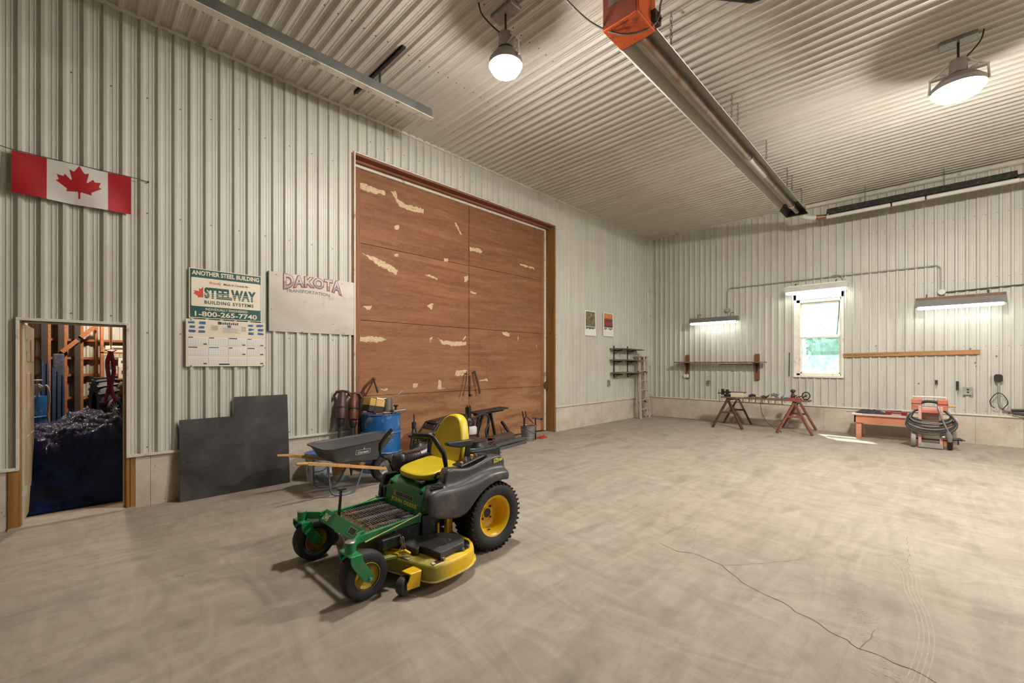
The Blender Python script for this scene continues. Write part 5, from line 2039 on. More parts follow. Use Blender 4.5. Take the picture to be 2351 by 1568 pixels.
# ================================================================== WHEELBARROW
M_TRAY = plain('grey_poly_tray', (0.070, 0.070, 0.074), 0.42, 0, 0.1, 6, 0.05, dirt=(0.16, 0.15, 0.145), dirt_amt=0.08, dscale=5)
M_HAND = lumber('honey_handle_wood', (0.56, 0.32, 0.12), 0, 0.7)
M_LEGB = plain('blue_grey_steel', (0.12, 0.165, 0.22), 0.4, 0.4, 0.12, 10, dirt=(0.2, 0.17, 0.14), dirt_amt=0.15)
wbm = empty('wheelbarrow', (2.4, 5.36, 0), 'grey tray wheelbarrow with wooden handles behind the mower', 'wheelbarrow')
WYC = 5.36


def ringtray(x0, x1, w0, w1, z0, z1, r, n=7):
    """rounded trapezoid outline: w0 half width at x0, w1 at x1; height from z0 to z1 along x"""
    out = []
    cs = [(x1 - r, w1 - r, 0), (x0 + r, w0 - r, PI / 2), (x0 + r, -(w0 - r), PI), (x1 - r, -(w1 - r), 1.5 * PI)]
    for cx_, cy_, a in cs:
        for i in range(n + 1):
            q = a + PI / 2 * i / n
            x = cx_ + r * math.cos(q)
            y = cy_ + r * math.sin(q)
            out.append((x, WYC + y, z0 + (z1 - z0) * (x - x0) / (x1 - x0)))
    return out


mb = MB()
rings = [ringtray(2.06, 3.04, 0.315, 0.26, 0.575, 0.635, 0.10), ringtray(2.055, 3.045, 0.32, 0.265, 0.578, 0.638, 0.10), ringtray(2.055, 3.045, 0.32, 0.265, 0.590, 0.650, 0.10),
         ringtray(2.08, 3.02, 0.295, 0.24, 0.594, 0.654, 0.09), ringtray(2.095, 3.0, 0.28, 0.225, 0.585, 0.645, 0.085), ringtray(2.19, 2.80, 0.235, 0.18, 0.43, 0.36, 0.07), ringtray(2.25, 2.74, 0.19, 0.14, 0.415, 0.345, 0.06)]
mb.loft(rings[::-1], 0, True)
outer = [ringtray(2.055, 3.045, 0.32, 0.265, 0.578, 0.638, 0.10), ringtray(2.085, 3.01, 0.29, 0.235, 0.572, 0.632, 0.09), ringtray(2.18, 2.81, 0.245, 0.19, 0.42, 0.35, 0.075), ringtray(2.25, 2.74, 0.19, 0.14, 0.402, 0.332, 0.06)]
mb.loft(outer, 0, True)
tray = mb.build('tray', M_TRAY, wbm, None, 45)
mb = MB()
mb.prism(rrect(-0.105, 0.105, -0.033, 0.033, 0.012), lambda a, b, c: (2.56 + a, WYC - 0.285 + 0.018 * 0 - c + 0.15 * (a * 0.25) + 0.33 * (0.035 - b) * 0.8, 0.495 + b + a * 0.05), -0.004, 0.0)
mb = MB()


def side(a, b, lift):
    # near side wall of the tray between rim and floor
    x = 2.56 + a
    t_ = (0.495 + b)
    zr = 0.572 + (t_ * 0) + 0.06 * (x - 2.085) / 0.925
    zb = 0.42 - 0.07 * (x - 2.18) / 0.63
    k = (t_ - zb) / (zr - zb)
    yr = -0.29 + 0.055 * (x - 2.085) / 0.925
    yb = -0.245 + 0.055 * (x - 2.18) / 0.63
    return (x, WYC + yb + (yr - yb) * k - lift, t_)


mb.prism(rrect(-0.10, 0.10, -0.032, 0.030, 0.012), lambda a, b, c: side(a, b, c), 0.002, 0.004)
mb.build('badge_edge', plain('badge_white', (0.66, 0.66, 0.66), 0.5), tray, None, 0)
mb = MB()
mb.prism(rrect(-0.095, 0.095, -0.027, 0.025, 0.010), lambda a, b, c: side(a, b, c), 0.003, 0.0055)
mb.build('badge_field', M_TRAY, tray, None, 0)
mb = MB()
vs, fs = glyphs('Garant', 0.03, 0.15)
mb.add([side(-0.075 + a * 0.15, -0.018 + b * 0.032, 0.0065) for a, b in vs], fs)
mb.prism([(0.0, 0.032), (0.022, 0.032), (0.011, 0.058)], lambda a, b, c: side(a, b, c), 0.003, 0.005)
mb.build('lettering', MATS['badge_white'], tray, None, 0)
for s in (-1, 1):
    mb = MB()
    pts = [(1.735, WYC + s * 0.315, 0.485), (1.86, WYC + s * 0.31, 0.47), (2.2, WYC + s * 0.28, 0.39), (2.98, WYC + s * 0.12, 0.185)]
    for a, b in zip(pts[1:], pts[2:]):
        mb.beam(a, b, 0.038, 0.038)
    mb.tube([pts[0], (1.75, WYC + s * 0.315, 0.484), pts[1], (1.92, WYC + s * 0.307, 0.458)], [0.012, 0.018, 0.018, 0.018], 10)
    mb.build('handle', M_HAND, wbm, None, 40, 0.004)
    mb = MB()
    y = WYC + s * 0.22
    mb.tube(smoothpath([(2.13, y, 0.40), (2.14, y + s * 0.02, 0.16), (2.17, y + s * 0.02, 0.05), (2.28, y + s * 0.02, 0.013), (2.40, y + s * 0.02, 0.015), (2.48, y + s * 0.02, 0.09), (2.58, y - s * 0.02, 0.30)], 5), 0.0125, 8)
    mb.build('leg', M_LEGB, wbm, None, 50)
mb = MB()
mb.tube([(2.155, WYC - 0.22, 0.14), (2.155, WYC + 0.22, 0.14)], 0.010, 8)
mb.beam((2.16, WYC - 0.24, 0.17), (2.16, WYC + 0.24, 0.17), 0.004, 0.05)
mb.build('leg_brace', M_LEGB, wbm, None, 40)
mb = MB()
mb.lathe(wheel_profile(0.185, 0.10, 0.09), (2.98, WYC, 0.186), (0, 1, 0), 32)
wt = mb.build('tyre', M_RUB, wbm, None, 40)
mb = MB()
mb.lathe([(0.0, -0.05), (0.03, -0.05), (0.035, -0.02), (0.095, -0.035), (0.095, 0.035), (0.035, 0.02), (0.03, 0.05), (0.0, 0.05)], (2.98, WYC, 0.186), (0, 1, 0), 24)
mb.cyl((2.98, WYC - 0.13, 0.186), (2.98, WYC + 0.13, 0.186), 0.009, None, 10)
mb.build('hub', M_GALV, wbm, None, 40)

# ================================================================== ROW ALONG THE BIG DOOR
M_PAILW = plain('white_pail_plastic', (0.58, 0.62, 0.66), 0.4, 0, 0.06, 5, dirt=(0.10, 0.17, 0.30), dirt_amt=0.22, dscale=8)
M_PAILB = plain('blue_pail_lid', (0.045, 0.12, 0.26), 0.4, 0, 0.1, 6, dirt=(0.25, 0.28, 0.3), dirt_amt=0.15)
pb = empty('pail', (2.36, 6.06, 0), 'white pail with blue lid standing between steel plate and wheelbarrow', 'pail')
mb = MB()
mb.lathe([(0.0, 0.0), (0.125, 0.0), (0.145, 0.30), (0.152, 0.305), (0.152, 0.32), (0.145, 0.325), (0.148, 0.345), (0.0, 0.345)], (2.36, 6.06, 0), (0, 0, 1), 32)
mb.build('pail_body', M_PAILW, pb, None, 40)
mb = MB()
mb.lathe([(0.155, 0.335), (0.160, 0.34), (0.160, 0.375), (0.152, 0.385), (0.14, 0.375), (0.0, 0.37)], (2.36, 6.06, 0), (0, 0, 1), 32)
mb.build('lid', M_PAILB, pb, None, 40)
mb = MB()
mb.tube([(2.36 + 0.155 * math.cos(q), 6.06 + 0.155 * math.sin(q), 0.30 - 0.12 * math.sin((q - PI) )) for q in [PI + PI * i / 14 for i in range(15)]], 0.004, 6)
mb.build('bail', M_GALV, pb, None, 40)
p2 = empty('pail', (2.60, 5.86, 0), 'smaller pale pail with orange label behind the wheelbarrow leg', 'pail')
mb = MB()
mb.lathe([(0.0, 0.0), (0.10, 0.0), (0.115, 0.24), (0.12, 0.25), (0.115, 0.26), (0.0, 0.26)], (2.60, 5.86, 0), (0, 0, 1), 28)
mb.build('pail_body', M_PAILW, p2, None, 40)
mb = MB()
mb.lathe([(0.1075, 0.08), (0.1165, 0.22)], (2.60, 5.86, 0), (0, 0, 1), 28)
mb.build('label_band', plain('orange_tan_label', (0.55, 0.33, 0.15), 0.6, 0, 0.4, 20), p2, None, 40)

bd = empty('drum', (3.30, 5.98, 0), 'worn blue steel drum standing before the big door', 'drum')
mb = MB()
R0 = 0.285
mb.lathe([(0.0, 0.03), (R0 - 0.01, 0.03), (R0, 0.0), (R0 + 0.006, 0.012), (R0, 0.025), (R0, 0.275), (R0 + 0.012, 0.285), (R0, 0.30), (R0, 0.565), (R0 + 0.012, 0.575), (R0, 0.59), (R0, 0.835), (R0 + 0.008, 0.848), (R0 - 0.002, 0.858), (R0 - 0.012, 0.845), (0.0, 0.842)], (3.28, 5.98, 0), (0, 0, 1), 48)
mb.build('drum_body', M_BLUED, bd, None, 30)
mb = MB()
for z in (0.287, 0.577):
    mb.lathe([(R0 + 0.009, z - 0.007), (R0 + 0.0145, z), (R0 + 0.009, z + 0.007)], (3.28, 5.98, 0), (0, 0, 1), 48)
mb.build('hoop', plain('worn_hoop', (0.20, 0.23, 0.27), 0.5, 0.3, 0.3, 14), bd, None, 40)
ZT = 0.86
M_YBOX = plain('yellow_card', (0.55, 0.33, 0.07), 0.6, 0, 0.12, 8)
yb = empty('battery', (3.13, 5.98, ZT), 'tilted black and yellow box on top of the blue drum', 'box')
Rb = Euler((0.0, 0.20, 0.1)).to_matrix()
mb = MB()
c = Vector((3.13, 5.93, 0.985))
mb.box(c + Rb @ Vector((0, 0, -0.055)), (0.25, 0.18, 0.09), Rb)
mb.build('base', M_BLACKM, yb, None, 0, 0.006)
mb = MB()
mb.box(c + Rb @ Vector((0, 0, 0.045)), (0.25, 0.18, 0.11), Rb)
mb.build('carton', M_YBOX, yb, None, 0, 0.003)
mb = MB()
mb.box(c + Rb @ Vector((0.055, -0.0915, 0.04)), (0.13, 0.002, 0.09), Rb)
mb.build('front_label', plain('tan_card', (0.60, 0.40, 0.16), 0.7, 0, 0.1, 30), yb, None, 0)
mb = MB()
mb.box(c + Rb @ Vector((0.04, -0.0, 0.106)), (0.14, 0.16, 0.02), Rb)
mb.build('white_sheet', M_SHEETW, yb, None, 0, 0.003)
mb = MB()
mb.box(c + Rb @ Vector((-0.03, -0.0, 0.0)), (0.006, 0.186, 0.225), Rb)
mb.build('band', M_DK, yb, None, 0)
cn = empty('dipper_can', (3.38, 5.97, ZT), 'dented grey metal can with a long handle on the blue drum', 'can')
mb = MB()
mb.lathe([(0.0, 0.0), (0.076, 0.0), (0.078, 0.215), (0.081, 0.22), (0.076, 0.222), (0.073, 0.215), (0.070, 0.01), (0.0, 0.008)], (3.37, 5.96, ZT - 0.012), (0, 0, 1), 28)
mb.build('can_body', M_GALV, cn, None, 40)
mb = MB()
mb.tube([(3.43, 5.93, ZT + 0.18), (3.50, 5.90, ZT + 0.25), (3.59, 5.88, ZT + 0.315), (3.61, 5.88, ZT + 0.31)], [0.012, 0.010, 0.010, 0.006], 8)
mb.build('handle', M_GALV, cn, None, 40)
an = empty('bench_anvil', (3.46, 5.86, ZT), 'small dark anvil shaped post tool at the right of the drum top', 'anvil')
mb = MB()
mb.lathe([(0.0, 0.0), (0.045, 0.0), (0.04, 0.02), (0.018, 0.05), (0.015, 0.085), (0.038, 0.10), (0.038, 0.115), (0.0, 0.115)], (3.46, 5.86, ZT - 0.005), (0, 0, 1), 16)
mb.build('anvil_body', M_BLACKM, an, None, 40)
hm = empty('hammer', (3.45, 5.80, ZT), 'pale handled hammer lying across the drum rim', 'hammer')
mb = MB()
mb.tube([(3.40, 5.84, ZT + 0.02), (3.57, 5.76, ZT + 0.035)], [0.014, 0.018], 8)
mb.build('handle', M_GALV, hm, None, 40)
mb = MB()
mb.beam((3.37, 5.80, ZT + 0.02), (3.42, 5.89, ZT + 0.02), 0.035, 0.035)
mb.build('head', M_BLACKM, hm, None, 0, 0.005)
rg = MB()
random.seed(9)
rg.grid(lambda s, t_: (3.10 + 0.40 * s, 5.76 + 0.16 * t_, ZT + 0.002 + 0.022 * abs(mnoise.noise(Vector((s * 6, t_ * 5, 0))))), 20, 10)
o = rg.build('rag', plain('brown_rag', (0.30, 0.20, 0.12), 0.9, 0, 0.4, 16), None, (3.25, 5.84, ZT), 60)
tag(o, 'thin brown rag spread on the front of the drum top', 'rag')

# breakers and hand pump leaning left of the drum
M_TOOL = plain('brown_tool_paint', (0.075, 0.036, 0.028), 0.5, 0.2, 0.25, 12, 0.1, dirt=(0.04, 0.03, 0.028), dirt_amt=0.3)
M_TOOLR = plain('red_tool_paint', (0.15, 0.042, 0.028), 0.5, 0.2, 0.25, 12, 0.1, dirt=(0.05, 0.03, 0.028), dirt_amt=0.25)


def breaker(p_top, p_bot, mat, label, name='rock_breaker'):
    """pavement breaker standing on its chisel, leaning"""
    a, b = Vector(p_top), Vector(p_bot)
    L = (b - a).length
    d = (b - a).normalized()
    o = empty(name, (b.x, b.y, 0), label, 'breaker', 'pavement breakers beside the drum')
    at = lambda t_: a + d * (L * t_)
    mb = MB()
    mb.tube([at(0.03), at(0.07), at(0.08), at(0.20), at(0.21), at(0.34), at(0.35), at(0.38)], [0.045, 0.055, 0.065, 0.068, 0.075, 0.072, 0.05, 0.045], 16)
    mb.build('barrel', mat, o, None, 40)
    mb = MB()
    mb.tube([at(0.20), at(0.215)], 0.080, 16)
    mb.tube([at(0.37), at(0.385), at(0.43)], [0.058, 0.058, 0.035], 14)
    mb.build('collar', M_BLACKM, o, None, 40)
    mb = MB()
    u = Vector((0.8, -0.6, 0))
    mb.tube([at(0.05) - u * 0.12 + Vector((0, 0, -0.03)), at(0.02) - u * 0.08, at(0.02), at(0.02) + u * 0.08, at(0.05) + u * 0.12 + Vector((0, 0, -0.03))], [0.018, 0.02, 0.03, 0.02, 0.018], 10)
    mb.build('handle', mat, o, None, 40)
    mb = MB()
    mb.tube([at(0.42), at(0.95), at(1.0)], [0.020, 0.020, 0.008], 8)
    mb.build('chisel', M_BLACKM, o, None, 40)
    return o


breaker((2.79, 6.22, 1.21), (2.62, 6.05, 0.012), M_TOOL, 'brown pavement breaker leaning on the wall, left of two')
breaker((2.96, 6.20, 1.17), (2.77, 5.90, 0.012), M_TOOLR, 'red brown pavement breaker leaning next to the drum, right of two')
hp = empty('hand_pump', (3.10, 6.18, 0), 'rusty red hand pump with raised crank handle behind the drum', 'pump')
mb = MB()
mb.cyl((3.08, 6.27, 0.0), (3.10, 6.27, 1.12), 0.04, None, 14)
mb.cyl((3.10, 6.27, 1.10), (3.10, 6.27, 1.16), 0.06, None, 14)
mb.build('standpipe', M_TOOL, hp, None, 40)
mb = MB()
mb.tube(smoothpath([(3.10, 6.25, 1.14), (3.14, 6.22, 1.24), (3.24, 6.18, 1.35), (3.27, 6.17, 1.37)], 4), 0.022, 8)
mb.tube([(3.13, 6.2, 1.10), (3.19, 6.18, 1.22), (3.25, 6.16, 1.34)], 0.012, 8)
mb.build('handle', M_TOOLR, hp, None, 40)
mb = MB()
mb.tube([(3.25, 6.16, 1.36), (3.28, 6.15, 1.27), (3.31, 6.13, 1.15)], [0.014, 0.013, 0.018], 8)
mb.build('crank', M_BLACKM, hp, None, 40)
mb = MB()
mb.ball((3.26, 6.165, 1.365), 0.03, 10)
mb.build('pivot', M_RUST, hp, None, 40)

# dark machinery between drum and latch
M_OILY = plain('oily_black_iron', (0.030, 0.027, 0.025), 0.35, 0.4, 0.4, 16, 0.25, dirt=(0.13, 0.09, 0.06), dirt_amt=0.25, dscale=10)
pm = empty('water_pump', (3.66, 5.75, 0), 'oily black pump with pointed steel frame right of the drum', 'pump')
mb = MB()
mb.lathe([(0.0, 0.0), (0.17, 0.0), (0.18, 0.06), (0.17, 0.22), (0.11, 0.30), (0.09, 0.33), (0.0, 0.34)], (3.66, 5.62, 0.06), (0, 0, 1), 24)
mb.cyl((3.52, 5.55, 0.2), (3.72, 5.52, 0.2), 0.09, None, 18)
mb.build('housing', M_OILY, pm, None, 40)
mb = MB()
for a in ((3.50, 5.70, 0.0), (3.80, 5.78, 0.0), (3.62, 5.44, 0.0)):
    mb.tube([a, Vector(a).lerp(Vector((3.62, 5.72, 0.72)), 0.55) + Vector((0, 0, 0.03)), (3.62, 5.72, 0.70)], 0.014, 8)
mb.cyl((3.62, 5.72, 0.66), (3.62, 5.72, 0.82), 0.012, 0.010, 8)
mb.cyl((3.62, 5.72, 0.60), (3.62, 5.72, 0.70), 0.035, None, 12)
mb.build('frame', M_BLACKM, pm, None, 40)
mb = MB()
mb.tube(smoothpath([(3.70, 5.70, 0.42), (3.86, 5.68, 0.44), (3.92, 5.66, 0.34), (3.90, 5.62, 0.15), (3.84, 5.58, 0.03)], 5), 0.025, 10)
mb.build('hose', M_RUB, pm, None, 40)
mb = MB()
mb.bx(3.46, 3.86, 5.42, 5.80, 0.0, 0.06)
mb.build('skid', M_RUST, pm, None, 0, 0.006)

gm = empty('generator', (4.35, 6.0, 0), 'dark cage framed engine set leaning machinery left of the mower seat', 'machine')
mb = MB()
for y in (5.86, 6.22):
    mb.tube([(4.0, y, 0.03), (4.0, y, 0.30), (4.25, y, 0.60), (4.75, y, 0.66), (4.85, y, 0.60), (4.85, y, 0.03)], 0.017, 8)
for p in ((4.0, 0.30), (4.25, 0.60), (4.75, 0.66), (4.85, 0.03), (4.0, 0.03), (4.85, 0.55)):
    mb.tube([(p[0], 5.86, p[1]), (p[0], 6.22, p[1])], 0.015, 8)
mb.build('frame', M_BLACKM, gm, None, 40)
mb = MB()
mb.bx(4.12, 4.48, 5.90, 6.18, 0.05, 0.40)
mb.cyl((4.30, 5.88, 0.25), (4.30, 5.80, 0.25), 0.12, None, 20)
for k in range(7):
    mb.bx(4.50, 4.72, 5.92, 6.16, 0.10 + k * 0.05, 0.115 + k * 0.05)
mb.bx(4.54, 4.68, 5.96, 6.12, 0.05, 0.45)
mb.build('engine', M_OILY, gm, None, 30, 0.012)
mb = MB()
mb.tube(smoothpath([(4.05, 5.84, 0.30), (4.2, 5.78, 0.42), (4.42, 5.78, 0.36), (4.5, 5.80, 0.20), (4.35, 5.76, 0.12)], 5), 0.012, 8)
mb.tube(smoothpath([(4.2, 5.80, 0.50), (4.4, 5.76, 0.52), (4.6, 5.80, 0.42), (4.75, 5.82, 0.25)], 5), 0.010, 8)
mb.build('hose', M_RUST, gm, None, 40)
mb = MB()
mb.lathe([(0.0, 0.0), (0.11, 0.0), (0.12, 0.03), (0.12, 0.05), (0.0, 0.06)], (4.12, 5.72, 0.20), (0.3, -1, 0.2), 20)
mb.bx(4.03, 4.21, 5.72, 5.86, 0.0, 0.2)
mb.build('flywheel_cover', M_TOOL, gm, None, 40)
mb = MB()
mb.prism([(4.16, 0.50), (4.30, 0.63), (4.95, 0.70), (4.95, 0.64), (4.80, 0.45), (4.55, 0.42)], lambda a, b, c: (a, c, b), 5.95, 6.20)
mb.build('hood', M_OILY, gm, None, 30, 0.012)
mb = MB()
mb.tube(smoothpath([(3.98, 5.80, 0.10), (4.02, 5.78, 0.40), (4.12, 5.78, 0.47), (4.2, 5.8, 0.40), (4.2, 5.82, 0.2)], 5), 0.022, 8)
mb.tube(smoothpath([(4.5, 5.80, 0.45), (4.62, 5.78, 0.52), (4.72, 5.78, 0.44), (4.74, 5.8, 0.25)], 5), 0.018, 8)
mb.build('exhaust_pipe', plain('brown_exhaust', (0.16, 0.075, 0.035), 0.5, 0.4, 0.3, 14), gm, None, 40)

pm.location.x += 0.07
lm = empty('pump_engine', (5.05, 6.1, 0), 'old pump engine with white band and hose right of the mower seat', 'machine')
mb = MB()
mb.lathe([(0.0, 0.0), (0.16, 0.0), (0.16, 0.05), (0.13, 0.07), (0.13, 0.30), (0.14, 0.31)], (5.12, 6.10, 0.0), (0, 0, 1), 24)
mb.build('base', M_TOOL, lm, None, 40)
mb = MB()
mb.lathe([(0.135, 0.31), (0.14, 0.33), (0.14, 0.42), (0.13, 0.44), (0.10, 0.46)], (5.12, 6.10, 0.0), (0, 0, 1), 24)
mb.build('white_band', M_FIXW, lm, None, 40)
mb = MB()
mb.lathe([(0.10, 0.46), (0.11, 0.50), (0.09, 0.58), (0.05, 0.62), (0.045, 0.80), (0.0, 0.80)], (5.12, 6.12, 0.0), (0, 0, 1), 20)
for a in range(4):
    mb.cyl((5.06 + a * 0.035, 6.12, 0.62), (5.05 + a * 0.035, 6.12, 0.80 + 0.03 * (a % 2)), 0.012, None, 8)
mb.build('head', M_OILY, lm, None, 40)
mb = MB()
mb.tube(smoothpath([(5.12, 6.02, 0.58), (5.3, 5.98, 0.66), (5.48, 6.0, 0.62), (5.52, 6.0, 0.48), (5.42, 5.98, 0.34), (5.44, 5.96, 0.2), (5.40, 5.95, 0.10)], 5), 0.020, 8)
mb.build('hose', M_RUB, lm, None, 40)
mb = MB()
mb.tube([(5.0, 5.98, 0.30), (4.98, 5.95, 0.52), (5.12, 5.95, 0.60), (5.25, 5.97, 0.52), (5.24, 6.0, 0.30)], 0.010, 8)
mb.build('guard', M_BLACKM, lm, None, 40)
ch = MB()
random.seed(4)
pts = []
for k in range(46):
    q = k * 0.62
    pts.append((5.12 + (0.20 + 0.05 * math.sin(k)) * math.cos(q), 5.72 + (0.16 + 0.03 * math.cos(k * 1.3)) * math.sin(q), 0.02 + k * 0.0055 + 0.01 * math.sin(k * 2.2)))
ch.tube(smoothpath(pts, 3), 0.013, 6)
o = ch.build('hose_coil', M_RUST, None, (5.12, 5.72, 0), 50)
tag(o, 'tangled coil of rusty cable on the floor behind the mower', 'cable')

# work stand with dark top
sw = empty('work_stand', (5.72, 6.28, 0), 'black topped trestle stand against the big door', 'stand')
mb = MB()
mb.beam((5.30, 6.22, 0.665), (6.10, 6.18, 0.715), 0.26, 0.03)
mb.beam((5.32, 6.20, 0.64), (6.05, 6.17, 0.685), 0.06, 0.06)
mb.build('top', M_BLACKM, sw, None, 0, 0.006)
for p0, p1 in (((5.72, 6.18, 0.66), (5.96, 6.26, 0.0)), ((5.60, 6.25, 0.66), (5.55, 6.46, 0.0)), ((5.42, 6.18, 0.64), (5.33, 6.20, 0.0)), ((5.78, 6.26, 0.66), (5.86, 6.46, 0.0))):
    mb = MB()
    mb.beam(p0, p1, 0.05, 0.035)
    mb.build('leg', M_BLACKM, sw, None, 0, 0.004)

# rusty pipe section, steel channels, bar
rp = MB()
rp.lathe([(0.105, 0.0), (0.112, 0.0), (0.112, 0.72), (0.105, 0.72), (0.105, 0.0)], (5.50, 5.985, 0.114), (0.985, 0.17, 0), 32)
o = rp.build('steel_pipe', plain('rust_brown_pipe', (0.085, 0.055, 0.042), 0.55, 0.2, 0.15, 10, 0.1), None, (5.8, 5.88, 0), 40)
tag(o, 'short wide rust brown pipe lying before the big door', 'pipe')
for i, (y0, y1, z, xa, xb, lab) in enumerate(((5.74, 5.74, 0.0, 5.48, 6.40, 'lower steel channel on the floor in front of the rusty pipe'), (5.775, 5.79, 0.062, 5.42, 6.40, 'upper steel channel stacked on the other before the rusty pipe'))):
    mb = MB()
    d = Vector((xb - xa, 0.16 * (xb - xa), 0)).normalized()
    p0 = Vector((xa, y0, z))
    L = (xb - xa)
    sd_ = Vector((-d.y, d.x, 0))
    pr = [(-0.055, 0.002), (0.055, 0.002), (0.055, 0.06), (0.047, 0.06), (0.047, 0.010), (-0.047, 0.010), (-0.047, 0.06), (-0.055, 0.06)]
    mb.prism(pr, lambda a, b, c: p0 + d * c + sd_ * a + Vector((0, 0, b)), 0.0, L)
    o = mb.build('steel_channel', plain('grey_mill_channel', (0.16, 0.165, 0.165), 0.45, 0.6, 0.25, 10, 0.1), None, (p0.x, p0.y, z), 0, 0.002)
    tag(o, lab, 'steel channel', 'steel channels before the big door')
mb = MB()
mb.beam((6.30, 6.05, 0.0), (6.24, 6.40, 0.40), 0.055, 0.05)
o = mb.build('steel_bar', M_BLACKM, None, (6.28, 6.1, 0), 0, 0.008)
tag(o, 'short black bar leaning upright right of the rusty pipe', 'bar')

# galvanized bucket with tools, red rag
gb = empty('bucket', (6.63, 6.02, 0), 'grey metal bucket with rusty tools at the right of the big door', 'bucket')
BXC, BYC = 6.64, 6.02
mb = MB()
mb.lathe([(0.0, 0.006), (0.13, 0.006), (0.13, 0.0), (0.16, 0.30), (0.168, 0.305), (0.168, 0.315), (0.16, 0.318), (0.152, 0.31), (0.125, 0.02), (0.0, 0.02)], (BXC, BYC, 0), (0, 0, 1), 36)
for z in (0.24, 0.075):
    mb.lathe([(0.131 + 0.1 * z, z - 0.006), (0.137 + 0.1 * z, z), (0.132 + 0.1 * z, z + 0.006)], (BXC, BYC, 0), (0, 0, 1), 36)
mb.build('bucket_body', M_GALV, gb, None, 40)
mb = MB()
mb.lathe([(0.150, 0.302), (0.0, 0.312)], (BXC, BYC, 0), (0, 0, 1), 24)
mb.build('contents', M_RUST, gb, None, 40)
mb = MB()
mb.tube([(BXC - 0.165, BYC - 0.03, 0.285), (BXC - 0.10, BYC - 0.17, 0.20), (BXC + 0.05, BYC - 0.175, 0.14), (BXC + 0.155, BYC - 0.06, 0.285)], 0.005, 6)
mb.build('bail', M_BLACKM, gb, None, 40)
tg = empty('tongs', (6.55, 6.02, 0.3), 'red and dark long handled tongs standing in the grey bucket', 'tongs')
mb = MB()
mb.tube([(6.56, 6.05, 0.31), (6.56, 6.05, 0.46)], 0.022, 8)
mb.tube([(6.56, 6.05, 0.45), (6.52, 6.04, 0.50), (6.49, 6.04, 0.62)], 0.014, 8)
mb.build('jaw', M_BLACKM, tg, None, 40)
mb = MB()
mb.tube([(6.56, 6.05, 0.44), (6.60, 6.03, 0.53), (6.56, 6.02, 0.61)], 0.016, 8)
mb.tube([(6.585, 6.04, 0.52), (6.70, 6.0, 0.42), (6.76, 5.98, 0.35)], 0.012, 8)
mb.build('handle', M_TOOLR, tg, None, 40)
th = empty('t_handle_bar', (6.86, 5.98, 0), 'dark T handled bar standing beside the bucket', 'bar')
mb = MB()
mb.tube([(6.83, 5.98, 0.0), (6.83, 5.98, 0.45)], 0.017, 8)
mb.build('shaft', M_BLACKM, th, None, 40)
mb = MB()
mb.tube([(6.77, 6.0, 0.462), (6.83, 5.98, 0.45), (6.98, 5.93, 0.425)], 0.018, 8)
mb.ball((6.97, 5.93, 0.428), 0.03, 10)
mb.build('handle', M_BLACKM, th, None, 40)
rr = MB()
rr.grid(lambda s, t_: (6.92 + 0.26 * s + 0.03 * math.sin(t_ * 4), 5.94 + 0.14 * t_, 0.004 + 0.055 * math.sin(PI * s) ** 0.6 * math.sin(PI * t_) * (0.5 + abs(mnoise.noise(Vector((s * 5, t_ * 4, 2)))) * 1.3)), 26, 16)
o = rr.build('rag', plain('red_shop_rag', (0.36, 0.01, 0.01), 0.7, 0, 0.3, 14), None, (7.05, 6.0, 0), 60)
tag(o, 'crumpled red rag on the floor right of the grey bucket', 'rag')

# ================================================================== TRESTLES AND BENCH UNDER THE WINDOW WALL
M_TR1 = plain('brown_trestle_paint', (0.095, 0.042, 0.027), 0.5, 0.1, 0.2, 8, dirt=(0.04, 0.035, 0.03), dirt_amt=0.25)
M_TR2 = plain('red_trestle_paint', (0.24, 0.085, 0.055), 0.5, 0.1, 0.2, 8, dirt=(0.12, 0.06, 0.045), dirt_amt=0.2)


def trestle(apex_f, apex_r, feet, mat, label):
    """two A frames joined by a ridge"""
    o = empty('trestle', ((apex_f[0] + apex_r[0]) / 2, apex_f[1], 0), label, 'trestle', 'steel trestles under the window wall')
    for (ap, (l, r)) in ((apex_f, feet[0]), (apex_r, feet[1])):
        ap = Vector(ap)
        for ft in (l, r):
            mb = MB()
            mb.beam(ap, Vector((ft[0], ft[1], 0.0)) + (ap - Vector((ft[0], ft[1], 0))).normalized() * 0.012, 0.055, 0.045)
            mb.build('leg', mat, o, None, 0, 0.004)
        mb = MB()
        mb.beam(ap.lerp(Vector((l[0], l[1], 0)), 0.45), ap.lerp(Vector((r[0], r[1], 0)), 0.45), 0.05, 0.04)
        mb.build('cross_brace', mat, o, None, 0, 0.004)
    mb = MB()
    mb.beam(apex_f, apex_r, 0.07, 0.06)
    mb.build('ridge', mat, o, None, 0, 0.004)
    return o


trestle((11.60, 3.70, 0.70), (12.28, 3.66, 0.70), (((11.27, 3.95), (11.34, 3.28)), ((12.26, 4.02), (12.42, 3.38))), M_TR1, 'dark brown steel trestle, left one under the plank')
trestle((11.62, 2.27, 0.70), (12.28, 2.30, 0.70), (((11.38, 2.57), (11.46, 1.89)), ((12.45, 2.70), (12.46, 1.98))), M_TR2, 'reddish steel trestle, right one under the plank')
lp = empty('plank', (11.9, 3.0, 0.73), 'long brown plank with slatted underside laid across the two trestles', 'plank')
mb = MB()
mb.bx(11.56, 11.92, 1.98, 3.86, 0.731, 0.765)
mb.build('board', M_SHELF, lp, None, 0, 0.004)
mb = MB()
mb.bx(11.57, 11.59, 2.46, 3.50, 0.650, 0.662)
mb.build('under_rail', M_SHELF, lp, None, 0, 0.002)
for k in range(8):
    mb = MB()
    mb.bx(11.57, 11.59, 3.47 - k * 0.14, 3.492 - k * 0.14, 0.662, 0.731)
    mb.build('spacer', M_SHELF, lp, None, 0, 0.002)
ZB = 0.765
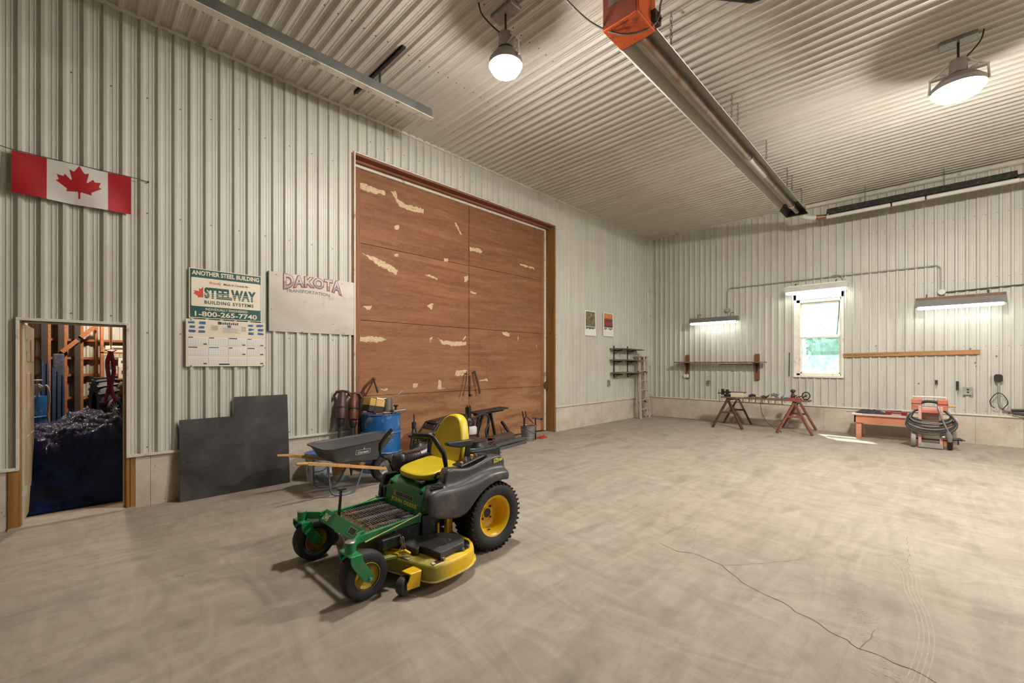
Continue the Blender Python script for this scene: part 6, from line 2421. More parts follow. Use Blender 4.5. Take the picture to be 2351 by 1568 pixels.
vs_ = empty('bench_vise', (11.68, 3.78, ZB), 'dark bench vise clamped at the left end of the plank', 'vise')
mb = MB()
mb.bx(11.62, 11.76, 3.66, 3.80, ZB, ZB + 0.06)
mb.bx(11.63, 11.75, 3.71, 3.76, ZB + 0.06, ZB + 0.18)
mb.bx(11.65, 11.73, 3.60, 3.86, ZB + 0.09, ZB + 0.13)
mb.bx(11.63, 11.75, 3.82, 3.87, ZB + 0.04, ZB + 0.19)
mb.cyl((11.69, 3.86, ZB + 0.08), (11.69, 3.96, ZB + 0.08), 0.016, None, 10)
mb.build('vise_body', M_OILY, vs_, None, 0, 0.008)
mb = MB()
mb.tube([(11.66, 3.94, ZB + 0.19), (11.69, 3.94, ZB + 0.08), (11.70, 3.93, ZB - 0.16)], 0.008, 8)
mb.ball((11.66, 3.94, ZB + 0.19), 0.014, 8)
mb.build('handle', M_GALV, vs_, None, 40)
wbx = empty('carton', (11.72, 3.50, ZB), 'cream cardboard box on the left part of the plank', 'carton')
mb = MB()
mb.bx(11.60, 11.84, 3.34, 3.63, ZB, ZB + 0.11)
mb.build('carton_body', plain('cream_carton', (0.66, 0.56, 0.40), 0.8, 0, 0.08, 8), wbx, None, 0, 0.003)
mb = MB()
mb.bx(11.66, 11.80, 3.32, 3.60, ZB + 0.11, ZB + 0.125)
mb.build('dark_rim', M_DK, wbx, None, 0)
# loose tools along the plank: each a thing of its own
random.seed(21)


def small(name, label, cat, parts, loc):
    o = empty(name, loc, label, cat, 'tools laid out on the plank')
    for nm, mb, mat in parts:
        mb.build(nm, mat, o, None, 40)
    return o


a = MB(); a.tube(smoothpath([(11.68, 3.24, ZB + 0.03), (11.70, 3.16, ZB + 0.06), (11.68, 3.08, ZB + 0.05)], 3), [0.02, 0.03, 0.035, 0.035, 0.035, 0.03, 0.02], 8)
b = MB(); b.tube([(11.66, 3.08, ZB + 0.04), (11.70, 3.0, ZB + 0.03)], [0.03, 0.022], 8)
small('grinder', 'brown and black hand grinder right of the cream box', 'grinder', (('body', a, M_BLACKM), ('head', b, M_HAND)), (11.68, 3.12, ZB))
a = MB()
for k in range(3):
    a.tube([(11.60 + k * 0.05, 2.96 - k * 0.01, ZB + 0.04 + k * 0.012), (11.64 + k * 0.05, 2.86, ZB + 0.018 + k * 0.01), (11.60 + k * 0.05, 2.80, ZB + 0.05 + k * 0.012)], 0.014, 6)
small('clamp', 'dark V shaped clamps in a heap mid plank', 'clamps', (('jaw', a, M_OILY),), (11.66, 2.88, ZB))
a = MB()
for k in range(16):
    c = Vector((11.62 + random.uniform(0, 0.2), 2.68 + random.uniform(-0.07, 0.07), ZB + 0.02 + random.uniform(0, 0.09)))
    e = Vector((random.uniform(-1, 1), random.uniform(-1, 1), random.uniform(-0.5, 0.5))).normalized() * random.uniform(0.04, 0.08)
    c.z = max(c.z, ZB + 0.012 + abs(e.z))
    a.tube([c - e, c + e], random.uniform(0.006, 0.012), 6)
o = a.build('fittings', plain('bright_steel_bits', (0.42, 0.43, 0.45), 0.35, 0.8, 0.3, 20), None, (11.72, 2.62, ZB), 40)
tag(o, 'loose heap of bright steel fittings on the plank', 'fittings', None, 'stuff')
a = MB(); a.lathe([(0.0, 0.0), (0.07, 0.0), (0.08, 0.05), (0.02, 0.10), (0.0, 0.10)], (11.76, 2.49, ZB), (0, 0, 1), 12)
b = MB(); b.tube([(11.73, 2.49, ZB + 0.02), (11.62, 2.50, ZB + 0.022)], 0.02, 8)
small('oil_funnel', 'small blue grey funnel near the right trestle', 'funnel', (('cone', a, plain('pale_blue_steel', (0.25, 0.31, 0.42), 0.4, 0.5)), ('spout', b, M_GALV)), (11.72, 2.45, ZB))
a = MB(); a.lathe([(0.0, 0.0), (0.045, 0.0), (0.05, 0.08), (0.03, 0.12), (0.028, 0.16), (0.055, 0.18), (0.05, 0.22), (0.0, 0.24)], (11.81, 2.33, ZB), (0, 0, 1), 16)
small('bottle', 'squat brown capped bottle standing behind the red tray', 'bottle', (('body', a, M_TOOL),), (11.80, 2.36, ZB))
a = MB(); a.prism([(-0.16, -0.07), (0.16, -0.09), (0.18, 0.0), (0.14, 0.08), (-0.14, 0.08)], lambda p, q, c: (11.65 + q, 2.28 - p * 0.85, ZB + c), 0.002, 0.045)
small('tray', 'red tray at the right end of the plank', 'tray', (('tray_body', a, plain('red_tray_paint', (0.36, 0.06, 0.055), 0.45)),), (11.63, 2.24, ZB))
a = MB()
for k in range(5):
    a.tube([(11.60 + k * 0.03, 2.34 - k * 0.05, ZB + 0.055), (11.62 + k * 0.03, 2.27 - k * 0.05, ZB + 0.09 + 0.02 * (k % 2))], 0.012, 6)
small('chisel', 'dark chisels lying on the red tray', 'chisels', (('blade', a, M_OILY),), (11.63, 2.24, ZB + 0.045))
a = MB(); a.lathe([(0.085 + 0.012 * math.cos(q), 0.012 * math.sin(q)) for q in [2 * PI * j / 8 for j in range(9)]], (11.70, 2.055, ZB + 0.10), (-0.9, 0.35, 0.1), 24)
for k in range(8):
    t0 = PI * k / 4
    a.tube([(11.70, 2.055, ZB + 0.10), (11.70 + 0.03 * math.cos(t0), 2.055 + 0.08 * math.cos(t0), ZB + 0.10 + 0.08 * math.sin(t0))], 0.005, 5)
a.bx(11.66, 11.74, 2.02, 2.06, ZB, ZB + 0.03)
small('hand_wheel', 'small spoked hand wheel upright at the right end of the plank', 'hand wheel', (('wheel', a, M_BLACKM),), (11.70, 2.055, ZB))  # upright spoked hand wheel
cb = MB()
cb.tube(smoothpath([(11.94, 3.05, 0.745), (12.02, 3.04, 0.4), (12.15, 2.95, 0.14), (12.0, 2.75, 0.02), (11.75, 2.58, 0.008), (11.5, 2.5, 0.008)], 5), 0.006, 6)
o = cb.build('extension_cord', M_DK, None, (12.0, 2.8, 0), 50)
tag(o, 'thin dark cord trailing from the plank to the floor', 'cord')

# ---- low bench with landing net and red lever tool
M_BENCH = plain('salmon_bench_paint', (0.60, 0.235, 0.13), 0.5, 0, 0.1, 3, dirt=(0.66, 0.42, 0.33), dirt_amt=0.15, dscale=2)
lbn = empty('bench', (12.0, 0.6, 0), 'low salmon painted wooden bench under the peg rail', 'bench')
mb = MB()
mb.bx(11.72, 12.26, -0.35, 1.24, 0.50, 0.535)
mb.build('bench_top', plain('pinkish_bench_top', (0.62, 0.45, 0.38), 0.5, 0, 0.1, 4), lbn, None, 0, 0.006)
mb = MB()
mb.bx(11.76, 11.79, -0.30, 1.20, 0.34, 0.50)
mb.bx(12.18, 12.21, -0.30, 1.20, 0.34, 0.50)
mb.bx(11.76, 12.21, 1.17, 1.20, 0.34, 0.50)
mb.bx(11.76, 12.21, -0.30, -0.27, 0.34, 0.50)
mb.build('apron', M_BENCH, lbn, None, 0, 0.004)
for x in (11.79, 12.13):
    for y in (1.08, -0.25):
        mb = MB()
        mb.bx(x, x + 0.06, y, y + 0.09, 0.0, 0.42)
        mb.build('leg', M_BENCH, lbn, None, 0, 0.004)
nt = MB()
nt.grid(lambda s, t_: (11.88 + 0.34 * t_, 1.19 - 0.52 * s, 0.536 + 0.085 * (math.sin(PI * min(1, s * 1.15) ** 1.0 if s < 0.87 else PI) ** 0.7 if s < 0.86 else 0.0) * math.sin(PI * t_) * (0.7 + 0.5 * abs(mnoise.noise(Vector((s * 7, t_ * 5, 1)))))), 40, 20)
nt = MB()


def netp(s, t_):
    e = max(0.0, math.sin(PI * s)) ** 0.6 * max(0.0, math.sin(PI * t_)) ** 0.6
    return (11.84 + 0.36 * t_, 1.20 - 0.50 * s, 0.536 + 0.09 * e * (0.75 + 0.5 * abs(mnoise.noise(Vector((s * 7, t_ * 5, 1))))))


nt.grid(netp, 40, 20)
nn = N('dark_net_mesh')
vv = nn.new('ShaderNodeTexVoronoi')
vv.inputs['Scale'].default_value = 40
nn.link(nn.coords(), vv.inputs['Vector'])
nn.set(nn.ramp(vv.outputs['Distance'], [(0.1, (0.30, 0.31, 0.36)), (0.25, (0.02, 0.022, 0.03))]), 0.6)
ne = empty('landing_net', (12.0, 0.95, 0.536), 'dark tangled net lying on the left of the salmon bench', 'net')
nt.build('net_mesh', nn.m, ne, None, 60)
mb = MB()
mb.tube(smoothpath([(11.80, 1.34, 0.56), (11.86, 1.20, 0.56), (11.84, 0.95, 0.555), (11.92, 0.72, 0.55)], 5), 0.006, 6)
mb.build('rod', M_DK, ne, None, 50)
rt = empty('bolt_cutter', (11.95, 0.52, 0.536), 'dark red lever tool lying on the bench by the hose cart', 'tool')
M_DRED = plain('dark_red_enamel', (0.20, 0.018, 0.014), 0.4)
mb = MB()
mb.bx(11.90, 12.02, 0.60, 0.70, 0.537, 0.61)
mb.beam((11.95, 0.62, 0.58), (11.95, 0.42, 0.575), 0.05, 0.04)
mb.bx(11.90, 12.0, 0.36, 0.45, 0.537, 0.62)
mb.build('body', M_DRED, rt, None, 0, 0.012, 2)
mb = MB()
mb.tube([(11.97, 0.68, 0.612), (11.97, 0.45, 0.618)], 0.010, 8)
mb.build('lever', M_TOOL, rt, None, 40)

# ---- red hose cart
M_CART = plain('faded_red_cart', (0.52, 0.15, 0.10), 0.5, 0.1, 0.12, 5, dirt=(0.42, 0.24, 0.2), dirt_amt=0.2)
M_CARTP = plain('pinkish_cart_rail', (0.60, 0.36, 0.31), 0.45, 0.1, 0.1, 6)
M_HOSE = plain('dark_air_hose', (0.045, 0.05, 0.048), 0.45, 0, 0.3, 12)
M_HOSEG = plain('grey_air_hose', (0.22, 0.23, 0.23), 0.45, 0, 0.2, 12)
ct = empty('hose_cart', (11.35, 0.02, 0), 'faded red wheeled cart wound with dark hoses at the bench end', 'cart')
XC = 11.28
for y in (0.165, -0.125):
    mb = MB()
    mb.beam((XC, y, 0.02), (XC, y, 0.80), 0.045, 0.035, 0, (1, 0, 0))
    mb.build('rail', M_CARTP, ct, None, 0, 0.006)
for z, w_ in ((0.36, 0.07), (0.70, 0.05)):
    mb = MB()
    mb.bx(XC - 0.015, XC + 0.02, -0.125, 0.165, z - w_ / 2, z + w_ / 2)
    mb.build('cross_bar', M_CART, ct, None, 0, 0.004)
mb = MB()
mb.bx(XC - 0.02, XC + 0.03, -0.14, 0.18, 0.02, 0.105)
mb.build('toe_plate', plain('worn_grey_plate', (0.34, 0.32, 0.30), 0.6, 0.4, 0.2, 12), ct, None, 0, 0.004)
for y0, y1 in ((0.135, 0.285), (-0.215, -0.07)):
    mb = MB()
    mb.bx(XC + 0.0, XC + 0.20, y0, y1, 0.72, 0.93)
    mb.build('side_box', M_CART, ct, None, 0, 0.012, 2)
    mb = MB()
    mb.bx(XC - 0.005, XC + 0.205, y0 - 0.003, y1 + 0.003, 0.835, 0.845)
    mb.build('box_seam', M_TOOL, ct, None, 0)
mb = MB()
mb.bx(XC + 0.02, XC + 0.22, -0.10, 0.16, 0.72, 0.78)
mb.bx(XC + 0.15, XC + 0.20, -0.10, 0.16, 0.40, 0.78)
mb.build('centre_plate', M_CARTP, ct, None, 0, 0.006)
mb = MB()
mb.tube([(XC + 0.10, 0.275, 0.92), (XC + 0.10, 0.275, 0.965), (XC + 0.10, -0.185, 0.965), (XC + 0.10, -0.185, 0.92)], 0.016, 8)
mb.build('handle', M_FIXW, ct, None, 40)
mb = MB()
mb.tube(smoothpath([(XC + 0.03, 0.16, 0.85), (XC + 0.02, 0.08, 0.885), (XC + 0.02, -0.02, 0.885), (XC + 0.03, -0.10, 0.86)], 5), 0.028, 10)
mb.build('grip', M_BLACKM, ct, None, 50)
random.seed(13)
for k in range(11):
    mb = MB()
    w_ = 0.24 + 0.008 * k + random.uniform(-0.01, 0.015)
    top = 0.78 - random.uniform(0, 0.06)
    bot = 0.52 - 0.024 * k + random.uniform(-0.01, 0.01)
    x = XC - 0.055 + random.uniform(-0.012, 0.03) - 0.003 * k
    ym = 0.022
    pts = []
    for j in range(26):
        q = 2 * PI * j / 26
        cy_, cz_ = math.cos(q), math.sin(q)
        zz = (top + bot) / 2 + (top - bot) / 2 * (abs(cz_) ** 0.8) * (1 if cz_ > 0 else -1)
        xx = x if cz_ < 0.55 else x + 0.16
        pts.append((xx, ym + (w_ + 0.03 * (1 if cz_ < 0 else 0.2)) * cy_, zz))
    mb.tube(pts, 0.011 if k % 3 else 0.013, 7, True)
    mb.build('hose', M_HOSEG if k in (2, 6, 9) else M_HOSE, ct, None, 60)
for y in (0.255, -0.24):
    mb = MB()
    mb.lathe(wheel_profile(0.165, 0.075, 0.08), (XC + 0.10, y, 0.166), (0, 1, 0), 28)
    mb.build('wheel_tyre', plain('grey_cart_tyre', (0.30, 0.29, 0.28), 0.7, 0, 0.15, 10) if y > 0 else M_BLACKM, ct, None, 40)
    mb = MB()
    mb.cyl((XC + 0.10, y - 0.03, 0.166), (XC + 0.10, y + 0.03, 0.166), 0.082, None, 20)
    mb.build('wheel_disc', M_TOOL, ct, None, 40)
mb = MB()
mb.cyl((XC + 0.10, -0.26, 0.166), (XC + 0.10, 0.27, 0.166), 0.012, None, 10)
mb.build('axle', M_BLACKM, ct, None, 40)
mb = MB()
mb.tube(smoothpath([(XC - 0.03, -0.085, 0.80), (XC - 0.05, -0.10, 0.72), (XC - 0.08, -0.16, 0.50), (XC - 0.09, -0.22, 0.34)], 5), 0.014, 8)
mb.tube([(XC - 0.09, -0.20, 0.36), (XC - 0.08, -0.23, 0.27), (XC - 0.06, -0.235, 0.17)], [0.03, 0.045, 0.03], 10)
mb.ball((XC - 0.05, -0.155, 0.24), (0.03, 0.045, 0.03), 10)
mb.build('spray_gun', M_GALV, ct, None, 50)
mb = MB()
mb.tube([(XC + 0.06, -0.20, 0.80), (XC + 0.06, -0.31, 0.815)], [0.014, 0.02], 8)
mb.build('wooden_handle', M_HAND, ct, None, 40)
mb = MB()
mb.tube([(XC + 0.02, -0.23, 0.20), (XC + 0.02, -0.36, 0.22), (XC + 0.02, -0.40, 0.20)], [0.02, 0.028, 0.02], 8)
mb.tube([(XC + 0.02, -0.34, 0.22), (XC + 0.02, -0.345, 0.12)], 0.012, 8)
mb.tube([(XC + 0.02, -0.30, 0.215), (XC + 0.02, -0.43, 0.205)], 0.009, 8)
mb.build('valve', M_BLACKM, ct, None, 40)

# ================================================================== RIDING MOWER
M_GRN = plain('mower_green', (0.014, 0.215, 0.070), 0.32, 0, 0.10, 5, 0, 0.5, (0.10, 0.17, 0.07), 0.06, 6)
M_YEL = plain('mower_yellow', (0.78, 0.50, 0.008), 0.34, 0, 0.06, 5, 0, 0.5, (0.30, 0.20, 0.02), 0.05, 9)
M_SEAT = plain('seat_vinyl', (0.70, 0.53, 0.010), 0.42, 0, 0.05, 4, 0.04)
M_SHELL = plain('dark_grey_shell', (0.045, 0.044, 0.046), 0.40, 0, 0.12, 9, 0.06, 0.5, (0.13, 0.10, 0.075), 0.14, 3)
M_BPL = plain('black_plastic', (0.018, 0.019, 0.022), 0.38, 0, 0.2, 10, 0.04)
M_BMET = plain('black_frame_paint', (0.020, 0.021, 0.022), 0.4, 0.2, 0.2, 10, 0.0, 0.5, (0.16, 0.16, 0.15), 0.1, 22)
n = N('grassy_deck_yellow')
f = n.noise(4.0, 6, 0.7)
col = n.ramp(f, [(0.3, (0.66, 0.40, 0.008)), (0.7, (0.82, 0.54, 0.012))])
sep = n.new('ShaderNodeSeparateXYZ')
n.link(n.coords(), sep.inputs[0])
g = n.math('ADD', n.math('MULTIPLY', sep.outputs['X'], -3.0), n.math('MULTIPLY', n.noise(12, 5, 0.7), 0.8))
k = n.ramp(g, [(0.50, 0.0), (0.95, 0.75)])
col = n.mix(k, col, (0.23, 0.28, 0.075))
st_ = n.noise(1.0, 5, 0.7, n.coords((7, 7, 60)))
col = n.mix(n.ramp(st_, [(0.66, 0.0), (0.72, 0.55)]), col, (0.08, 0.07, 0.02))
n.set(col, 0.36)
M_DECK = n.m

MX, MY = 1.95, 3.21
mw = empty('riding_mower', (MX, MY, 0), 'green and yellow zero turn riding mower parked on the open floor', 'riding mower')


def tread_tyre(mb, c, R, w, rim, blocks):
    prof = [(rim, -w * 0.36), (rim + 0.02, -w * 0.45), (rim + 0.5 * (R - rim), -w * 0.5), (R * 0.90, -w * 0.485), (R * 0.955, -w * 0.42), (R * 0.975, -w * 0.30), (R * 0.98, 0), (R * 0.975, w * 0.30), (R * 0.955, w * 0.42),
            (R * 0.90, w * 0.485), (rim + 0.5 * (R - rim), w * 0.5), (rim + 0.02, w * 0.45), (rim, w * 0.36)]
    mb.lathe(prof, c, (0, 1, 0), 56)
    c = Vector(c)
    for k in range(blocks):
        for j, y in enumerate((-0.43, -0.29, -0.15, 0.0, 0.15, 0.29, 0.43)):
            t0 = 2 * PI * (k + 0.5 * (j % 2)) / blocks
            rad = Vector((math.cos(t0), 0, math.sin(t0)))
            tan = Vector((-math.sin(t0), 0, math.cos(t0)))
            rr = R * (0.985 if abs(y) < 0.4 else 0.955)
            p = c + rad * rr + Vector((0, y * w, 0))
            ca = 0.5 if j % 2 else -0.5
            ax = (Vector((0, 1, 0)) * math.cos(ca) + tan * math.sin(ca))
            L = w * (0.060 if abs(y) < 0.4 else 0.075)
            mb.beam(p - ax * L, p + ax * L, R * 0.055, 0.016, 0, rad)


def rear_wheel(yc, s):
    """s = -1 near side, +1 far side (sign of the outward direction)"""
    c = (2.555, yc, 0.287)
    mb = MB()
    tread_tyre(mb, c, 0.288, 0.235, 0.165, 40)
    mb.build('rear_tyre', M_RUB, mw, None, 40)
    mb = MB()
    o = s
    prof = [(0.168, -0.085), (0.175, -0.09), (0.175, -0.08), (0.150, -0.06), (0.145, 0.04), (0.155, 0.075), (0.172, 0.085), (0.175, 0.095), (0.168, 0.092), (0.150, 0.078), (0.138, 0.04), (0.130, -0.03), (0.09, -0.045), (0.085, -0.03), (0.05, -0.03), (0.048, -0.015), (0.0, -0.015)]
    mb.lathe([(r, h) for r, h in prof], c, (0, o, 0), 48)
    rim = mb.build('rear_rim', M_YEL, mw, None, 40)
    mb = MB()
    for k in range(4):
        q = PI / 4 + k * PI / 2
        p = Vector(c) + Vector((0.065 * math.cos(q), -0.028 * o * 1.0, 0.065 * math.sin(q)))
        mb.cyl(p, p + Vector((0, o * 0.016, 0)), 0.009, None, 6)
    p = Vector(c) + Vector((-0.03, 0.03 * o, -0.128))
    mb.cyl(p, p + Vector((0, o * 0.03, 0.01)), 0.005, None, 8)
    mb.build('wheel_bolt', M_BLACKM, rim, None, 40)


rear_wheel(2.79, -1)
rear_wheel(3.63, 1)
mb = MB()
mb.cyl((2.555, 2.8, 0.287), (2.555, 3.62, 0.287), 0.03, None, 12)
mb.bx(2.40, 2.72, 2.95, 3.47, 0.20, 0.42)
mb.build('transaxle', M_BMET, mw, None, 30, 0.01)


def caster(yc, s, yaw):
    """front caster: s outward sign"""
    R = Matrix.Rotation(yaw, 3, 'Z')
    piv = Vector((1.30, yc, 0))
    T = lambda p: piv + R @ (Vector(p) - piv)

    def put(mb):
        mb.v = [tuple(T(q)) for q in mb.v]
        return mb
    ax = (1.395, yc, 0.163)
    mb = MB()
    pr = [(0.083, -0.05), (0.10, -0.058), (0.13, -0.064), (0.15, -0.056)]
    top = []
    for k, y in enumerate((-0.048, -0.040, -0.037, -0.029, -0.026, -0.018, -0.015, -0.007, -0.004, 0.004, 0.007, 0.015, 0.018, 0.026, 0.029, 0.037, 0.040, 0.048)):
        r = (0.1625 - 14 * y * y * 0.35) - (0.0035 if (k % 4) in (1, 2) else 0)
        top.append((r, y))
    pr = pr + top + [(0.15, 0.056), (0.13, 0.064), (0.10, 0.058), (0.083, 0.05)]
    mb.lathe(pr, ax, (0, 1, 0), 48)
    put(mb).build('caster_tyre', M_RUB, mw, None, 50)
    mb = MB()
    mb.lathe([(0.088, -0.058), (0.092, -0.056), (0.088, -0.045), (0.07, -0.025), (0.03, -0.02), (0.028, -0.06), (0.0, -0.06)], ax, (0, 1, 0), 36)
    mb.lathe([(0.0, 0.06), (0.028, 0.06), (0.03, 0.02), (0.07, 0.025), (0.088, 0.045), (0.092, 0.056), (0.088, 0.058)], ax, (0, 1, 0), 36)
    put(mb).build('caster_rim', plain('dusty_rim_yellow', (0.50, 0.34, 0.04), 0.5, 0, 0.2, 16, 0.1, 0.4, (0.18, 0.14, 0.06), 0.3, 14), mw, None, 40)
    for q in (-1, 1):
        mb = MB()
        y = yc + q * 0.082
        prf = [(1.262, 0.335), (1.340, 0.335), (1.352, 0.285), (1.425, 0.165), (1.420, 0.135), (1.39, 0.132), (1.355, 0.150), (1.275, 0.265), (1.262, 0.30)]
        mb.prism(prf, lambda a, b, c: (a, y + c, b), -0.006, 0.006)
        put(mb).build('fork_arm', M_GRN, mw, None, 0, 0.003)
    mb = MB()
    mb.bx(1.262, 1.340, yc - 0.088, yc + 0.088, 0.327, 0.340)
    put(mb).build('fork_crown', M_GRN, mw, None, 0, 0.003)
    mb = MB()
    mb.cyl((1.395, yc - 0.105, 0.158), (1.395, yc + 0.105, 0.158), 0.007, None, 8)
    for q in (-1, 1):
        mb.cyl((1.395, yc + q * 0.088, 0.158), (1.395, yc + q * 0.100, 0.158), 0.013, None, 6)
    put(mb).build('axle_bolt', M_GALV, mw, None, 40)
    mb = MB()
    mb.cyl((1.30, yc, 0.340), (1.30, yc, 0.405), 0.036, 0.036, 24)
    mb.build('pivot_barrel', M_GRN, mw, None, 40, 0.003)
    mb = MB()
    mb.lathe([(0.037, 0.0), (0.037, 0.008), (0.028, 0.013), (0.0, 0.014)], (1.30, yc, 0.404), (0, 0, 1), 20)
    mb.build('grease_cap', M_GALV, mw, None, 40)


caster(2.78, -1, 0.02)
caster(3.64, 1, 0.05)

# green front frame
mb = MB()
mb.prism([(1.385, 0.345), (1.392, 0.340), (1.455, 0.415), (1.449, 0.422)], lambda a, b, c: (a, c, b), 2.90, 3.52)
bar = mb.build('front_plate', M_GRN, mw, None, 0, 0.003)
mb = MB()
nrm = Vector((-0.765, 0, 0.644))
dwn = Vector((0.644, 0, 0.765))


def on_bar(a, b, lift):
    # a along -Y from the far end, b up the plate
    return Vector((1.383, 3.52 - a, 0.345)) + dwn * (0.098 * b) + nrm * lift


vs, fs = glyphs('Z445', 0.03, 0.25)
mb.add([on_bar(0.025 + a * 0.105, 0.22 + b * 0.5, 0.002) for a, b in vs], fs)
mb.build('lettering', plain('decal_cream', (0.80, 0.74, 0.42), 0.4), bar, None, 0)
mb = MB()
mb.add([on_bar(a, b, 0.0015) for a, b in ((0.47, 0.34), (0.565, 0.34), (0.565, 0.78), (0.47, 0.78))], [(0, 1, 2, 3)])
mb.build('decal', M_BPL, bar, None, 0)
mb = MB()
mb.add([on_bar(a, b, 0.0012) for a, b in ((0.466, 0.31), (0.569, 0.31), (0.569, 0.81), (0.466, 0.81))], [(0, 1, 2, 3)])
mb.build('decal_edge', M_FIXW, bar, None, 0)
for s, y0, yp in ((-1, 2.895, 2.78), (1, 3.525, 3.64)):
    mb = MB()
    mb.beam((1.33, yp - s * 0.02, 0.375), (1.42, y0, 0.375), 0.02, 0.055)
    mb.beam((1.40, y0, 0.375), (1.46, y0, 0.385), 0.02, 0.06)
    mb.beam((1.39, y0 - s * 0.0, 0.360), (1.93, y0 - s * 0.01, 0.378), 0.03, 0.055)
    mb.beam((1.90, y0 - s * 0.01, 0.376), (2.55, y0 - s * 0.03, 0.36), 0.035, 0.06)
    mb.build('side_rail', M_GRN, mw, None, 0, 0.004)
    mb = MB()
    mb.tube([(1.45, y0 + s * 0.022, 0.335), (1.9, y0 + s * 0.022, 0.415)], 0.006, 8)
    mb.ball((1.905, y0 + s * 0.022, 0.416), 0.016, 10)
    mb.build('lift_rod', plain('pale_green_rod', (0.42, 0.44, 0.16), 0.4, 0.2), mw, None, 50)
# foot plate with treads
mb = MB()
mb.bx(1.455, 1.97, 2.915, 3.505, 0.355, 0.366)
fp = mb.build('foot_plate', plain('worn_tread_rubber', (0.050, 0.044, 0.040), 0.7, 0, 0.3, 14, 0.2, 0.3, (0.16, 0.11, 0.06), 0.22, 5), mw, None, 0)
for ya, yb in ((2.93, 3.10), (3.125, 3.30), (3.325, 3.49)):
    mb = MB()
    mb.bx(1.56, 1.955, ya, yb, 0.366, 0.372)
    for k in range(19):
        x = 1.565 + k * 0.0205
        mb.bx(x, x + 0.009, ya, ya + 0.055, 0.372, 0.381)
        mb.bx(x, x + 0.009, yb - 0.055, yb, 0.372, 0.381)
    mb.build('tread_pad', plain('tread_pad_grey', (0.10, 0.092, 0.086), 0.75, 0, 0.3, 20, 0.2, 0.3, (0.20, 0.14, 0.08), 0.2, 7), fp, None, 0)
gr = MB()
random.seed(2)
for k in range(260):
    p = Vector((1.475 + random.random() ** 1.6 * 0.16, random.uniform(2.93, 3.49), 0.372 + random.uniform(0, 0.010)))
    e = Euler((random.uniform(-0.3, 0.3), random.uniform(-0.4, 0.4), random.uniform(0, 6))).to_matrix() @ Vector((random.uniform(0.008, 0.022), 0, 0))
    gr.tube([p - e, p + e], 0.0014, 4)
o = gr.build('dry_grass', plain('dry_clippings', (0.30, 0.17, 0.06), 0.9, 0, 0.4, 40), None, (1.55, 3.2, 0.37), 0)
tag(o, 'dry grass clippings scattered on the mower foot plate', 'clippings', None, 'stuff')
mb = MB()
mb.beam((1.475, 3.36, 0.366), (1.495, 3.36, 0.60), 0.034, 0.012, 0, (1, 0, 0))
mb.bx(1.47, 1.53, 3.335, 3.385, 0.595, 0.612)
mb.build('lift_pedal', M_BPL, mw, None, 0, 0.004)

# console below the seat
CY0, CY1 = 2.925, 3.495
mb = MB()
prf = [(1.955, 0.345), (1.948, 0.36), (1.968, 0.50), (2.00, 0.565), (2.06, 0.590), (2.30, 0.590), (2.30, 0.345)]
mb.prism(prf, lambda a, b, c: (a, c, b), CY0, CY1)
con = mb.build('console', M_GRN, mw, None, 30, 0.012, 3)
mb = MB()
mb.prism([(1.985, 0.515), (2.012, 0.570), (2.07, 0.597), (2.20, 0.60), (2.20, 0.58), (2.03, 0.55)], lambda a, b, c: (a, c, b), CY0 + 0.13, CY1 - 0.12)
mb.build('console_cap', M_GRN, con, None, 30, 0.006)
mb = MB()
for y in (CY0 + 0.05, CY1 - 0.05):
    mb.cyl((1.99, y, 0.545), (1.974, y, 0.555), 0.017, None, 14)
mb.build('console_hole', M_BPL, con, None, 40)


def on_con(y, z, lift):
    x = 1.948 + (z - 0.36) / 0.14 * 0.02
    return (x - lift, y, z)


mb = MB()
vs, fs = glyphs('JOHN DEERE', 0.05, 0, 1.1)
mb.add([on_con(CY1 - 0.105 - a * 0.39, 0.405 + b * 0.044, 0.0015) for a, b in vs], fs)
mb.build('lettering', plain('decal_yellow', (0.95, 0.80, 0.14), 0.4), con, None, 0)
mb = MB()
y0, y1, z0, z1 = CY1 - 0.135, CY0 + 0.135, 0.468, 0.512


def quad(mb, ya, yb, za, zb, lift, m=0):
    def P_(y, z):
        if z <= 0.5:
            return on_con(y, z, lift)
        t_ = (z - 0.5) / 0.065
        return (1.968 + 0.032 * t_ - lift, y, z)
    mb.add([P_(ya, za), P_(yb, za), P_(yb, zb), P_(ya, zb)], [(0, 1, 2, 3)], m)


quad(mb, y0, y1, 0.462, 0.499, 0.0012, 0)
quad(mb, y0 - 0.035, y0 - 0.14, 0.467, 0.496, 0.002, 1)
quad(mb, y0 - 0.175, y1 + 0.008, 0.467, 0.496, 0.002, 1)
quad(mb, y0 - 0.004, y0 - 0.03, 0.475, 0.495, 0.002, 2)
quad(mb, y0 - 0.145, y0 - 0.17, 0.467, 0.496, 0.002, 3)
for k in range(8):
    quad(mb, y0 - 0.045 - k * 0.011, y0 - 0.051 - k * 0.011, 0.474, 0.490, 0.0028, 4)
    quad(mb, y0 - 0.185 - k * 0.011, y0 - 0.191 - k * 0.011, 0.474, 0.490, 0.0028, 4)
mb.build('warning_decal', [M_FIXW, M_BPL, plain('decal_orange', (0.70, 0.20, 0.05), 0.5), plain('decal_red', (0.45, 0.03, 0.03), 0.5), plain('decal_blue_grey', (0.14, 0.19, 0.30), 0.5)], con, None, 0)
mb = MB()      # side bracket and cables on the near side of the console
mb.bx(1.93, 2.06, CY0 - 0.05, CY0 - 0.005, 0.24, 0.40)
mb.bx(2.0, 2.40, 2.93, 3.50, 0.24, 0.345)
mb.build('under_frame', M_BMET, mw, None, 0, 0.006)
mb = MB()
